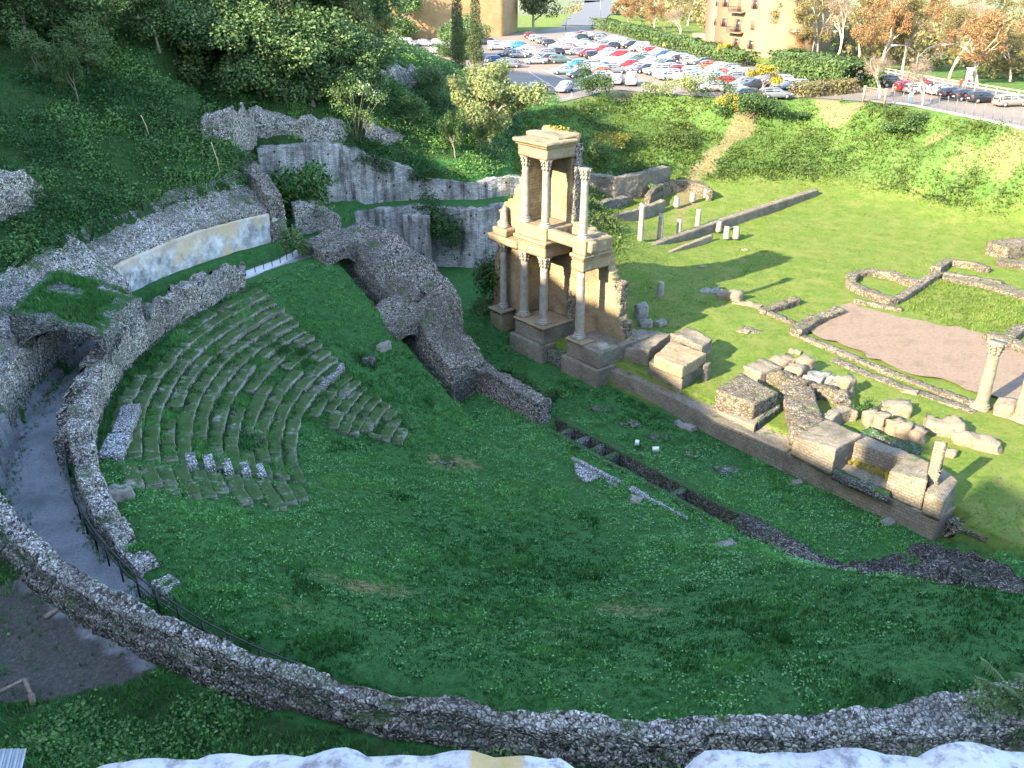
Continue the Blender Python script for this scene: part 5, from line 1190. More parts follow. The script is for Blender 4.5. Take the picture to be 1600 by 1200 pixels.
pwall('recess_wall', [(1290, 657), (1305, 642), (1325, 635), (1339, 640)], [2.4, 2.5, 2.5, 2.3], 0.7, M_podium, 'short curved wall with a shaded face behind the end podium', 'wall', seed=65)

pwall('recess_wall', [(1196, 574), (1216, 580), (1240, 594), (1262, 590)], [2.2, 2.5, 2.4, 2.3], 1.3, M_rubble_w, 'ragged wall joining the lumpy boulders behind the square block', 'wall', seed=67, jag=0.6, amp=0.12, rough=0.25)
pwall('recess_wall', [(1262, 600), (1285, 606), (1306, 614), (1322, 624)], [2.1, 2.3, 2.2, 2.4], 1.0, M_rubble_w, 'ragged wall beside the dark hollow behind the stage', 'wall', seed=68, jag=0.6, amp=0.12, rough=0.25)
pwall('recess_wall', [(1352, 668), (1385, 682), (1415, 692), (1442, 698)], [2.0, 2.1, 2.0, 2.0], 0.9, M_rubble_m, 'overgrown wall behind the end podium, carrying the row of stumps', 'wall', seed=69, jag=0.5, amp=0.1, rough=0.2)
# ------------------------------------------------------------------ loose stones
def stone(px, py, z, size, rz, label, mat=None, cat='stone', group=None, seed=1, name='stone'):
    x, y, _ = P(px, py, z); l, w, h = size; c, s_ = math.cos(rz), math.sin(rz); g = min(z, g1(x, y))
    def cr(a, b): return (x + a * c - b * s_, y + a * s_ + b * c)
    L = [(*cr(-l / 2, w / 2), g - 0.25, g + h * 0.85), (*cr(l / 2, w / 2), g - 0.2, g + h)]; Rr = [(*cr(-l / 2, -w / 2), g - 0.2, g + h), (*cr(l / 2, -w / 2), g - 0.2, g + h)]
    v, q, uv = block(L, Rr, res=min(l, w, h) / 3.2, cell=max(l, w) * 0.36, amp=0.22 * min(l, w), rough=0.24 * min(l, w), seed=seed)
    ctr = np.array((x, y, g + h / 2)); rel = (v - ctr) / np.array((l, w, h + 0.2)); rr = np.linalg.norm(rel, axis=1, keepdims=True)
    v = ctr + rel * (1 - 0.10 * np.clip(rr - 0.55, 0, 1)) * np.array((l, w, h + 0.2))
    return tag(obj(name, v, [q], mat or M_stone, uv=uv), label, cat, group)
ST = [
 (1215, 577, 1.6, (2.2, 1.3, 0.9), 0.4, 'long lumpy boulder behind the plain square podium block'), (1241, 590, 1.6, (1.4, 1.2, 0.9), 1.0, 'round boulder at the top of the broad rubble wall'), (1254, 582, 1.6, (1.2, 1.0, 1.2), 0.3, 'cubic boulder with a shaded side behind the rubble wall'),
 (1275, 600, 1.6, (1.5, 1.2, 0.8), 0.8, 'broken boulder beside a dark hollow behind the stage'), (1299, 605, 1.6, (1.3, 0.9, 0.7), -0.2, 'flat sunlit stone behind the dark hollow'), (1321, 618, 1.6, (1.0, 0.8, 1.4), 0.5, 'leaning upright boulder casting a long shadow on the lawn'),
 (1359, 664, 1.6, (0.9, 0.8, 1.0), 0.2, 'first upright stump behind the end podium, in the sun'), (1375, 670, 1.6, (0.9, 0.8, 1.1), 0.6, 'second upright stump behind the end podium, ivy grown'), (1396, 678, 1.6, (0.9, 0.8, 1.0), 0.1, 'third upright stump behind the end podium, shaded'), (1412, 684, 1.6, (0.9, 0.8, 1.1), 0.9, 'fourth upright stump behind the end podium'), (1430, 690, 1.6, (0.9, 0.9, 0.9), 0.4, 'fifth upright stump, next to the standing slab'),
 (1397, 645, 1.6, (1.9, 1.2, 0.8), -0.3, 'large flat sunlit boulder behind the row of stumps'), (1472, 675, 1.6, (2.2, 1.4, 1.0), -0.4, 'big fallen block behind the standing slab'), (1525, 696, 1.6, (2.8, 1.2, 0.6), -0.6, 'long fallen slab on the lawn right of the end podium'), (1481, 711, 1.6, (0.9, 0.6, 0.4), -0.6, 'small yellow stone in the bright grass beside the end podium'),
 (1001, 497, 1.6, (0.9, 0.7, 1.3), 0.3, 'dark upright stone in a patch of sun behind the tower'), (1008, 510, 1.6, (1.1, 0.8, 0.6), 0.1, 'sunlit stone at the foot of the dark upright stone'), (1030, 508, 1.6, (0.9, 0.8, 0.5), 0.7, 'small sunlit stone right of the dark upright stone'),
 (1140, 471, 1.6, (1.9, 1.2, 0.9), -0.4, 'big pale boulder at the edge of the tower shadow'), (1128, 468, 1.6, (0.9, 0.8, 0.7), 0.2, 'dark boulder in the shadow beside the big pale boulder'), (1168, 480, 1.6, (2.4, 0.8, 0.35), -0.5, 'flat pale slab right of the big pale boulder'), (1108, 460, 1.6, (2.3, 1.2, 0.5), 0.2, 'low dark heap of stone in the tower shadow'),
 (1242, 551, 1.6, (0.9, 0.6, 0.15), -0.5, 'small flat slab in the lawn left of the brick floor'), (1420, 613, 1.6, (1.1, 0.6, 0.15), -0.5, 'small flat slab in the lawn below the brick floor'), (1160, 520, 1.6, (1.0, 0.6, 0.2), -0.4, 'tiny flat stone near the end of the gravel strip'), (1568, 645, 1.6, (1.6, 1.1, 0.9), 0.9, 'brown rubble lump between the two columns'),
 (1097, 415, 1.6, (0.8, 0.4, 0.15), 0.3, 'small pale slab lying in the tower shadow'), (999, 415, 1.6, (1.0, 0.5, 0.15), 0.3, 'flat pale stone near the low colonnade wall'), (1165, 386, 1.6, (0.6, 0.4, 0.15), 0.2, 'small white stone alone on the sunny lawn'),
 (1070, 668, 0.1, (1.6, 0.6, 0.35), -0.8, 'grey slab lying near the stage wall'), (943, 641, 0.1, (1.4, 0.9, 0.12), 0.2, 'first mossy footing stone in the stage strip, nearest the tower'), (984, 664, 0.1, (1.3, 0.9, 0.12), 0.2, 'second mossy footing stone in the stage strip'), (1032, 686, 0.1, (1.3, 0.9, 0.12), 0.2, 'third mossy footing stone in the stage strip, by the white boards'), (1087, 711, 0.1, (1.3, 0.9, 0.12), 0.2, 'fourth mossy footing stone in the stage strip'), (1137, 737, 0.1, (1.4, 1.0, 0.12), 0.2, 'fifth mossy footing stone in the stage strip, farthest right'), (1386, 818, 0.1, (0.7, 0.5, 0.25), 0.2, 'white stone in the grass below the end podium'), (1245, 756, 0.1, (0.6, 0.4, 0.2), 0.2, 'small white stone at the left foot of the end podium'),
 (1133, 866, 0.3, (1.0, 0.6, 0.8), 0.5, 'dark squared block standing alone in the bowl grass'), (1196, 897, 0.6, (0.8, 0.5, 0.3), 0.2, 'low grey stone right of the dark squared block'),
 (447, 1000, 4.5, (1.6, 1.2, 0.6), 0.2, 'grey boulder in the grass near the railing'), (545, 972, 3.8, (1.2, 0.8, 0.3), 0.3, 'flat grey stones left of a dark tussock'), (590, 966, 3.8, (1.3, 0.9, 0.3), 0.2, 'larger flat grey stones beside the dark tussock'),
 (575, 551, 4.3, (0.9, 0.6, 0.5), 0.6, 'mossy lump of masonry below the side wall'), (600, 540, 4.0, (1.1, 0.4, 0.5), 0.9, 'toothed lump of masonry nearer the lower vault mouth'), (975, 945, 2.6, (1.3, 0.9, 0.3), 0.1, 'upper mossy step stone in the grass slope'), (1005, 990, 3.3, (1.4, 0.8, 0.25), 0.1, 'lower mossy step stone in the grass slope'), (855, 1008, 4.2, (2.0, 0.9, 0.22), 0.0, 'long yellow mossed slab near the round wall'), (1068, 1010, 3.6, (1.4, 0.9, 0.22), 0.2, 'brown mossed slab right of the step stones'), (404, 800, 4.4, (1.1, 0.7, 0.6), -0.9, 'tilted grey seat block fallen below the white seats'), (188, 778, 7.3, (1.1, 0.8, 0.5), 0.4, 'grey block by the railing at the top of the grass'), (690, 722, 0.6, (1.5, 0.9, 0.12), 0.3, 'mossy patch of tumbled stones in the middle of the grass'), (575, 785, 1.6, (3.0, 0.5, 0.2), -0.1, 'low line of buried stones across the grass'),
 (500, 1084, 9.6, (0.5, 0.3, 0.2), 0.2, 'small stone under the round wall'),
]
for k, (px, py, z, size, rz, lab) in enumerate(ST[:-1]):
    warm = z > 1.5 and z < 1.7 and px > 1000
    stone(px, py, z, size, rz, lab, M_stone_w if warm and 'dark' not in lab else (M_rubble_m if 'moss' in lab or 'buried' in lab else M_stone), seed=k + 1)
pwall('seat_edge', [(498, 604), (512, 592), (527, 580), (535, 568)], [4.1, 4.1, 4.2, 4.3], 0.3, M_white, 'white toothed edge stone along the end of the short rows', 'stone edge', seed=66)

# ------------------------------------------------------------------ colonnade and bath ruins on the meadow
pp = [(958, 408), (1000, 388), (1060, 366), (1122, 344), (1190, 322), (1275, 295)]
pwall('colonnade_wall', pp, [1.95, 2.1, 2.3, 2.5, 2.75, 3.0], 0.75, M_podium, 'long low wall that carried the colonnade across the meadow', 'wall', res=0.2, amp=0.03, rough=0.05, jag=0.06, seed=70)
pwall('colonnade_step', [(975, 422), (1035, 397), (1112, 366)], [1.75, 1.85, 2.1], 0.4, M_stone_w, 'thin step line in front of the colonnade wall', 'step', res=0.2, amp=0.03, rough=0.04, jag=0.05, seed=71)
def pcol(px, pyb, pyt, z, r, label, cap=False, base=False, broken=True, mat=None):
    x, y, _ = P(px, pyb, z); zt = zat(x, y, pyt); o = column(0, 0, z - 0.15, zt, r, None, cap=False, base=False, mat=mat or M_marble, xy=(x, y), broken=broken, name='column')
    return tag(o, label, 'column', 'broken columns on the meadow')
pcol(967, 388, 372, 2.0, 0.27, 'shortest column stump, in shadow close beside the tower')
pcol(1000, 381, 320, 2.1, 0.30, 'tallest column left standing on the colonnade wall')
pcol(1031, 371, 335, 2.2, 0.30, 'second tallest column on the colonnade wall, wholly in shadow')
pcol(1061, 362, 342, 2.3, 0.30, 'short column on the colonnade wall with a sunlit top')
pcol(1090, 352, 328, 2.4, 0.30, 'sunlit column on the colonnade wall')
pcol(1123, 359, 347, 1.8, 0.33, 'low stump touching the far side of the colonnade step')
pcol(1135, 370, 355, 1.7, 0.36, 'left stump of the sunlit pair in the lawn')
pcol(1150, 370, 354, 1.7, 0.36, 'right stump of the sunlit pair in the lawn')
pcol(1057, 321, 309, 2.1, 0.36, 'first pale stump behind the colonnade, nearest the low wall')
pcol(1082, 312, 302, 2.3, 0.36, 'middle pale stump behind the colonnade')
pcol(1104, 306, 295, 2.4, 0.36, 'last pale stump behind the colonnade, at the curved wall end')
pcol(1031, 470, 441, 1.6, 0.32, 'lone ivy capped column stump inside the tower shadow')
M_colw = stone_mat('yellowed_column', (0.215, 0.185, 0.13), 0.0)
c1 = thing('bath_column', 'tall pale column with a worn capital beside the brick floor', 'column', P(1532, 638, 1.6)); x, y, _ = P(1532, 638, 1.6); zt = zat(x, y, 535)
column(0, 0, 1.6, zt, 0.40, c1, True, True, name='shaft', xy=(x, y), mat=M_colw)
c2 = thing('bath_column', 'pale column cut by the right edge of the picture', 'column', P(1593, 656, 1.6)); x, y, _ = P(1593, 656, 1.6)
column(0, 0, 1.6, zt, 0.40, c2, True, True, name='shaft', xy=(x, y), mat=M_colw)
for o in (c1, c2):
    for ch in list(o.children):
        for g in list(ch.children): g.parent = o; g.location = (0, 0, 0)
pwall('garden_wall', [(918, 350), (960, 336), (1000, 325), (1037, 313)], [2.9, 2.9, 2.9, 2.9], 0.6, M_podium, 'straight low wall behind the colonnade columns', 'wall', seed=72)
pwall('garden_wall', [(915, 322), (950, 312), (980, 306)], [3.6, 3.5, 3.2], 0.9, M_rubble_d, 'overgrown wall piece behind the tower, left of the timber rail', 'wall', seed=73)
big = [(905, 268), (960, 276), (1000, 270), (1042, 260)]
pwall('retaining_wall', big, [5.6, 5.4, 5.3, 5.2], 1.2, M_podium, 'ivy hung retaining wall at the foot of the bank', 'wall', seed=74, jag=0.2)
pwall('curved_wall', [(1012, 306), (1022, 292), (1042, 284), (1072, 281), (1095, 287), (1112, 297)], [3.6, 3.8, 3.8, 3.7, 3.5, 3.3], 0.7, M_rubble_w, 'curved sunlit wall in front of the ivy hung retaining wall', 'wall', seed=75)
rl = thing('timber_rail', 'brown timber rail beside the curved wall', 'railing', P(990, 296, 3.2))
a, b = P(966, 304, 3.2), P(1016, 283, 3.4); m_ = MB(); m_.tube([(a[0], a[1], 4.1), (b[0], b[1], 4.3)], 0.06, 5); m_.tube([(a[0], a[1], 3.6), (b[0], b[1], 3.8)], 0.05, 5); m_.build('rail', M_wood, rl)
for k in range(8):
    t = k / 7; m_ = MB(); m_.box((a[0] + (b[0] - a[0]) * t, a[1] + (b[1] - a[1]) * t, 3.6 + 0.2 * t), (0.1, 0.1, 1.2)); m_.build('post', M_wood, rl)
# baths
G = 'low sunlit walls of the baths'
def bath(pts, zt, th, label, seed, **kw): return pwall('bath_wall', pts, zt, th, M_rubble_w, label, 'wall', G, seed=seed, **kw)
bath([(1396, 468), (1362, 454), (1338, 444), (1329, 434), (1336, 424), (1362, 420), (1400, 427), (1436, 440)], 2.1, 0.95, 'hairpin shaped wall of the small round ended pool', 80)
bath([(1396, 468), (1420, 455), (1450, 434), (1468, 424)], 1.95, 0.8, 'wall closing the round ended pool on its right', 81)
bath([(1462, 418), (1483, 404), (1530, 412), (1541, 418)], 2.1, 0.9, 'angled wall with a shaded inner corner beyond the pool', 82)
bath([(1470, 425), (1510, 430), (1550, 436), (1566, 440)], 1.95, 0.6, 'low wall behind the broad pale footing', 83)
bath([(1478, 429), (1540, 441), (1600, 458), (1660, 476)], 1.8, 1.9, 'broad pale footing running to the right edge', 84, jag=0.08)
bath([(1560, 382), (1600, 376), (1660, 378)], 2.9, 2.6, 'farthest raised mass of the baths at the right edge', 85)
bath([(1560, 404), (1605, 411), (1660, 418)], 2.1, 2.0, 'lower mass in front of the farthest bath mass', 86)
bath([(1190, 484), (1216, 475), (1246, 465)], 2.1, 0.8, 'short wall at the left with a dark shaded side', 87)
bath([(1196, 486), (1220, 495), (1242, 504)], 1.85, 0.6, 'thin wall joining the short left wall to the floor corner', 88)
bath([(1243, 515), (1262, 503), (1282, 492), (1312, 480)], 2.2, 1.0, 'rough corner wall at the left end of the brick floor', 89)
bath([(1250, 522), (1310, 547), (1400, 584), (1470, 610), (1540, 633)], 1.8, 0.7, 'straight kerb along the near side of the brick floor', 90, jag=0.08)
bath([(1335, 467), (1370, 473), (1410, 482)], 1.85, 0.5, 'broken kerb along the far side of the brick floor', 91)
bath([(1545, 518), (1575, 530), (1620, 546)], 2.2, 1.1, 'stepped wall at the right end of the tall grass', 92)
bath([(1575, 527), (1592, 512), (1620, 500)], 2.1, 0.9, 'cross wall rising from the stepped wall at the right edge', 93)
bath([(1302, 560), (1350, 582), (1450, 617), (1525, 642)], 1.66, 0.9, 'flat gravel footing parallel to the brick floor', 94, jag=0.04, amp=0.03)
bath([(1096, 490), (1140, 506), (1188, 520)], 1.7, 0.9, 'flat gravel strip crossing the lawn by the tower shadow', 95, jag=0.04, amp=0.03)
pwall('low_footing', [(1536, 838), (1552, 800), (1572, 765), (1610, 722)], [1.3, 1.4, 1.5, 1.6], 1.5, M_rubble_w, 'low wall climbing from the rubble heap to the right edge', 'wall', seed=96)
pwall('low_footing', [(1488, 806), (1515, 826), (1545, 840)], [1.2, 1.2, 1.2], 1.0, M_rubble_d, 'dark rubble foundation at the back corner of the end podium', 'wall', seed=97)
fl = stone_mat('worn_brick_floor', (0.20, 0.138, 0.092), 0.2)
tri = tessellate_polygon([[Vector((x, y, 0)) for x, y in BATH_FLOOR]]); n = len(BATH_FLOOR)
tag(put('brick_floor', mesh_np('brick_floor', np.c_[BATH_FLOOR, np.full(n, 1.74)], [np.array([t if np.cross(np.append(BATH_FLOOR[t[1]] - BATH_FLOOR[t[0]], 0), np.append(BATH_FLOOR[t[2]] - BATH_FLOOR[t[0]], 0))[2] > 0 else t[::-1] for t in tri])], fl)), 'worn pinkish brick floor of the baths', 'floor', kind='structure')
# blue grey cover and pale stones in the far lawn
x, y, z = P(1409, 273, 3.0); L, Rr = line_edges([(x - 1.3, y, z - 0.3, z + 0.3), (x + 1.3, y + 0.2, z - 0.3, z + 0.35)], 1.2)
tag(wall('ground_sheet', L, Rr, plain('blue_grey_sheet', (0.22, 0.27, 0.30), 0.6), res=0.3, amp=0.05, rough=0.1, seed=98), 'crumpled blue grey cover sheet lying in the far meadow', 'cover')
# white boards
for (px, py, w, h, lab) in ((1024, 709, 0.42, 0.34, 'square white board standing in the stage strip'), (995, 699, 0.26, 0.40, 'narrow white board standing in the stage strip')):
    x, y, _ = P(px, py, 0.12); t = thing('info_board', lab, 'board', (x, y, 0.1)); m_ = MB(); m_.box((x, y, 0.46), (w, 0.03, h)); m_.build('panel', M_signw, t); m_ = MB(); m_.box((x, y + 0.05, 0.28), (0.05, 0.05, 0.5)); m_.build('post', M_iron, t)

# ------------------------------------------------------------------ trees, bushes, hedges
def crown_pts(blobs, n, rs, fill=0.62, gap=0.0, gseed=0):
    """leaf centres and facings over a set of blobs (x,y,z,rx,rz)"""
    b = np.array(blobs, float); w = b[:, 3] ** 2; w /= w.sum()
    i = rs.choice(len(b), n, p=w); d = rs.normal(0, 1, (n, 3)); d /= np.linalg.norm(d, axis=1, keepdims=True)
    rad = rs.uniform(fill, 1.06, n) * (1 + 0.22 * vnoise(d * 2.3 + i[:, None] * 3.1, gseed))
    c = b[i, :3] + d * rad[:, None] * np.stack([b[i, 3], b[i, 3], b[i, 4]], 1)
    if gap:
        k = vnoise(c * 0.9, gseed + 3) > -1 + gap * 1.4
        c, d, i = c[k], d[k], i[k]
    return c, d, i
def foliage(name, blobs, n, size, mat, parent=None, seed=1, fill=0.62, gap=0.15, asp=0.6, base=0.0):
    rs = np.random.RandomState(seed); c, d, i = crown_pts(blobs, n, rs, fill, gap, seed)
    nr = d * 0.7 + rs.normal(0, 0.6, c.shape) + np.array([0, 0, 0.35])
    v, q = leafquads(c, nr, rs.uniform(0.6, 1.3, len(c)) * size, rs, asp)
    tone = np.clip(0.42 + 0.25 * vnoise(c * 0.8, seed + 9) + rs.normal(0, 0.17, len(c)) + base, 0, 1)
    return obj(name, v, [q], mat, parent, colr=np.repeat(np.stack([tone] * 3, 1), 4, 0))
def limbs(mb, p, d, ln, r, depth, rs, tips, spread=0.55, up=0.25):
    pts = [np.array(p, float)]; d = np.array(d, float)
    for k in range(3):
        d = d + rs.normal(0, 0.10, 3) + np.array([0, 0, up * 0.1]); d /= np.linalg.norm(d); pts.append(pts[-1] + d * ln / 3)
    mb.tube(pts, [r, r * 0.87, r * 0.75, r * 0.62], 5 if depth < 3 else 7, cap=False)
    if depth == 0: tips.append(pts[-1]); return
    for k in range(3 if depth > 1 else 2):
        a = rs.uniform(0, 6.28); s = rs.normal(0, 1, 3); s -= s.dot(d) * d; s /= np.linalg.norm(s)
        nd = d + s * spread * rs.uniform(0.6, 1.3) + np.array([0, 0, up]); nd /= np.linalg.norm(nd)
        limbs(mb, pts[-1] if k else pts[2], nd, ln * rs.uniform(0.62, 0.82), r * 0.58, depth - 1, rs, tips, spread, up)
def tree_proto(name, kind, seed):
    """a tree at the origin, about 9 m tall"""
    rs = np.random.RandomState(seed); root = thing(name, 'tree', 'tree')
    mb = MB(); tips = []
    if kind == 'dark':
        limbs(mb, (0, 0, -0.3), (0.05, 0, 1), 3.2, 0.24, 2, rs, tips, 0.75, 0.15)
        bl = [(*t, rs.uniform(1.2, 2.0), rs.uniform(1.0, 1.7)) for t in tips] + [(rs.normal(0, 1.4), rs.normal(0, 1.4), rs.uniform(0.9, 7.0), rs.uniform(1.1, 1.9), rs.uniform(1.0, 1.7)) for _ in range(14)] + [(0, 0, 7.4, 1.5, 1.6)]
        mb.build('trunk', M_bark, root); foliage('crown', bl, 11000, 0.15, L_dark, root, seed, 0.5, 0.35)
    elif kind == 'green':
        limbs(mb, (0, 0, -0.3), (0, 0.05, 1), 2.6, 0.18, 2, rs, tips, 0.7, 0.2)
        bl = [(*t, rs.uniform(0.9, 1.6), rs.uniform(0.8, 1.3)) for t in tips] + [(rs.normal(0, 0.9), rs.normal(0, 0.9), rs.uniform(2.8, 6.5), rs.uniform(0.9, 1.4), rs.uniform(0.8, 1.3)) for _ in range(7)]
        mb.build('trunk', M_bark, root); foliage('crown', bl, 5000, 0.13, L_mid, root, seed, 0.5, 0.4)
    elif kind == 'pale':
        limbs(mb, (0, 0, -0.3), (0.15, 0, 1), 3.4, 0.22, 3, rs, tips, 0.75, 0.22)
        bl = [(*t, rs.uniform(0.9, 1.5), rs.uniform(0.7, 1.1)) for t in tips] + [(rs.normal(0, 2.0), rs.normal(0, 2.0), rs.uniform(2.2, 8.8), rs.uniform(1.1, 1.8), rs.uniform(0.9, 1.5)) for _ in range(24)]
        mb.build('trunk', M_bark_p, root); foliage('crown', bl, 26000, 0.15, L_pale, root, seed, 0.45, 0.25)
    elif kind == 'cypress':
        bl = [(rs.normal(0, 0.2), rs.normal(0, 0.2), z, 1.5 * (1 - (z / 17) ** 1.6) * rs.uniform(0.85, 1.1) + 0.2, 1.3) for z in np.linspace(1.0, 16.0, 24)]
        mb.tube([(0, 0, -0.3), (0, 0, 3), (0, 0, 14)], [0.25, 0.2, 0.05]); mb.build('trunk', M_bark, root); foliage('crown', bl, 9000, 0.16, L_cyp, root, seed, 0.75, 0.0, 0.4)
    elif kind in ('rust', 'olive', 'bare'):
        limbs(mb, (0, 0, -0.3), (0.04, 0.03, 1), 3.4, 0.26, 4 if kind == 'bare' else 3, rs, tips, 0.62, 0.25)
        mb.build('trunk', M_bark_p, root)
        bl = [(*t, rs.uniform(0.5, 1.0), rs.uniform(0.4, 0.8)) for t in tips]
        bl += [(rs.normal(0, 1.7), rs.normal(0, 1.7), rs.uniform(3.5, 9.5), rs.uniform(0.9, 1.5), rs.uniform(0.8, 1.3)) for _ in range(14)]
        foliage('crown', bl, 8500 if kind == 'bare' else 13000, 0.115, {'rust': L_aut, 'olive': L_olive, 'bare': L_twig}[kind], root, seed, 0.3, 0.25, 0.45 if kind != 'bare' else 0.16)
    elif kind == 'yellow':
        limbs(mb, (0, 0, -0.2), (0, 0, 1), 2.0, 0.14, 3, rs, tips, 0.7, 0.2)
        mb.build('trunk', M_bark, root); foliage('crown', [(*t, 0.75, 0.6) for t in tips], 3600, 0.15, L_yel, root, seed, 0.3, 0.3)
    elif kind == 'round':
        limbs(mb, (0, 0, -0.3), (0, 0, 1), 3.0, 0.3, 2, rs, tips, 0.8, 0.1)
        bl = [(rs.normal(0, 1.6), rs.normal(0, 1.6), rs.uniform(3.6, 7.6), rs.uniform(1.3, 2.0), rs.uniform(1.1, 1.7)) for _ in range(16)]
        mb.build('trunk', M_bark_p, root); foliage('crown', bl, 7000, 0.18, L_cyp, root, seed, 0.6, 0.1, 0.6, 0.1)
    return root
PROTO = {}
def tree(kind, px, py, hpx, label, seed=1, name=None, wid=1.0, at=None, hm=9.0):
    key = (kind, seed % 2 if kind in ('dark', 'green', 'rust', 'olive', 'bare') else 0)
    nm = name or {'dark': 'evergreen_tree', 'green': 'young_tree', 'pale': 'acacia_tree', 'cypress': 'cypress_tree', 'rust': 'autumn_tree', 'olive': 'autumn_tree', 'bare': 'bare_tree', 'yellow': 'yellow_tree', 'round': 'round_tree'}[kind]
    x, y, z = at or PG(px, py)
    dist = y * math.cos(CAM_P) - (z - CAM_H) * math.sin(CAM_P); h = hpx * dist / CAM_F / 0.97
    base_h = {'dark': 9.0, 'green': 7.6, 'pale': 11.0, 'cypress': 17.0, 'rust': 11.0, 'olive': 11.0, 'bare': 12.0, 'yellow': 6.6, 'round': 9.2}[kind]
    sc = h / base_h
    if key not in PROTO:
        PROTO[key] = o = tree_proto(nm, kind, 40 + sum(map(ord, kind)) + key[1] * 5); o.location = (x, y, z); o.rotation_euler = (0, 0, seed * 1.3); o.scale = (sc * wid, sc * wid, sc); o['label'] = label
        return o
    o = dup(PROTO[key], (x, y, z), seed * 1.3, (sc * wid, sc * wid, sc), label)
    o.name = nm
    return o
# the wood on the hill
wood = {'upper': [(-30, 62, 130), (40, 70, 120), (105, 60, 110), (165, 78, 100), (225, 62, 110), (285, 70, 130), (345, 75, 130), (405, 80, 140), (462, 88, 150), (515, 95, 150), (560, 98, 120)],
        'middle': [(255, 118, 90), (310, 128, 110), (360, 140, 120), (405, 150, 120), (448, 160, 120), (490, 165, 110), (528, 160, 100), (568, 150, 90), (60, 125, 60), (140, 120, 70)]}
for tier, l in wood.items():
    l.sort()
    for k, (px, py, h) in enumerate(l):
        kind = 'green' if (k * 7 + len(tier)) % 4 == 0 else 'dark'
        tree(kind, px, py, h * 1.2, '%s tree in the %s rank of the hill wood, %s from the left' % ('lighter green' if kind == 'green' else 'dark bushy', tier, ORD[k]), k, wid=1.15)
tree('green', 610, 50, 75, 'green tree at the edge of the hill wood with sunlit top, against the ochre wall', 3, wid=1.1)
tree('dark', 640, 62, 85, 'dark tree on the hill edge just left of the ochre wall', 2, wid=1.0)
tree('green', 640, 205, 60, 'shaded small tree under the pale crag', 4)
tree('dark', 668, 160, 60, 'dark tree clinging to the hill edge left of the pale acacia', 5, wid=1.2)
for k_, (x_, y_, h_, w_, l_) in enumerate(((452, 78, 150, 0.75, 'tree high in the hill wood with sunlight put into pale leaves, leftmost of three'), (520, 90, 150, 0.8, 'tree with sunlight put into pale leaves, middle of three atop the hill wood'), (578, 104, 125, 0.8, 'tree with sunlight put into pale leaves, nearest the ochre wall atop the hill wood'))): tree("pale", x_, y_, h_, l_, k_ + 5, wid=w_)  # pale leaf colour stands in for sunlight on these crowns
tree('pale', 768, 238, 150, 'large pale green acacia tree between the hill and the car park', 3, wid=0.95)
tree('green', 712, 247, 76, 'slim young tree on the grassy terrace, left of the pale acacia', 6, wid=0.75)
tree('green', 752, 243, 60, 'thin shaded young tree under the pale acacia', 7, wid=0.7)
tree('green', 124, 163, 95, 'slender pale stemmed tree standing alone on the left slope', 2, wid=0.6)
tree('cypress', 717, 106, 150, 'left one of two tall cypresses by the car park', 1, wid=0.8)
tree('cypress', 744, 105, 145, 'right one of two tall cypresses by the car park', 2, wid=0.8)
tree('dark', 731, 93, 66, 'dark spreading tree around the feet of the two cypresses', 3, wid=1.3)
tree('dark', 700, 90, 52, 'dark rusty tree left of the cypresses', 6, wid=1.0)
tree('round', 833, 48, 75, 'round glossy tree with a pale trunk at the far end of the car park', 1, wid=1.05)
for k, (kind, px, py, h, w, lab) in enumerate((
    ('rust', 985, 46, 60, 1.2, 'rusty tree behind the hedge, nearest the junction'), ('rust', 1022, 52, 55, 1.1, 'second rusty tree behind the hedge, right of the junction'), ('bare', 1062, 62, 60, 1.0, 'pinkish grey leafless tree left of the apartment house'), ('olive', 1075, 40, 70, 1.1, 'olive green tree rising behind the leafless tree by the apartment house'),
    ('olive', 1228, 92, 120, 0.9, 'tall olive brown tree covering the right corner of the apartment house'), ('rust', 1248, 98, 55, 1.0, 'low rusty red tree behind the hedge by the first lamp'), ('bare', 1304, 104, 140, 0.8, 'tall pale forked tree right of the first lamp'), ('olive', 1276, 98, 120, 0.8, 'tall thin leaved tree behind the first lamp'), ('olive', 1340, 108, 125, 0.8, 'yellowish tall tree left of the dark parked estate car'),
    ('rust', 1373, 118, 130, 0.85, 'tall orange brown tree behind the dark parked car'), ('olive', 1408, 116, 125, 0.8, 'tall pale trunked tree behind the red car'), ('bare', 1374, 154, 80, 1.1, 'dense twiggy tree at the gate, in front of the dark car'), ('bare', 1441, 167, 95, 1.0, 'twiggy tree on the near road edge, in front of the white cars'), ('olive', 1483, 122, 110, 0.9, 'slender tree behind the row of dark cars'), ('rust', 1527, 134, 120, 1.1, 'big orange crowned tree with a thick pale trunk near the right edge'),
    ('olive', 1578, 128, 80, 1.1, 'yellow green tree at the right edge beyond the road'), ('rust', 1450, 95, 110, 1.0, 'reddish tree in the back rank above the white cars'), ('olive', 1545, 70, 90, 1.2, 'greenish tree in the back rank near the top right corner'), ('bare', 1505, 80, 100, 1.1, 'grey twiggy tree in the back rank right of centre'))):
    tree(kind, px, py, h, lab, k + 1, wid=w)
tree('yellow', 1190, 146, 52, 'bright yellow small tree at the near edge of the car park', 1, wid=1.3)
tree('yellow', 1126, 98, 34, 'yellowish small tree against the hedge below the apartment house', 2, wid=1.3)

L_ivyb = leaf_mat('glossy_ivy_leaf', (0.02, 0.06, 0.012), (0.085, 0.20, 0.035), 0.2, 0.35)
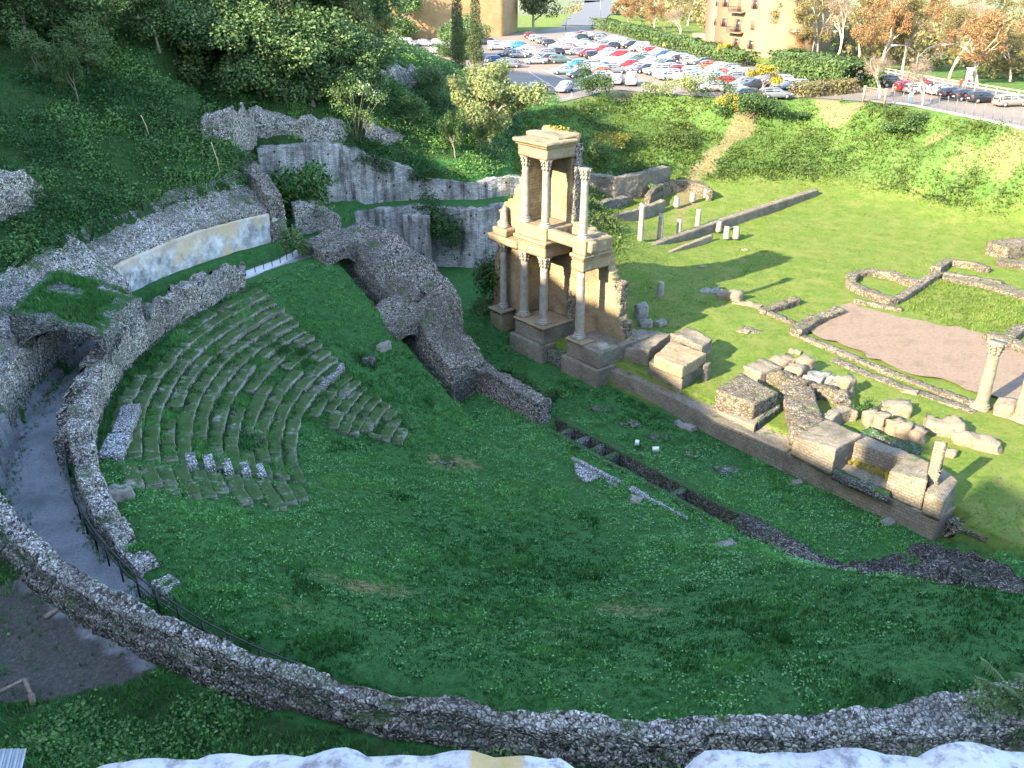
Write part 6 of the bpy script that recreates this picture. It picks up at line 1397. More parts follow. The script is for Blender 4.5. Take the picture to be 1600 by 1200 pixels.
# bushes: one foliage mesh each
def bush(name, px, py, w, h, label, mat, n=1600, size=0.1, seed=1, at=None, group=None, cat='bush', dz=0.0, gap=0.25, base=0.0):
    x, y, z = at or PG(px, py); rs = np.random.RandomState(seed)
    bl = [(x + rs.uniform(-0.5, 0.5) * w * 0.8, y + rs.uniform(-0.4, 0.4) * w * 0.7, z + dz + rs.uniform(0.25, 0.8) * h, rs.uniform(0.2, 0.34) * w, rs.uniform(0.2, 0.34) * h) for _ in range(9)]
    o = foliage(name, bl, n, size, mat, None, seed, 0.4, gap, 0.65, base)
    return tag(o, label, cat, group)
bush('shrub', 925, 150, 5.0, 4.6, 'grey green shrub at the corner of the shaded parking bay', L_mid, 3200, 0.13, 1)
bush('shrub', 1075, 154, 6.0, 4.0, 'pale wispy shrub hiding the near parked cars', L_pale, 2200, 0.13, 2, gap=0.6)
bush('shrub', 1030, 152, 4.5, 2.6, 'low pale shrub left of the wispy one at the car park edge', L_pale, 1300, 0.12, 3, gap=0.5)
bush('shrub', 1120, 152, 4.0, 3.2, 'loose pale shrub right of the wispy one at the car park edge', L_bank, 1300, 0.12, 13, gap=0.5)
bush('shrub', 1150, 186, 5.6, 3.6, 'dense bush half yellow half green on the bank', L_mid, 3200, 0.12, 4)
bush('shrub', 1135, 180, 3.2, 3.0, 'bright yellow green bush left of the dense bank bush', L_yel, 1200, 0.11, 14, base=-0.1)
bush('shrub', 1205, 186, 6.0, 3.2, 'dark leafy bush on the bank below the yellow tree', L_mid, 3200, 0.12, 5)
bush('shrub', 1245, 192, 3.6, 1.8, 'small bush trailing right of the dark leafy bush', L_mid, 1200, 0.11, 6)
bush('shrub', 1405, 212, 4.6, 2.0, 'dark green bush halfway down the bank below the gate', L_mid, 1900, 0.11, 7)
bush('shrub', 1432, 205, 3.6, 2.4, 'upright bush right of the dark green bank bush', L_mid, 1500, 0.11, 8)
bush('shrub', 1395, 188, 2.6, 1.3, 'yellowish bush just below the road verge', L_bank, 900, 0.1, 9)
bush('shrub', 935, 258, 4.2, 3.6, 'bush close behind the stage tower, by the yellow weeds', L_mid, 2000, 0.11, 10)
bush('shrub', 955, 232, 5.0, 2.4, 'yellow flowering weeds on the bank behind the tower', L_yel, 1500, 0.12, 11, base=-0.05)
bush('shrub', 1060, 228, 5.5, 2.0, 'thicket of bank weeds above the retaining wall', L_bank, 1700, 0.12, 12)
bush('ivy_bush', 482, 340, 5.6, 5.4, 'big glossy ivy bush spilling over the pier and broken stub', L_ivyb, 7000, 0.15, 21, at=(-18.0, 74.4, 7.8))
bush('ivy_bush', 700, 345, 4.4, 6.6, 'big ivy bush hanging on the lower terrace wall between the buttresses', L_ivy, 3800, 0.11, 22, at=(-6.2, 82.8, 2.6))
bush('ivy_bush', 462, 395, 2.0, 2.8, 'dark round bush at the end of the mesh fence', L_dark, 1800, 0.09, 23, at=(P(462, 404, 7.6)))
bush('ivy_bush', 762, 450, 3.4, 5.6, 'thick ivy climbing the broken left wing of the stage tower', L_ivy, 4200, 0.1, 24, at=(*SD(-4.2, 0.9), 1.2))
bush('ivy_bush', 745, 500, 2.2, 3.0, 'dark ivy low in the gap left of the stage tower', L_dark, 1400, 0.1, 25, at=(*SD(-4.6, 0.4), 0.2))
for k, (s, w, h, lab) in enumerate(((5.5, 1.8, 1.5, 'creeper on the low wall next to the side wall'), (7.8, 2.0, 1.6, 'creeper on the middle of the low wall'), (10.0, 2.0, 1.5, 'creeper on the end of the low wall by the trench'))):
    bush('creeper', 0, 0, w, h, lab, L_ivy, 1300, 0.08, 30 + k, at=(*SD(s, -5.7), 0.3))
bush('creeper', 0, 0, 4.0, 2.6, 'creeper hanging from the top of the upper terrace wall', L_ivy, 1900, 0.1, 34, at=(-13.2, 85.4, 9.6))
bush('creeper', 0, 0, 3.0, 1.6, 'small creeper on the dip in the upper terrace wall', L_ivy, 1000, 0.1, 35, at=(-8.6, 86.6, 8.8))
bush('creeper', 0, 0, 5.0, 1.7, 'ivy draped over the left half of the retaining wall', L_ivy, 2400, 0.11, 36, at=(P(950, 285, 4.0)))
bush('creeper', 0, 0, 4.0, 1.6, 'ivy draped over the right half of the retaining wall', L_ivy, 1800, 0.11, 37, at=(P(995, 280, 4.0)))
bush('shrub', 1020, 300, 1.6, 1.2, 'small dark bush in the corner of the curved wall', L_dark, 900, 0.09, 38, at=P(1024, 303, 2.8))
bush('shrub', 1345, 645, 1.6, 1.3, 'leafy plant behind the end podium wall', L_ivy, 900, 0.07, 39, at=P(1350, 655, 1.6))
# flowering sapling with white blossom
sp = thing('flowering_sapling', 'thin many stemmed sapling with white blossom before the ragged walls', 'tree', PG(556, 222)); b = np.array(sp.location); rs = np.random.RandomState(6); m_ = MB()
tips = []
for k in range(7):
    e = b + np.array([rs.normal(0, 1.2), rs.normal(0, 0.8), rs.uniform(3.4, 5.2)]); m_.tube([b + np.array([rs.normal(0, 0.2), 0, -0.2]), b * 0.5 + e * 0.5 + np.array([0, 0, 0.3]), e], [0.03, 0.022, 0.012], 5); tips.append(e)
m_.build('stems', M_bark, sp); foliage('leaves', [(*t, 0.9, 0.7) for t in tips] + [(*(b + np.array([rs.normal(0, 0.9), rs.normal(0, 0.6), rs.uniform(1.2, 3.6)])), 0.8, 0.7) for _ in range(6)], 2000, 0.09, L_dark, sp, 5, 0.2, 0.1); foliage('blossom', [(*t, 0.95, 0.75) for t in tips], 60, 0.07, plain('white_blossom', (0.75, 0.75, 0.68), 0.8, var=0.05), sp, 7, 0.5, 0.0, 0.9)
for k, (px, py, pt, lab) in enumerate(((346, 278, 222, 'pale leaning pole in the grass right of the rubble slope'), (234, 212, 180, 'short pale pole high on the left slope'))):
    x, y, z = PG(px, py); zt = zat(x, y, pt); m_ = MB(); m_.tube([(x, y, z - 0.2), (x - 0.15, y, (z + zt) / 2), (x - 0.4, y, zt)], 0.03, 6); tag(m_.build('pole', M_wood_p), lab, 'pole')
# right foreground shrub with long fronds
sh = thing('frond_shrub', 'dark shrub with long pale fronds at the lower right corner', 'bush', P(1590, 1150, 10.2)); b = np.array(P(1590, 1140, 10.0)); rs = np.random.RandomState(9)
foliage('leaves', [(b[0] + rs.normal(0, 0.5), b[1] + rs.normal(0, 0.4), b[2] + rs.uniform(0.1, 1.5), 0.6, 0.5) for _ in range(11)], 4200, 0.05, L_dark, sh, 9, 0.3, 0.1)
fr = MB(); C_ = []
for k in range(16):
    a = rs.uniform(2.2, 4.4) if k % 2 else rs.uniform(0, 6.28); e = b + np.array([1.3 * math.cos(a), 1.0 * math.sin(a), rs.uniform(0.7, 2.2)]); s0 = b + np.array([0, 0, 0.6]); m_ = 0.5 * (s0 + e) + np.array([0, 0, 0.35])
    fr.tube([s0, m_, e], [0.02, 0.015, 0.008], 4)
    for t in np.linspace(0.35, 1, 14):
        p = (1 - t) ** 2 * s0 + 2 * t * (1 - t) * m_ + t * t * e; dr = np.array([math.cos(a), math.sin(a), 0]); sd_ = np.array([-math.sin(a), math.cos(a), 0])
        for sg in (-1, 1):
            q1 = p + sg * sd_ * 0.2 + dr * 0.06 - np.array([0, 0, 0.05]); n1 = dr * 0.022; fr.add([p - n1, p + n1, q1 + n1 * 0.3, q1 - n1 * 0.3], [(0, 1, 2, 3)])
v = fr.V(); obj('fronds', v, fr.polys(), L_mid, sh, colr=np.full((len(v), 3), 0.75))

# hedges
def hedge(label, pts, w, h, n, size, mat, seed, z=11.0):
    w3 = [P(a, b, z) for a, b in pts]; rs = np.random.RandomState(seed); L = resample(np.array(w3), 200); T = np.gradient(L[:, :2], axis=0); T /= np.linalg.norm(T, axis=1, keepdims=True); Nn = np.stack([-T[:, 1], T[:, 0]], 1)
    i = rs.randint(0, 200, n); u = rs.uniform(-1, 1, n); vv = rs.uniform(0, 1, n); top = rs.rand(n) < 0.45
    u = np.where(top, u, np.sign(u) * rs.uniform(0.8, 1.05, n)); vv = np.where(top, rs.uniform(0.88, 1.06, n), vv)
    bulge = 1 + 0.12 * vnoise(np.stack([i * 0.11, u, vv * 2], 1), seed)
    c = np.stack([L[i, 0] + Nn[i, 0] * u * w / 2 * bulge + rs.normal(0, 0.3, n), L[i, 1] + Nn[i, 1] * u * w / 2 * bulge + rs.normal(0, 0.3, n), z - 0.1 + vv * h * bulge], 1)
    nr = np.stack([Nn[i, 0] * u, Nn[i, 1] * u, np.where(top, 1.2, 0.2)], 1) + rs.normal(0, 0.45, (n, 3))
    v, q = leafquads(c, nr, rs.uniform(0.6, 1.3, n) * size, rs, 0.7); tone = np.clip(0.45 + 0.3 * vnoise(c * 0.5, seed) + rs.normal(0, 0.16, n), 0, 1)
    return tag(obj('hedge', v, [q], mat, colr=np.repeat(np.stack([tone] * 3, 1), 4, 0)), label, 'hedge')
hedge('long clipped green hedge along the far side of the car park', [(935, 44), (985, 55), (1050, 75), (1110, 92), (1168, 105)], 4.0, 2.6, 14000, 0.26, L_hedge, 1)
hedge('second stretch of green hedge below the tall autumn trees', [(1222, 113), (1270, 122), (1310, 133), (1345, 141)], 6.0, 3.6, 11000, 0.24, L_hedge, 2)
hedge('low brownish hedge beside the gate', [(1243, 152), (1285, 148), (1330, 144)], 2.2, 1.9, 4200, 0.15, L_olive, 3)
# far woods and hills
rs = np.random.RandomState(17); bl = []
for k in range(420):
    px = rs.uniform(850, 1680); y = rs.uniform(150, 430); x = (px - 800) / CAM_F * (y * 0.903 + 8)
    if dist_poly(np.array([x]), np.array([y]), PARK)[0] < 9 or in_poly(np.array([x]), np.array([y]), PARK)[0]: continue
    if px < 1300 and y < 245: continue
    if px < 975 and y < 400: continue
    bl.append((x, y, Hill([x], [y])[0] + rs.uniform(1.5, 6), rs.uniform(3, 6), rs.uniform(2.5, 5)))
c, d, i = crown_pts(bl, 60000, rs, 0.7, 0.1, 5); v, q = leafquads(c, d + rs.normal(0, 0.5, c.shape) + np.array([0, 0, 0.3]), rs.uniform(0.25, 0.6, len(c)), rs, 0.7)
tone = np.clip(0.45 + 0.3 * vnoise(c * 0.12, 3) + rs.normal(0, 0.16, len(c)), 0, 1)
tag(put('far_wood', mesh_np('far_wood', v, [q], L_olive, colr=np.repeat(np.stack([tone] * 3, 1), 4, 0))), 'mixed autumn wood behind the car park and road', 'wood', kind='stuff')
mb = MB(); hv = []; nn = 90
for ring, (rr, zb) in enumerate(((1150, -60), (1400, 60), (1500, 90))):
    for k in range(nn):
        a = R(10 + 160 * k / (nn - 1)); hv.append((rr * math.cos(a), rr * math.sin(a), zb + (0 if ring == 0 else 40 * vnoise(np.array([[k * 0.13, ring, 1.0]]), 2)[0])))
hq = [(r_i * nn + k, (r_i + 1) * nn + k, (r_i + 1) * nn + k + 1, r_i * nn + k + 1) for r_i in range(2) for k in range(nn - 1)]
tag(put('hills', mesh_np('hills', np.array(hv), [np.array(hq)[:, ::-1]], plain('far_hillside', (0.10, 0.12, 0.07), 0.95, var=0.3, scale=0.02), smooth=True)), 'far wooded hills', 'hills', kind='structure')

# ------------------------------------------------------------------ cars
def paint():
    m, nt, b = nmat('car_paint')
    oi = N(nt, 'ShaderNodeObjectInfo'); f = noise(nt, 1.5, 4, gpos(nt))
    c = mixc(nt, 0.35, oi.outputs['Color'], ramp(nt, f, [(0.3, (0.6, 0.58, 0.55)), (0.7, (1, 1, 1))]), 'MULTIPLY')
    nt.links.new(c, b.inputs['Base Color']); b.inputs['Roughness'].default_value = 0.32; b.inputs['Specular IOR Level'].default_value = 0.5
    b.inputs['Coat Weight'].default_value = 0.4; b.inputs['Coat Roughness'].default_value = 0.1
    return m
M_paint = paint(); M_glass = plain('car_glass', (0.02, 0.025, 0.03), 0.08, var=0.1, spec=0.6); M_tyre = plain('tyre_rubber', (0.02, 0.02, 0.02), 0.85); M_rim = plain('alloy_rim', (0.40, 0.40, 0.41), 0.35, 0.7); M_lamp = plain('headlamp_glass', (0.6, 0.62, 0.65), 0.15, var=0.05); M_tail = plain('tail_lamp', (0.35, 0.02, 0.015), 0.3, var=0.1); M_plate = plain('number_plate', (0.6, 0.6, 0.58), 0.5)
# stations: x, half width, sill z, belt z, roof z, roof half width  (front is +x)
CARS = {
 'hatchback': dict(st=[(-1.95, 0.70, 0.38, 0.86, 0.90, 0.55), (-1.85, 0.80, 0.24, 0.90, 1.22, 0.58), (-1.35, 0.84, 0.20, 0.93, 1.44, 0.60), (-0.5, 0.85, 0.19, 0.94, 1.50, 0.62), (0.25, 0.85, 0.19, 0.94, 1.46, 0.61), (0.98, 0.84, 0.20, 0.93, 0.98, 0.62), (1.55, 0.80, 0.22, 0.82, 0.85, 0.55), (1.90, 0.70, 0.28, 0.66, 0.68, 0.5), (1.98, 0.60, 0.36, 0.58, 0.6, 0.45)], wh=(1.22, -1.18), r=0.31),
 'estate': dict(st=[(-2.25, 0.72, 0.38, 0.88, 0.92, 0.58), (-2.18, 0.82, 0.25, 0.92, 1.2, 0.6), (-1.9, 0.87, 0.21, 0.94, 1.42, 0.62), (-0.6, 0.88, 0.20, 0.95, 1.48, 0.64), (0.3, 0.88, 0.20, 0.95, 1.45, 0.63), (1.05, 0.87, 0.20, 0.94, 0.98, 0.64), (1.75, 0.83, 0.22, 0.83, 0.86, 0.58), (2.15, 0.72, 0.28, 0.68, 0.7, 0.5), (2.25, 0.62, 0.36, 0.6, 0.62, 0.45)], wh=(1.38, -1.32), r=0.32),
 'saloon': dict(st=[(-2.2, 0.70, 0.38, 0.86, 0.9, 0.6), (-2.05, 0.82, 0.25, 0.94, 0.97, 0.62), (-1.45, 0.86, 0.21, 0.96, 1.0, 0.62), (-0.75, 0.87, 0.20, 0.95, 1.42, 0.60), (0.15, 0.87, 0.20, 0.94, 1.44, 0.61), (0.98, 0.86, 0.20, 0.92, 0.96, 0.62), (1.7, 0.82, 0.22, 0.82, 0.85, 0.56), (2.1, 0.72, 0.28, 0.67, 0.69, 0.5), (2.2, 0.62, 0.36, 0.6, 0.62, 0.45)], wh=(1.32, -1.3), r=0.32),
 'van': dict(st=[(-2.1, 0.78, 0.36, 1.0, 1.75, 0.70), (-2.0, 0.88, 0.25, 1.02, 1.84, 0.74), (-0.9, 0.90, 0.22, 1.04, 1.88, 0.76), (0.4, 0.90, 0.22, 1.04, 1.84, 0.74), (1.15, 0.89, 0.22, 1.03, 1.1, 0.7), (1.75, 0.84, 0.24, 0.9, 0.94, 0.6), (2.05, 0.74, 0.3, 0.72, 0.74, 0.52), (2.12, 0.64, 0.4, 0.62, 0.64, 0.46)], wh=(1.3, -1.3), r=0.33),
 'offroader': dict(st=[(-2.0, 0.78, 0.42, 1.04, 1.6, 0.68), (-1.92, 0.87, 0.30, 1.06, 1.7, 0.72), (-0.7, 0.89, 0.28, 1.07, 1.74, 0.74), (0.35, 0.89, 0.28, 1.07, 1.7, 0.72), (0.85, 0.88, 0.28, 1.05, 1.12, 0.72), (1.75, 0.85, 0.30, 0.98, 1.02, 0.66), (2.0, 0.78, 0.36, 0.86, 0.88, 0.6), (2.06, 0.7, 0.44, 0.74, 0.76, 0.54)], wh=(1.28, -1.25), r=0.36),
}
def car_proto(kind):
    D = CARS[kind]; st = D['st']; root = thing('parked_car', 'car', 'car'); nr = 14; V = []
    for (x, w, zs, zb, zr, wr) in st:
        half = [(w * 0.82, zs), (w * 0.97, zs + 0.1), (w, zs + 0.45 * (zb - zs)), (w * 0.97, zb), (0.5 * (w * 0.97 + wr) + 0.02, 0.5 * (zb + zr)), (wr, zr - 0.03 * (zr > zb + 0.2)), (wr * 0.6, zr + 0.02)]
        V += [(x, y, z) for y, z in half] + [(x, -y, z) for y, z in half[::-1]]
    q = []; n = len(st)
    for i in range(n - 1):
        for k in range(nr): q.append((i * nr + k, i * nr + (k + 1) % nr, (i + 1) * nr + (k + 1) % nr, (i + 1) * nr + k))
    V = np.array(V); caps = [tuple(range(nr)), tuple(range((n - 1) * nr, n * nr))[::-1]]
    me = mesh_np('body', V, [np.array(q), np.array(caps)], M_paint, smooth=False)
    bm = bmesh.new(); bm.from_mesh(me); bmesh.ops.recalc_face_normals(bm, faces=bm.faces); bm.to_mesh(me); bm.free(); put('body', me, root)
    # glass panes laid just proud of the cabin
    mb = MB()
    def pane(a, b, c, d, out):
        P4 = np.array([a, b, c, d], float); ctr = P4.mean(0); nrm = np.cross(P4[1] - P4[0], P4[2] - P4[0]); nrm /= np.linalg.norm(nrm) + 1e-9
        if nrm @ np.array(out) < 0: nrm = -nrm
        o = ctr + (P4 - ctr) * np.array(0.86) + nrm * 0.015; i_ = ctr + (P4 - ctr) * 0.86 - nrm * 0.03
        mb.add(np.concatenate([o, i_]), [(0, 1, 2, 3), (0, 4, 5, 1), (1, 5, 6, 2), (2, 6, 7, 3), (3, 7, 4, 0)])
    for i in range(n - 1):
        tall0, tall1 = st[i][4] - st[i][3] > 0.2, st[i + 1][4] - st[i + 1][3] > 0.2
        A, B = i * nr, (i + 1) * nr
        if tall0 and tall1 or (tall0 != tall1 and kind != 'saloon') or (tall0 != tall1):
            if (tall0 or tall1) and not (kind == 'van' and i in (0, 1)):
                for (k0, k1, o) in ((3, 5, (0, 1, 0.3)), (10, 8, (0, -1, 0.3))):
                    pane(V[A + k0], V[B + k0], V[B + k1], V[A + k1], o)
        if tall0 and not tall1: pane(V[A + 5], V[A + 8], V[B + 8], V[B + 5], (1, 0, 0.6))
        if tall1 and not tall0: pane(V[A + 5], V[A + 8], V[B + 8], V[B + 5], (-1, 0, 0.6))
    if st[0][4] - st[0][3] > 0.2: pane(V[3], V[10], V[8], V[5], (-1, 0, 0))
    mb.build('windows', M_glass, root)
    r = D['r']
    for x in D['wh']:
        for sg in (1, -1):
            y = sg * (max(s[1] for s in st) - 0.10); w_ = MB(); w_.tube([(x, y - 0.11, r), (x, y + 0.11, r)], r, 14); ob = w_.build('wheel', M_tyre, root)
            w_ = MB(); w_.tube([(x, y + sg * 0.09, r), (x, y + sg * 0.125, r)], r * 0.66, 10); w_.build('rim', M_rim, ob)
    f, rr = st[-2], st[1]
    for sg in (1, -1):
        w_ = MB(); w_.box((f[0] - 0.02, sg * f[1] * 0.80, f[3] - 0.04), (0.22, 0.34, 0.14), 0.0); w_.build('headlight', M_lamp, root)
        w_ = MB(); w_.box((st[0][0] + 0.02, sg * rr[1] * 0.82, rr[3] - 0.06), (0.12, 0.2, 0.26)); w_.build('tail_light', M_tail, root)
    w_ = MB(); w_.box((st[0][0] - 0.01, 0, 0.62), (0.04, 0.5, 0.11)); w_.build('number_plate', M_plate, root)
    return root
COLS = {'white': (0.27, 0.27, 0.27), 'silver': (0.22, 0.225, 0.235), 'grey': (0.13, 0.135, 0.14), 'dark': (0.018, 0.02, 0.024), 'red': (0.26, 0.02, 0.017), 'burgundy': (0.12, 0.015, 0.02), 'blue': (0.025, 0.05, 0.15), 'bright blue': (0.03, 0.15, 0.28), 'light blue': (0.15, 0.20, 0.24), 'orange': (0.24, 0.08, 0.03), 'taupe': (0.20, 0.17, 0.14), 'green': (0.06, 0.085, 0.075), 'mauve': (0.20, 0.15, 0.18)}
hd = np.array(P(1340, 145, 11)[:2]) - np.array(P(1000, 55, 11)[:2]); HD = math.atan2(hd[1], hd[0])     # line of the hedge
ACROSS = HD + math.pi / 2
c1_ = {'W': 'white', 'S': 'silver', 'G': 'grey', 'D': 'dark', 'R': 'red', 'U': 'burgundy', 'B': 'blue', 'X': 'bright blue', 'L': 'light blue', 'O': 'orange', 'T': 'taupe', 'N': 'green', 'M': 'mauve'}
t1_ = {'h': 'hatchback', 'e': 'estate', 's': 'saloon', 'v': 'van', 'o': 'offroader'}
ROWS = {
 'row along the hedge': (0, '895,62,Sh 905,63,Dh 921,60,Sh 932,62,De 941,64,Gh 955,66,Wh 965,69,We 975,72,Wh 985,75,Dh 998,80,Wv 1010,82,Wh 1019,85,Rh 1026,88,Wh 1036,91,Bh 1048,93,Ws 1058,96,We 1066,98,Dh 1080,102,Wo 1098,104,Dh 1110,108,Oh 1121,111,Wh 1137,113,Gh 1152,117,Ws 1163,121,Wh 1200,127,Gh 1214,131,Dh 1228,137,Wv 1244,141,We 1268,141,Ws'),
 'back row of the car park': (0, '831,60,Uh 839,64,Sh 850,68,Gh 861,72,Dh 873,76,We 884,78,Mh 887,66,Wh 897,71,Ws 906,74,We 916,71,Nh 925,77,We 938,74,Gh 951,77,Dh'),
 'middle row': (0, '899,86,Ge 916,88,Rh 928,92,Dh 939,82,Rh 938,96,Wh 949,87,Wh 957,101,Ws 964,91,Re 981,95,Ws 981,107,Rh 994,97,Ns 996,112,Me 1005,94,Gs 1016,101,Ss 1009,114,Dh 1024,117,Wo 1031,105,Ge 1042,105,Ds 1041,122,We 1052,112,Sh 1067,115,Re 1052,127,Ss 1074,128,Wh 1086,117,Se 1093,122,Le 1096,130,Sh 1107,130,Gh 1112,143,We 1117,122,Lh 1120,132,Rh 1135,122,Oh 1143,127,Gh 1148,145,Ws 1153,123,Wh 1161,136,Gh 1177,139,Ds 1166,155,De 1205,154,Ge'),
 'left block of cars': (0, '756,70,De 777,78,Sv 790,75,We 808,76,Xh 795,88,Ge 810,90,Sh 821,81,Ws 835,86,Wh 845,86,Ge 837,100,Ss 855,97,De 861,86,Gh 868,87,Dh 876,99,Ne 776,100,Be 786,104,Bh 796,106,Gh'),
 'near group by the shaded bay': (0, '881,116,Ls 902,108,Xh 916,108,Ge 924,112,We 941,110,Bs 936,119,Oh 950,127,Se 959,115,Gh 934,129,Ss 905,122,Dh'),
 'row along the far right road': (1, '1373,126,De 1392,136,Do 1417,143,Rh 1436,136,Uh 1441,147,We 1465,147,Ws 1487,154,Dh 1507,157,Dh 1534,160,De 1577,166,Te'),
 'group behind the cypresses': (2, '641,72,Wv 665,72,Mh 683,72,Wh 688,84,We'),
}
LOOSE = [(914, 58, 'burgundy', 'hatchback', ACROSS + 0.2, 'dark burgundy hatchback alone in the far aisle near the junction'), (878, 144, 'silver', 'hatchback', HD - 0.55, 'pale silver hatchback facing the viewer in the shaded bay'), (838, 145, 'dark', 'saloon', ACROSS + math.pi + 0.35, 'black saloon half hidden by the pale acacia in the shaded bay'), (966, 131, 'silver', 'hatchback', HD - 0.35, 'silver hatchback facing the viewer beside the tall white van'), (981, 133, 'white', 'van', HD - 0.3, 'tall white van facing the viewer at the near edge of the car park')]
spots = []
for row, (hm_, txt) in ROWS.items():
    for it in txt.split():
        a, b, k = it.split(','); x, y, _ = P(int(a), int(b), 11.0)
        ang = {0: ACROSS, 1: R(14), 2: R(-20)}[hm_] + (math.pi if hm_ == 0 and (int(a) + int(b)) % 3 else 0) + rnd.uniform(-0.05, 0.05)
        spots.append([x, y, ang, c1_[k[0]], t1_[k[1]], row, None, int(a)])
for (a, b, c, t, ang, lab) in LOOSE:
    x, y, _ = P(a, b, 11.0); spots.append([x, y, ang, c, t, None, lab, a])
# keep neighbours from touching: push apart, mostly along the row
LEN = {k: v['st'][-1][0] - v['st'][0][0] for k, v in CARS.items()}
for it in range(60):
    moved = False
    for i in range(len(spots)):
        for j in range(i):
            A, B = spots[i], spots[j]; dx, dy = A[0] - B[0], A[1] - B[1]
            if abs(dx) > 6 or abs(dy) > 6: continue
            ca, sa = math.cos(A[2]), math.sin(A[2]); u = dx * ca + dy * sa; v = -dx * sa + dy * ca
            da = abs(math.sin(A[2] - B[2])); la = (LEN[A[4]] + LEN[B[4]]) / 2 + 0.2; wa = 2.05 + da * 1.4
            if abs(u) < la and abs(v) < wa:
                pu, pv = la - abs(u), wa - abs(v); moved = True
                if pv <= pu * 1.2: m = (pv / 2 + 0.02) * (1 if v >= 0 else -1); ox, oy = -sa * m, ca * m
                else: m = (pu / 2 + 0.02) * (1 if u >= 0 else -1); ox, oy = ca * m, sa * m
                A[0] += ox; A[1] += oy; B[0] -= ox; B[1] -= oy
    if not moved: break
cnt = {}
for s in sorted(spots, key=lambda q: q[7]):
    if s[5]: cnt.setdefault((s[5], s[3], s[4]), []).append(s)
def ordw(k):
    return ORD[k] if k < len(ORD) else str(k + 1)
for (row, c, t), l in cnt.items():
    for k, s in enumerate(l):
        s[6] = ('only %s %s in the %s' % (c, t, row)) if len(l) == 1 else '%s of the %s %ss from the left in the %s' % (ordw(k), c, t, row)
cp_ = {}
for s in spots:
    x, y, ang, c, t, row, lab, _ = s
    if not in_poly(np.array([x]), np.array([y]), PARK)[0]:
        pass
    if t not in cp_:
        o = cp_[t] = car_proto(t); o.location = (x, y, 11.005); o.rotation_euler = (0, 0, ang); o['label'] = lab; o['group'] = 'parked cars'
    else: o = dup(cp_[t], (x, y, 11.005), ang, None, lab, 'parked cars')
    for ch in o.children:
        if ch.name.split('.')[0] == 'body': ch.color = (*COLS[c], 1)
# painted bay lines on the shaded asphalt
M_line = plain('road_paint', (0.45, 0.45, 0.44), 0.8)
for k, (a, b) in enumerate((((846, 108), (905, 133)), ((826, 112), (868, 138)), ((835, 163), (893, 152)), ((893, 152), (893, 140)))):
    p, q = P(*a, 11.004), P(*b, 11.004); m_ = MB(); ang = math.atan2(q[1] - p[1], q[0] - p[0]); ln = math.hypot(q[0] - p[0], q[1] - p[1]); c, s_ = math.cos(ang), math.sin(ang); w = 0.07
    v = [(p[0] + s_ * w, p[1] - c * w, 11.004), (q[0] + s_ * w, q[1] - c * w, 11.004), (q[0] - s_ * w, q[1] + c * w, 11.004), (p[0] - s_ * w, p[1] + c * w, 11.004)]; m_.add(v, [(0, 1, 2, 3)])
    tag(m_.build('bay_line', M_line), '%s painted line in the shaded parking bay' % ORD[k], kind='structure')

# ------------------------------------------------------------------ buildings
M_cream = plain('cream_plaster', (0.20, 0.15, 0.085), 0.9, var=0.08, scale=0.5); M_pink = plain('pink_plaster', (0.21, 0.125, 0.088), 0.9, var=0.08, scale=0.5); M_ochre = ashlar_mat('ochre_masonry', (0.30, 0.20, 0.09), (0.34, 0.235, 0.115), (0.27, 0.18, 0.085), 0.9, 0.5, 0.0, (0.22, 0.12, 0.06), 0.5, 0.02, 0.3, 0.3)
M_shut2 = plain('rust_shutter', (0.20, 0.075, 0.04), 0.6, var=0.1); M_balc = plain('balcony_slab', (0.24, 0.12, 0.08), 0.8)
A = np.array(P(1116, 78, 11)[:2]); B = np.array(P(1222, 94, 11)[:2]); e = (B - A) / np.linalg.norm(B - A); nb = np.array([e[1], -e[0]]); nb = nb if nb[1] < 0 else -nb     # outward, towards the viewer
apt = thing('apartment_house', 'cream and pink apartment house with rust coloured shutters behind the hedge', 'house', (A[0], A[1], 11)); W_ = np.linalg.norm(B - A); Hh = 16.5; Dp = 11.0; ang = math.atan2(e[1], e[0])
def face(name, poly, z0, z1, mat, parent): m_ = MB(); m_.prism([tuple(p) for p in poly], z0, z1); return m_.build(name, mat, parent)
C1, D1 = B - nb * Dp, A - nb * Dp
face('wall', [A, B, C1, D1], 10.5, 11 + Hh, M_cream, apt)
A2 = A - nb * 1.2; F2 = A2 - e * 6.0; face('side_wing', [F2, A2 - e * 0.01, A2 - nb * 8 - e * 0.01, F2 - nb * 8], 10.5, 11 + Hh - 0.8, M_pink, apt)
m_ = MB(); ov = 0.7; q = [A - e * ov + nb * ov, B + e * ov + nb * ov, C1 + e * ov - nb * ov, D1 - e * ov - nb * ov]; m_.prism([tuple(p) for p in q], 11 + Hh, 11 + Hh + 0.3); cen = (A + C1) / 2
m_.add([(*q[0], 11 + Hh + .3), (*q[1], 11 + Hh + .3), (*q[2], 11 + Hh + .3), (*q[3], 11 + Hh + .3), (*(cen - e * 3), 11 + Hh + 3.2), (*(cen + e * 3), 11 + Hh + 3.2)], [(0, 1, 5, 4), (2, 3, 4, 5)], [(1, 2, 5), (3, 0, 4)]); m_.build('roof', plain('terracotta_tiles', (0.26, 0.12, 0.07), 0.85, var=0.25), apt)
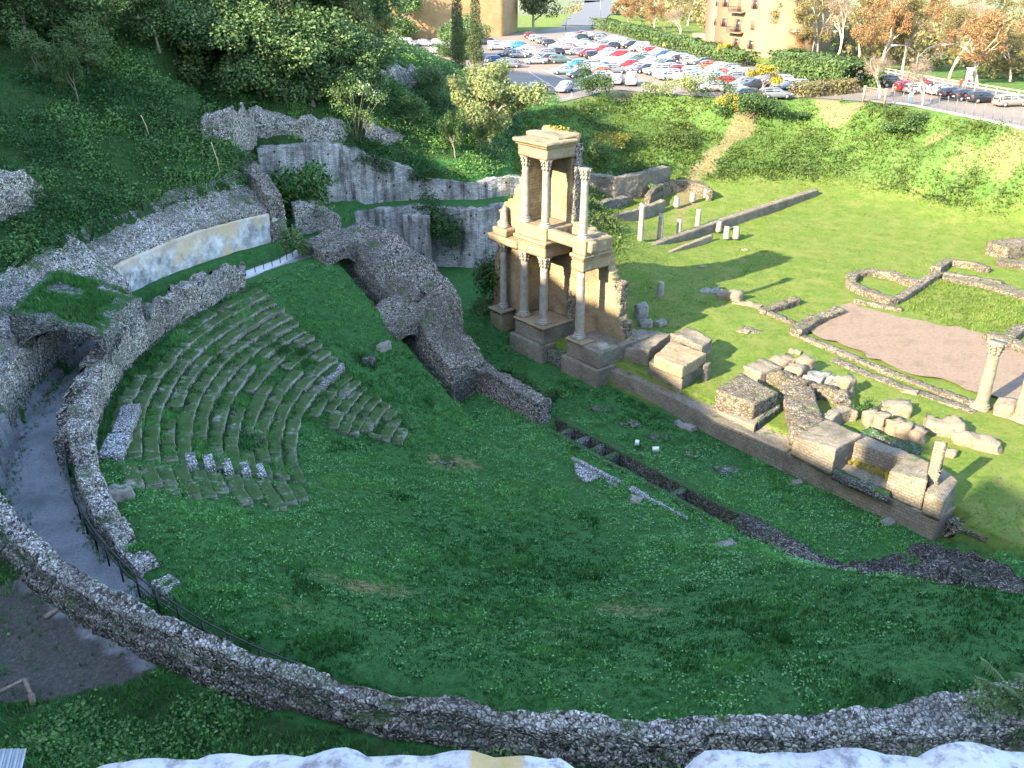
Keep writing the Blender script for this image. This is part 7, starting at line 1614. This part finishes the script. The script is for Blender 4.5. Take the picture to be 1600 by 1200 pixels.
def win(u, zc__, w, h, shut=True, open_=True, base=A, dirv=e, out=nb, parent=apt):
    p = base + dirv * u; a_ = math.atan2(dirv[1], dirv[0])
    f = MB(); c = p + out * 0.01; f.box((c[0], c[1], zc__), (w + 0.24, 0.10, h + 0.24), a_); fo = f.build('window', M_cream, parent)
    f = MB(); c = p + out * 0.05; f.box((c[0], c[1], zc__), (w, 0.06, h), a_); f.build('pane', M_glass, fo)
    if shut:
        for sg in (-1, 1):
            f = MB(); off = w / 2 + 0.3 if open_ else w / 4; c = p + dirv * sg * off + out * 0.08; f.box((c[0], c[1], zc__), (0.52 if open_ else w / 2 - 0.02, 0.06, h), a_); f.build('shutter', M_shut2, fo)
for i, u in enumerate((2.6, 7.6, 12.6)):
    for k, z in enumerate((13.0, 16.6, 20.4, 24.2)):
        door = i == 1 and k in (1, 2); win(u, z + (-0.3 if door else 0), 1.1, 2.3 if door else 1.6, True, (i + k) % 3 != 0)
for k, z in ((1, 14.95), (2, 18.75)):
    p = A + e * 7.6 + nb * 0.65; f = MB(); f.box((p[0], p[1], z), (4.4, 1.3, 0.22), ang); bo = f.build('balcony', M_balc, apt)
    f = MB()
    for t in np.linspace(-2.1, 2.1, 15): c = p + e * t + nb * 0.58; f.box((c[0], c[1], z + 0.6), (0.05, 0.05, 1.0), ang)
    c = p + nb * 0.58; f.box((c[0], c[1], z + 1.1), (4.3, 0.07, 0.07), ang); f.build('balcony_rail', M_iron, bo)
for z in (16.4, 20.2, 24.0):
    win(3.9, z, 0.9, 1.3, False, True, F2, e, nb)
f = MB(); c = A - e * 0.12 + nb * 0.06; f.tube([(c[0], c[1], 10.6), (c[0], c[1], 11 + Hh)], 0.07, 6); f.build('drainpipe', M_balc, apt)
m_ = MB(); c = A - e * 8.0 - nb * 3; m_.box((c[0], c[1], 12.3), (5, 4, 2.6), ang); g_ = m_.build('garage', M_cream); tag(g_, 'low cream garage left of the apartment house', 'garage')
m_ = MB(); c = c + nb * 2.02; m_.box((c[0], c[1], 12.0), (1.6, 0.06, 2.0), ang); m_.build('garage_door', M_glass, g_)
# ochre wall of the old town corner
A = np.array(P(560, 55, 12)[:2]); B = np.array(P(787, 50, 12)[:2]); e = (B - A) / np.linalg.norm(B - A); n_ = np.array([-e[1], e[0]]); n_ = n_ if n_[1] > 0 else -n_
och = thing('ochre_building', 'high plain ochre building behind the cypresses', 'building', (B[0], B[1], 12)); C1 = B + n_ * 16 + e * 8.5; D1 = A + n_ * 16
L = [(*A, 10, 26), (*B, 10, 26)]; Rr = [(*D1, 10, 26), (*C1, 10, 26)]
v, q, uv = block(L, Rr, res=1.2, cell=3, amp=0.03, rough=0.06, seed=5); obj('wall', v, [q], M_ochre, och, uv=uv)
m_ = MB(); m_.prism([tuple(A - n_ * 0.6 - e), tuple(B - n_ * 0.6 + e * 0.8), tuple(C1 + n_ * 0.6 + e), tuple(D1 + n_ * 0.6 - e)], 26.02, 26.5); m_.build('roof', plain('old_roof_tiles', (0.24, 0.12, 0.075), 0.9, var=0.25), och)
for u in (8, 18, 28):
    f = MB(); p = A + e * u - n_ * 0.02; f.box((p[0], p[1], 22.5), (1.3, 0.3, 1.9), math.atan2(e[1], e[0])); w_ = f.build('window', M_shut2, och); f = MB(); p = p - n_ * 0.1; f.box((p[0], p[1], 22.5), (0.9, 0.2, 1.5), math.atan2(e[1], e[0])); f.build('pane', M_glass, w_)
# shaded road climbing away at the top
rp = [P(908, 40, 11.05), P(922, 28, 11.05), P(934, 14, 11.05), P(934, 0, 11.05), (28.0, 430.0, 11.0)]
rc = resample(np.array(rp), 40); T = np.gradient(rc[:, :2], axis=0); T /= np.linalg.norm(T, axis=1, keepdims=True); Nn = np.stack([-T[:, 1], T[:, 0]], 1); vv = []
for sg in (-6.0, 0.0, 6.0):
    q = rc[:, :2] + Nn * sg; vv.append(np.c_[q, np.maximum(ground(q[:, 0], q[:, 1], False) + 0.22, 11.01)])
vv = np.concatenate(vv); n = 40
tag(put('road', mesh_np('road', vv, [np.array([(j * n + i, j * n + i + 1, (j + 1) * n + i + 1, (j + 1) * n + i) for j in range(2) for i in range(n - 1)])[:, ::-1]], plain('road_asphalt', (0.10, 0.10, 0.105), 0.9))), 'asphalt road climbing away at the top', 'road', kind='structure')

# ------------------------------------------------------------------ lamps, fences, gate, people
M_post = plain('painted_steel', (0.16, 0.16, 0.155), 0.5, 0.3); M_lens = plain('lamp_lens', (0.40, 0.40, 0.38), 0.3)
def lamp(px, py, pt, label, arms=2, span=3.4, z=11.0, rz=0.0):
    x, y, _ = P(px, py, z); h = zat(x, y, pt) - z; t = thing('street_lamp', label, 'street lamp', (x, y, z), rz)
    m_ = MB(); m_.tube([(0, 0, 0), (0, 0, h * 0.5), (0, 0, h)], [0.13, 0.1, 0.07], 8); put('pole', mesh_np('pole', m_.V(), m_.polys(), M_post), t)
    for sg in ((-1, 1) if arms == 2 else (1,)):
        m_ = MB(); m_.tube([(0, 0, h - 0.6), (sg * span * 0.35, 0, h + 0.5), (sg * span * 0.7, 0, h + 0.95), (sg * span, 0, h + 1.0)], 0.05, 6); put('arm', mesh_np('arm', m_.V(), m_.polys(), M_post), t)
        m_ = MB(); m_.box((sg * (span + 0.35), 0, h + 0.97), (0.95, 0.3, 0.16)); put('lamp_head', mesh_np('lamp_head', m_.V(), m_.polys(), M_lens), t)
    return t
lamp(1267, 99, 58, 'double armed street lamp in front of the rusty tree behind the hedge')
lamp(1423, 150, 82, 'double armed street lamp on the near road edge by the white cars', rz=0.15)
lamp(937, 43, -10, 'tall single pole at the junction by the shaded road', arms=1, span=1.2)
lamp(884, 47, 35, 'short signal post at the far edge of the car park', arms=1, span=0.5)
fence = thing('post_fence', 'thin post and wire fence along the road edge above the bank', 'fence', P(1480, 172, 11)); fp = [P(1395, 160, 11.0), P(1440, 167, 11.0), P(1500, 179, 11.0), P(1545, 188, 11.0), P(1610, 202, 11.0)]
m_ = MB()
for zz in (0.5, 1.1, 1.6): m_.tube([(p[0], p[1], 11 + zz) for p in fp], 0.016, 4)
m_.build('wire', M_post, fence)
for c in resample(np.array(fp), 16): m_ = MB(); m_.box((c[0], c[1], 11.95), (0.055, 0.055, 1.7)); m_.build('post', M_post, fence)
mk = MB(); L, Rr = line_edges([(p[0], p[1], 10.6, 11.10) for p in fp], 0.25); v, q, uv = block(L, Rr, res=0.6, amp=0, rough=0.01)
tag(obj('kerb', v, [q], plain('pale_kerb', (0.34, 0.31, 0.26), 0.9)), 'pale kerb under the post and wire fence', 'kerb')
gate = thing('timber_gate', 'grey timber framed mesh gate at the top of the grass track', 'gate', P(1365, 158, 11)); a, b = np.array(P(1348, 159, 11)), np.array(P(1381, 164, 11))
for p in (a, b): m_ = MB(); m_.box((p[0], p[1], 12.0), (0.28, 0.28, 2.2)); m_.build('post', M_wood, gate)
m_ = MB(); m_.tube([(a[0], a[1], 12.9), (b[0], b[1], 12.9)], 0.06, 5); m_.tube([(a[0], a[1], 11.3), (b[0], b[1], 11.3)], 0.05, 5)
for t in np.linspace(0.1, 0.9, 9): p = a + (b - a) * t; m_.tube([(p[0], p[1], 11.3), (p[0], p[1], 12.9)], 0.02, 4)
m_.build('panel', M_wood, gate)
rl = thing('timber_rail_fence', 'pale timber rail fence behind the row of dark cars', 'fence', P(1500, 140, 11)); fp = [P(1290, 100, 11), P(1400, 121, 11), P(1480, 137, 11), P(1540, 146, 11), P(1620, 160, 11)]
for zz in (0.55, 1.0): m_ = MB(); m_.tube([(p[0], p[1] + 2.0, 11 + zz) for p in fp], 0.07, 5); m_.build('rail', M_wood_p, rl)
for c in resample(np.array(fp), 26): m_ = MB(); m_.box((c[0], c[1] + 2.0, 11.5), (0.14, 0.14, 1.2)); m_.build('post', M_wood_p, rl)

def person(px, py, label, top, legs, hair, pose=0, rz=0.0, z=11.0, h=1.72):
    """one skinned figure: pelvis rooted, tapered limbs, head with nose and ears, five fingered hands"""
    x, y, _ = P(px, py, z); k = h / 1.72
    V, E, Rd = [], [], []
    def add(p, r, par=None):
        V.append((p[0] * k, p[1] * k, p[2] * k)); Rd.append(r * k); i = len(V) - 1
        if par is not None: E.append((par, i))
        return i
    sw = 0.16 if pose else 0.03
    pel = add((0, 0, 0.94), 0.135); wa = add((0, 0, 1.10), 0.125, pel); ch = add((0.01, 0, 1.30), 0.15, wa); nk = add((0.02, 0, 1.47), 0.06, ch); hd_ = add((0.04, 0, 1.58), 0.085, nk); ht = add((0.035, 0, 1.67), 0.075, hd_)
    for sg in (1, -1):
        f = sg * sw
        hp = add((0, sg * 0.10, 0.86), 0.10, pel); kn = add((f * 0.7 + 0.02, sg * 0.11, 0.48), 0.07, hp); an = add((f * 1.1 - 0.03, sg * 0.11, 0.09), 0.045, kn); add((f * 1.1 + 0.12, sg * 0.12, 0.04), 0.04, an)
        so = add((0, sg * 0.19, 1.40), 0.07, ch); el = add((-f * 0.6 - 0.03, sg * 0.25, 1.13), 0.048, so); wr = add((-f * 0.8 + 0.06, sg * 0.26, 0.89), 0.032, el); pm = add((-f * 0.8 + 0.08, sg * 0.26, 0.81), 0.034, wr)
        for j, (dx, ln) in enumerate(((-0.028, 0.07), (-0.009, 0.085), (0.010, 0.08), (0.028, 0.065))):
            m1 = add((-f * 0.8 + 0.085 + dx, sg * 0.262, 0.765), 0.010, pm); add((-f * 0.8 + 0.095 + dx, sg * 0.252, 0.765 - ln), 0.008, m1)
        th = add((-f * 0.8 + 0.12, sg * 0.25, 0.80), 0.011, pm); add((-f * 0.8 + 0.135, sg * 0.24, 0.755), 0.009, th)
    me = bpy.data.meshes.new('person'); me.from_pydata(V, E, []); o = put('person', me); o.location = (0, 0, 0)
    sm = o.modifiers.new('skin', 'SKIN'); sv = me.skin_vertices[0].data
    for i, r in enumerate(Rd): sv[i].radius = (r, r); sv[i].use_root = (i == 0)
    sb = o.modifiers.new('sub', 'SUBSURF'); sb.levels = 2; sb.render_levels = 2
    bpy.context.view_layer.update(); dg = bpy.context.evaluated_depsgraph_get(); m2 = bpy.data.meshes.new_from_object(o.evaluated_get(dg)); o.modifiers.clear(); o.data = m2
    sk = MATS.get('skin') or plain('skin', (0.36, 0.20, 0.14), 0.6, var=0.05)
    for m in (sk, top, legs, M_tyre): m2.materials.append(m)
    for p in m2.polygons:
        c = p.center / k; p.material_index = 3 if c.z < 0.09 else 2 if c.z < 0.96 and abs(c.y) < 0.215 else 1 if c.z < 1.46 and c.z > 0.93 else 0
        p.use_smooth = True
    o.location = (x, y, z); o.rotation_euler = (0, 0, rz)
    # hair, eyes, nose, mouth and ears
    m_ = MB(); c = (0.025 * k, 0, 1.645 * k); m_.lathe([(0.088 * k, -0.03 * k), (0.096 * k, 0.02 * k), (0.085 * k, 0.07 * k), (0.05 * k, 0.10 * k), (0.01, 0.11 * k)], (c[0] - 0.015 * k, 0, c[2]), 12); put('hair', mesh_np('hair', m_.V(), m_.polys(), hair), o)
    m_ = MB(); m_.box((0.122 * k, 0, 1.595 * k), (0.03 * k, 0.022 * k, 0.035 * k), 0, 0.6)
    for sg in (1, -1): m_.box((0.04 * k, sg * 0.088 * k, 1.60 * k), (0.035 * k, 0.018 * k, 0.055 * k))
    put('nose_and_ears', mesh_np('nose_and_ears', m_.V(), m_.polys(), sk), o)
    m_ = MB()
    for sg in (1, -1): m_.box((0.113 * k, sg * 0.032 * k, 1.62 * k), (0.015 * k, 0.022 * k, 0.01 * k))
    m_.box((0.112 * k, 0, 1.555 * k), (0.012 * k, 0.04 * k, 0.008 * k)); put('eyes_and_mouth', mesh_np('eyes_and_mouth', m_.V(), m_.polys(), plain('dark_features', (0.06, 0.03, 0.025), 0.5) if 'dark_features' not in MATS else MATS['dark_features']), o)
    return tag(o, label, 'person')
cl = lambda n, c: plain(n, c, 0.9, var=0.1)
H1 = cl('dark_hair', (0.03, 0.02, 0.015)); H2 = cl('fair_hair', (0.22, 0.14, 0.07)); J1 = cl('blue_denim', (0.07, 0.12, 0.26)); J2 = cl('dark_trousers', (0.04, 0.04, 0.05)); T1 = cl('light_blue_shirt', (0.25, 0.34, 0.46)); T2 = cl('pink_top', (0.36, 0.17, 0.15)); T3 = cl('white_shirt', (0.5, 0.5, 0.5)); T4 = cl('red_jacket', (0.42, 0.03, 0.03)); T5 = cl('maroon_jacket', (0.14, 0.03, 0.04)); T6 = cl('pale_grey_coat', (0.3, 0.32, 0.34))
person(1421, 163, 'person in a light blue shirt and blue jeans standing by the lamp post', T1, J1, H1, 0, -1.9)
person(1393, 152, 'person in a pink top and dark trousers walking past the gate', T2, J2, H2, 1, 2.6)
person(1371, 152, 'person in a white shirt and blue jeans behind the gate', T3, J1, H1, 1, 2.8)
person(1499, 141, 'person in a red jacket standing between the dark cars', T4, J2, H1, 0, -1.5)
person(1511, 140, 'person in a maroon jacket beside the big orange crowned tree', T5, J2, H1, 0, -1.5)
person(1516, 138, 'person in a pale grey coat against the thick pale trunk', T6, T6, H2, 0, -1.2)
person(1037, 79, 'person in a bright yellow vest in front of the hedge', cl('yellow_vest', (0.55, 0.55, 0.05)), J2, H1, 0, -1.5)
# stopped tall white pillar sign beside the trunk
x, y, _ = P(1518, 136, 11); t = thing('white_pillar', 'narrow white pillar in front of the thick pale trunk', 'pillar', (x, y, 11)); m_ = MB(); m_.box((x, y + 1.5, 12.2), (0.7, 0.5, 2.5)); m_.build('shaft', M_signw, t); m_ = MB(); m_.box((x, y + 1.5, 13.52), (0.9, 0.7, 0.14)); m_.build('cap', M_signw, t)

# ------------------------------------------------------------------ at the viewpoint, and unseen shade houses added behind it
# parapet stones of the city wall under the viewer's hands
def parapet(px0, px1, pyt, label, seed, mats, tops):
    """rough coping stone; its outer top edge follows the picture"""
    n = len(tops); y = 0.62; xs, zs = [], []
    for px, py in tops:
        q = PY(px, py, y); xs.append(q[0]); zs.append(q[2])
    L = [(x, y + 0.0, z - 0.32, z) for x, z in zip(xs, zs)]; Rr = [(x, y - 0.42, z - 0.32, z + 0.015) for x, z in zip(xs, zs)]
    v, q, uv = block(L, Rr, res=0.010, cell=0.05, amp=0.007, rough=0.010, seed=seed)
    return tag(obj('coping_stone', v, [q], mats, uv=uv), label, 'coping stone', 'coping stones of the parapet')
def coping():
    m, nt, b = nmat('pale_coping_stone'); p = gpos(nt); f = noise(nt, 9, 6, p, 0.7); g = noise(nt, 4.0, 3, p)
    c = ramp(nt, f, [(0.3, (0.15, 0.145, 0.15)), (0.47, (0.36, 0.35, 0.36)), (0.7, (0.46, 0.45, 0.46))])
    c = mixc(nt, 1.0, c, ramp(nt, noise(nt, 60, 4, p, 0.7), [(0.34, (0.45, 0.42, 0.42)), (0.52, (1, 1, 1))]), 'MULTIPLY')
    c = mixc(nt, ramp(nt, g, [(0.62, (0, 0, 0)), (0.74, (0.6, 0.6, 0.6))]), c, (0.22, 0.20, 0.19))
    s = N(nt, 'ShaderNodeSeparateXYZ'); nt.links.new(p, s.inputs[0])
    band = math_(nt, 'SUBTRACT', 1.0, math_(nt, 'MULTIPLY', math_(nt, 'ABSOLUTE', math_(nt, 'ADD', s.outputs[0], 0.015)), 34.0), clamp=True)
    c = mixc(nt, math_(nt, 'MULTIPLY', ramp(nt, band, [(0.0, (0, 0, 0)), (0.25, (1, 1, 1))]), 0.85), c, (0.36, 0.24, 0.07))
    nt.links.new(c, b.inputs['Base Color']); b.inputs['Roughness'].default_value = 0.85; bump(nt, b, f, 0.4, 0.01); return m
M_cop = coping()
parapet(130, 905, 1180, 'left pale coping stone at the bottom edge with a yellow lichen patch', 3, M_cop, [(118, 1215), (150, 1196), (190, 1187), (330, 1186), (480, 1190), (540, 1180), (600, 1187), (740, 1177), (800, 1184), (870, 1186), (905, 1205)])
parapet(1075, 1640, 1180, 'right pale coping stone at the bottom edge', 5, M_cop, [(1068, 1205), (1100, 1180), (1150, 1175), (1290, 1176), (1350, 1172), (1440, 1180), (1470, 1172), (1540, 1171), (1580, 1182), (1660, 1186)])
L = [(-9, 0.2, 8, 27.55), (9, 0.2, 8, 27.55)]; Rr = [(-9, -1.2, 8, 27.5), (9, -1.2, 8, 27.5)]
tag(wall('city_wall', L, Rr, M_terr, res=0.35, cell=0.4, amp=0.04, rough=0.08, seed=4), 'old city wall the photograph is taken from', 'wall')
# unseen houses added behind the viewer, roof heights set to cast the bowl's shade
M_tw = plain('town_plaster', (0.46, 0.38, 0.27), 0.9, var=0.2, scale=0.6); M_roof = ashlar_mat('roof_tiles', (0.36, 0.17, 0.10), (0.44, 0.23, 0.14), (0.2, 0.1, 0.06), 0.3, 0.25, 0.05); M_dark = plain('dark_pane', (0.03, 0.035, 0.04), 0.15, var=0.1); M_shut = plain('brown_shutter', (0.28, 0.12, 0.06), 0.6)
TAN = math.tan(SUN_EL); BACK = 85.0
def town(s0, s1, b0, b1, label, depth=11.0, back=BACK):
    """added unseen house whose roof edge lies on the sight line of the sun over heights b0..b1 at the stage front"""
    a = np.array(SD(s0, 0)) - back * np.array(SUN_XY); b = np.array(SD(s1, 0)) - back * np.array(SUN_XY); e = (b - a) / np.linalg.norm(b - a); nrm = np.array([-e[1], e[0]])
    if nrm @ np.array(SUN_XY) > 0: nrm = -nrm
    c, d = b + nrm * depth, a + nrm * depth; za, zb = b0 + back * TAN, b1 + back * TAN
    g = min(g1(*a), g1(*b), g1(*c), g1(*d)) - 1
    t = thing('shade_house', label, 'house', (*((a + b) / 2), max(g, 0) + 1), group='unseen houses added to cast shade')
    m_ = MB(); poly = [d, c, b, a] if np.cross(c - d, b - d) > 0 else [a, b, c, d]
    zz = [za, zb, zb, za] if poly[0] is a else [za, zb, zb, za]
    m_.prism([tuple(p) for p in poly], g, [k - 0.35 for k in zz]); m_.build('wall', M_tw, t)
    ov = 0.35; cen = (a + b + c + d) / 4
    m_ = MB(); m_.prism([tuple(p) for p in poly], [k - 0.33 for k in zz], zz); m_.build('roof', M_roof, t)
    L_ = np.linalg.norm(b - a); k = max(1, int(L_ / 3.2))
    for i in range(k):
        for zf in np.arange(min(za, zb) - 2.6, g + 2.5, -3.1)[:4]:
            p = a + e * (L_ * (i + 0.5) / k) - nrm * 0.02
            w_ = MB(); w_.box((p[0], p[1], zf), (1.1, 0.16, 1.5), math.atan2(e[1], e[0])); f = w_.build('window', M_shut, t)
            w_ = MB(); p2 = p - nrm * 0.05; w_.box((p2[0], p2[1], zf), (0.7, 0.14, 1.2), math.atan2(e[1], e[0])); w_.build('pane', M_dark, f)
    return t
SHADE_HOUSES = [(-14, -4, 13.5, 9.5, 'tall ochre town house high on the hill'), (-4, 4.2, 9.0, 6.2, 'ochre town house with a sloping eave'), (4.2, 10.3, 6.3, 6.0, 'narrow ochre town house'), (10.3, 13.2, 4.8, 3.8, 'low ochre town house beside the narrow one'), (13.2, 20, 3.3, 1.7, 'long low ochre town house'), (20, 29.6, 1.5, 1.9, 'widest low ochre town house'), (29.6, 31.8, 5.4, 5.4, 'slim tower house above the wide low one'), (31.8, 35.2, 1.9, 1.9, 'small house right of the slim tower house'), (35.2, 38.6, 4.8, 4.4, 'square house right of the small one'), (38.6, 47, 3.0, 2.6, 'broad house between the square house and the tall end house'), (47, 58, 9.5, 9.0, 'tall end house behind the viewer'), (58, 80, 2.0, 1.6, 'last and longest low house of the row')]
for h in SHADE_HOUSES: town(*h)
for (s0, s1, b0, b1, lab) in ((-34, -14, 16.5, 13.5, 'big unseen shade house near the top of the hill'), (-48.5, -34, 19, 16, 'long unseen shade house on the hill top'), (-73, -49.5, 42.5, 42, 'massive unseen shade house crowning the hill')): town(s0, s1, b0, b1, lab, 14)
# timber edging round the gravel corner and things in the lower left corner
for k, (a, b, z, lab) in enumerate(((((70, 965), (118, 935)), None, 9.75, 'short weathered plank edging the gravel below the round wall'), (((118, 935), (190, 972)), None, 9.75, 'long weathered plank along the round wall above the gravel'), (((150, 1022), (182, 1000)), None, 9.4, 'thin plank lying across the gravel'), (((182, 1002), (240, 1030)), None, 9.4, 'second thin plank along the dark wall foot'))):
    p, q = P(*a[0], z), P(*a[1], z); m_ = MB(); ang = math.atan2(q[1] - p[1], q[0] - p[0]); m_.box(((p[0] + q[0]) / 2, (p[1] + q[1]) / 2, z), (math.hypot(q[0] - p[0], q[1] - p[1]), 0.16, 0.10), ang)
    tag(m_.build('plank', M_wood), lab, 'plank')
tr_ = thing('timber_barrier', 'dark open timber barrier at the left edge of the gravel', 'barrier', P(15, 1075, 9.2)); p, q, r2 = P(-20, 1090, 9.9), P(38, 1062, 9.9), P(48, 1085, 9.9)
for (u, w) in ((p, q), (q, r2)):
    m_ = MB(); m_.tube([u, w], 0.06, 4); m_.build('rail', M_wood, tr_)
for u in (p, q, r2):
    m_ = MB(); m_.box((u[0], u[1], 9.4), (0.12, 0.12, 1.0)); m_.build('post', M_wood, tr_)
cs = thing('corrugated_panel', 'grey ribbed metal panel in the bottom left corner', 'panel', P(5, 1190, 13.0)); c0 = P(2, 1196, 13.0); m_ = MB()
for k in range(14): m_.box((c0[0] - 0.55 + k * 0.075, c0[1], 13.0 + 0.012 * (k % 2)), (0.07, 0.9, 0.03), 0.3)
m_.build('sheet', plain('ribbed_zinc', (0.30, 0.32, 0.35), 0.5, 0.3), cs)
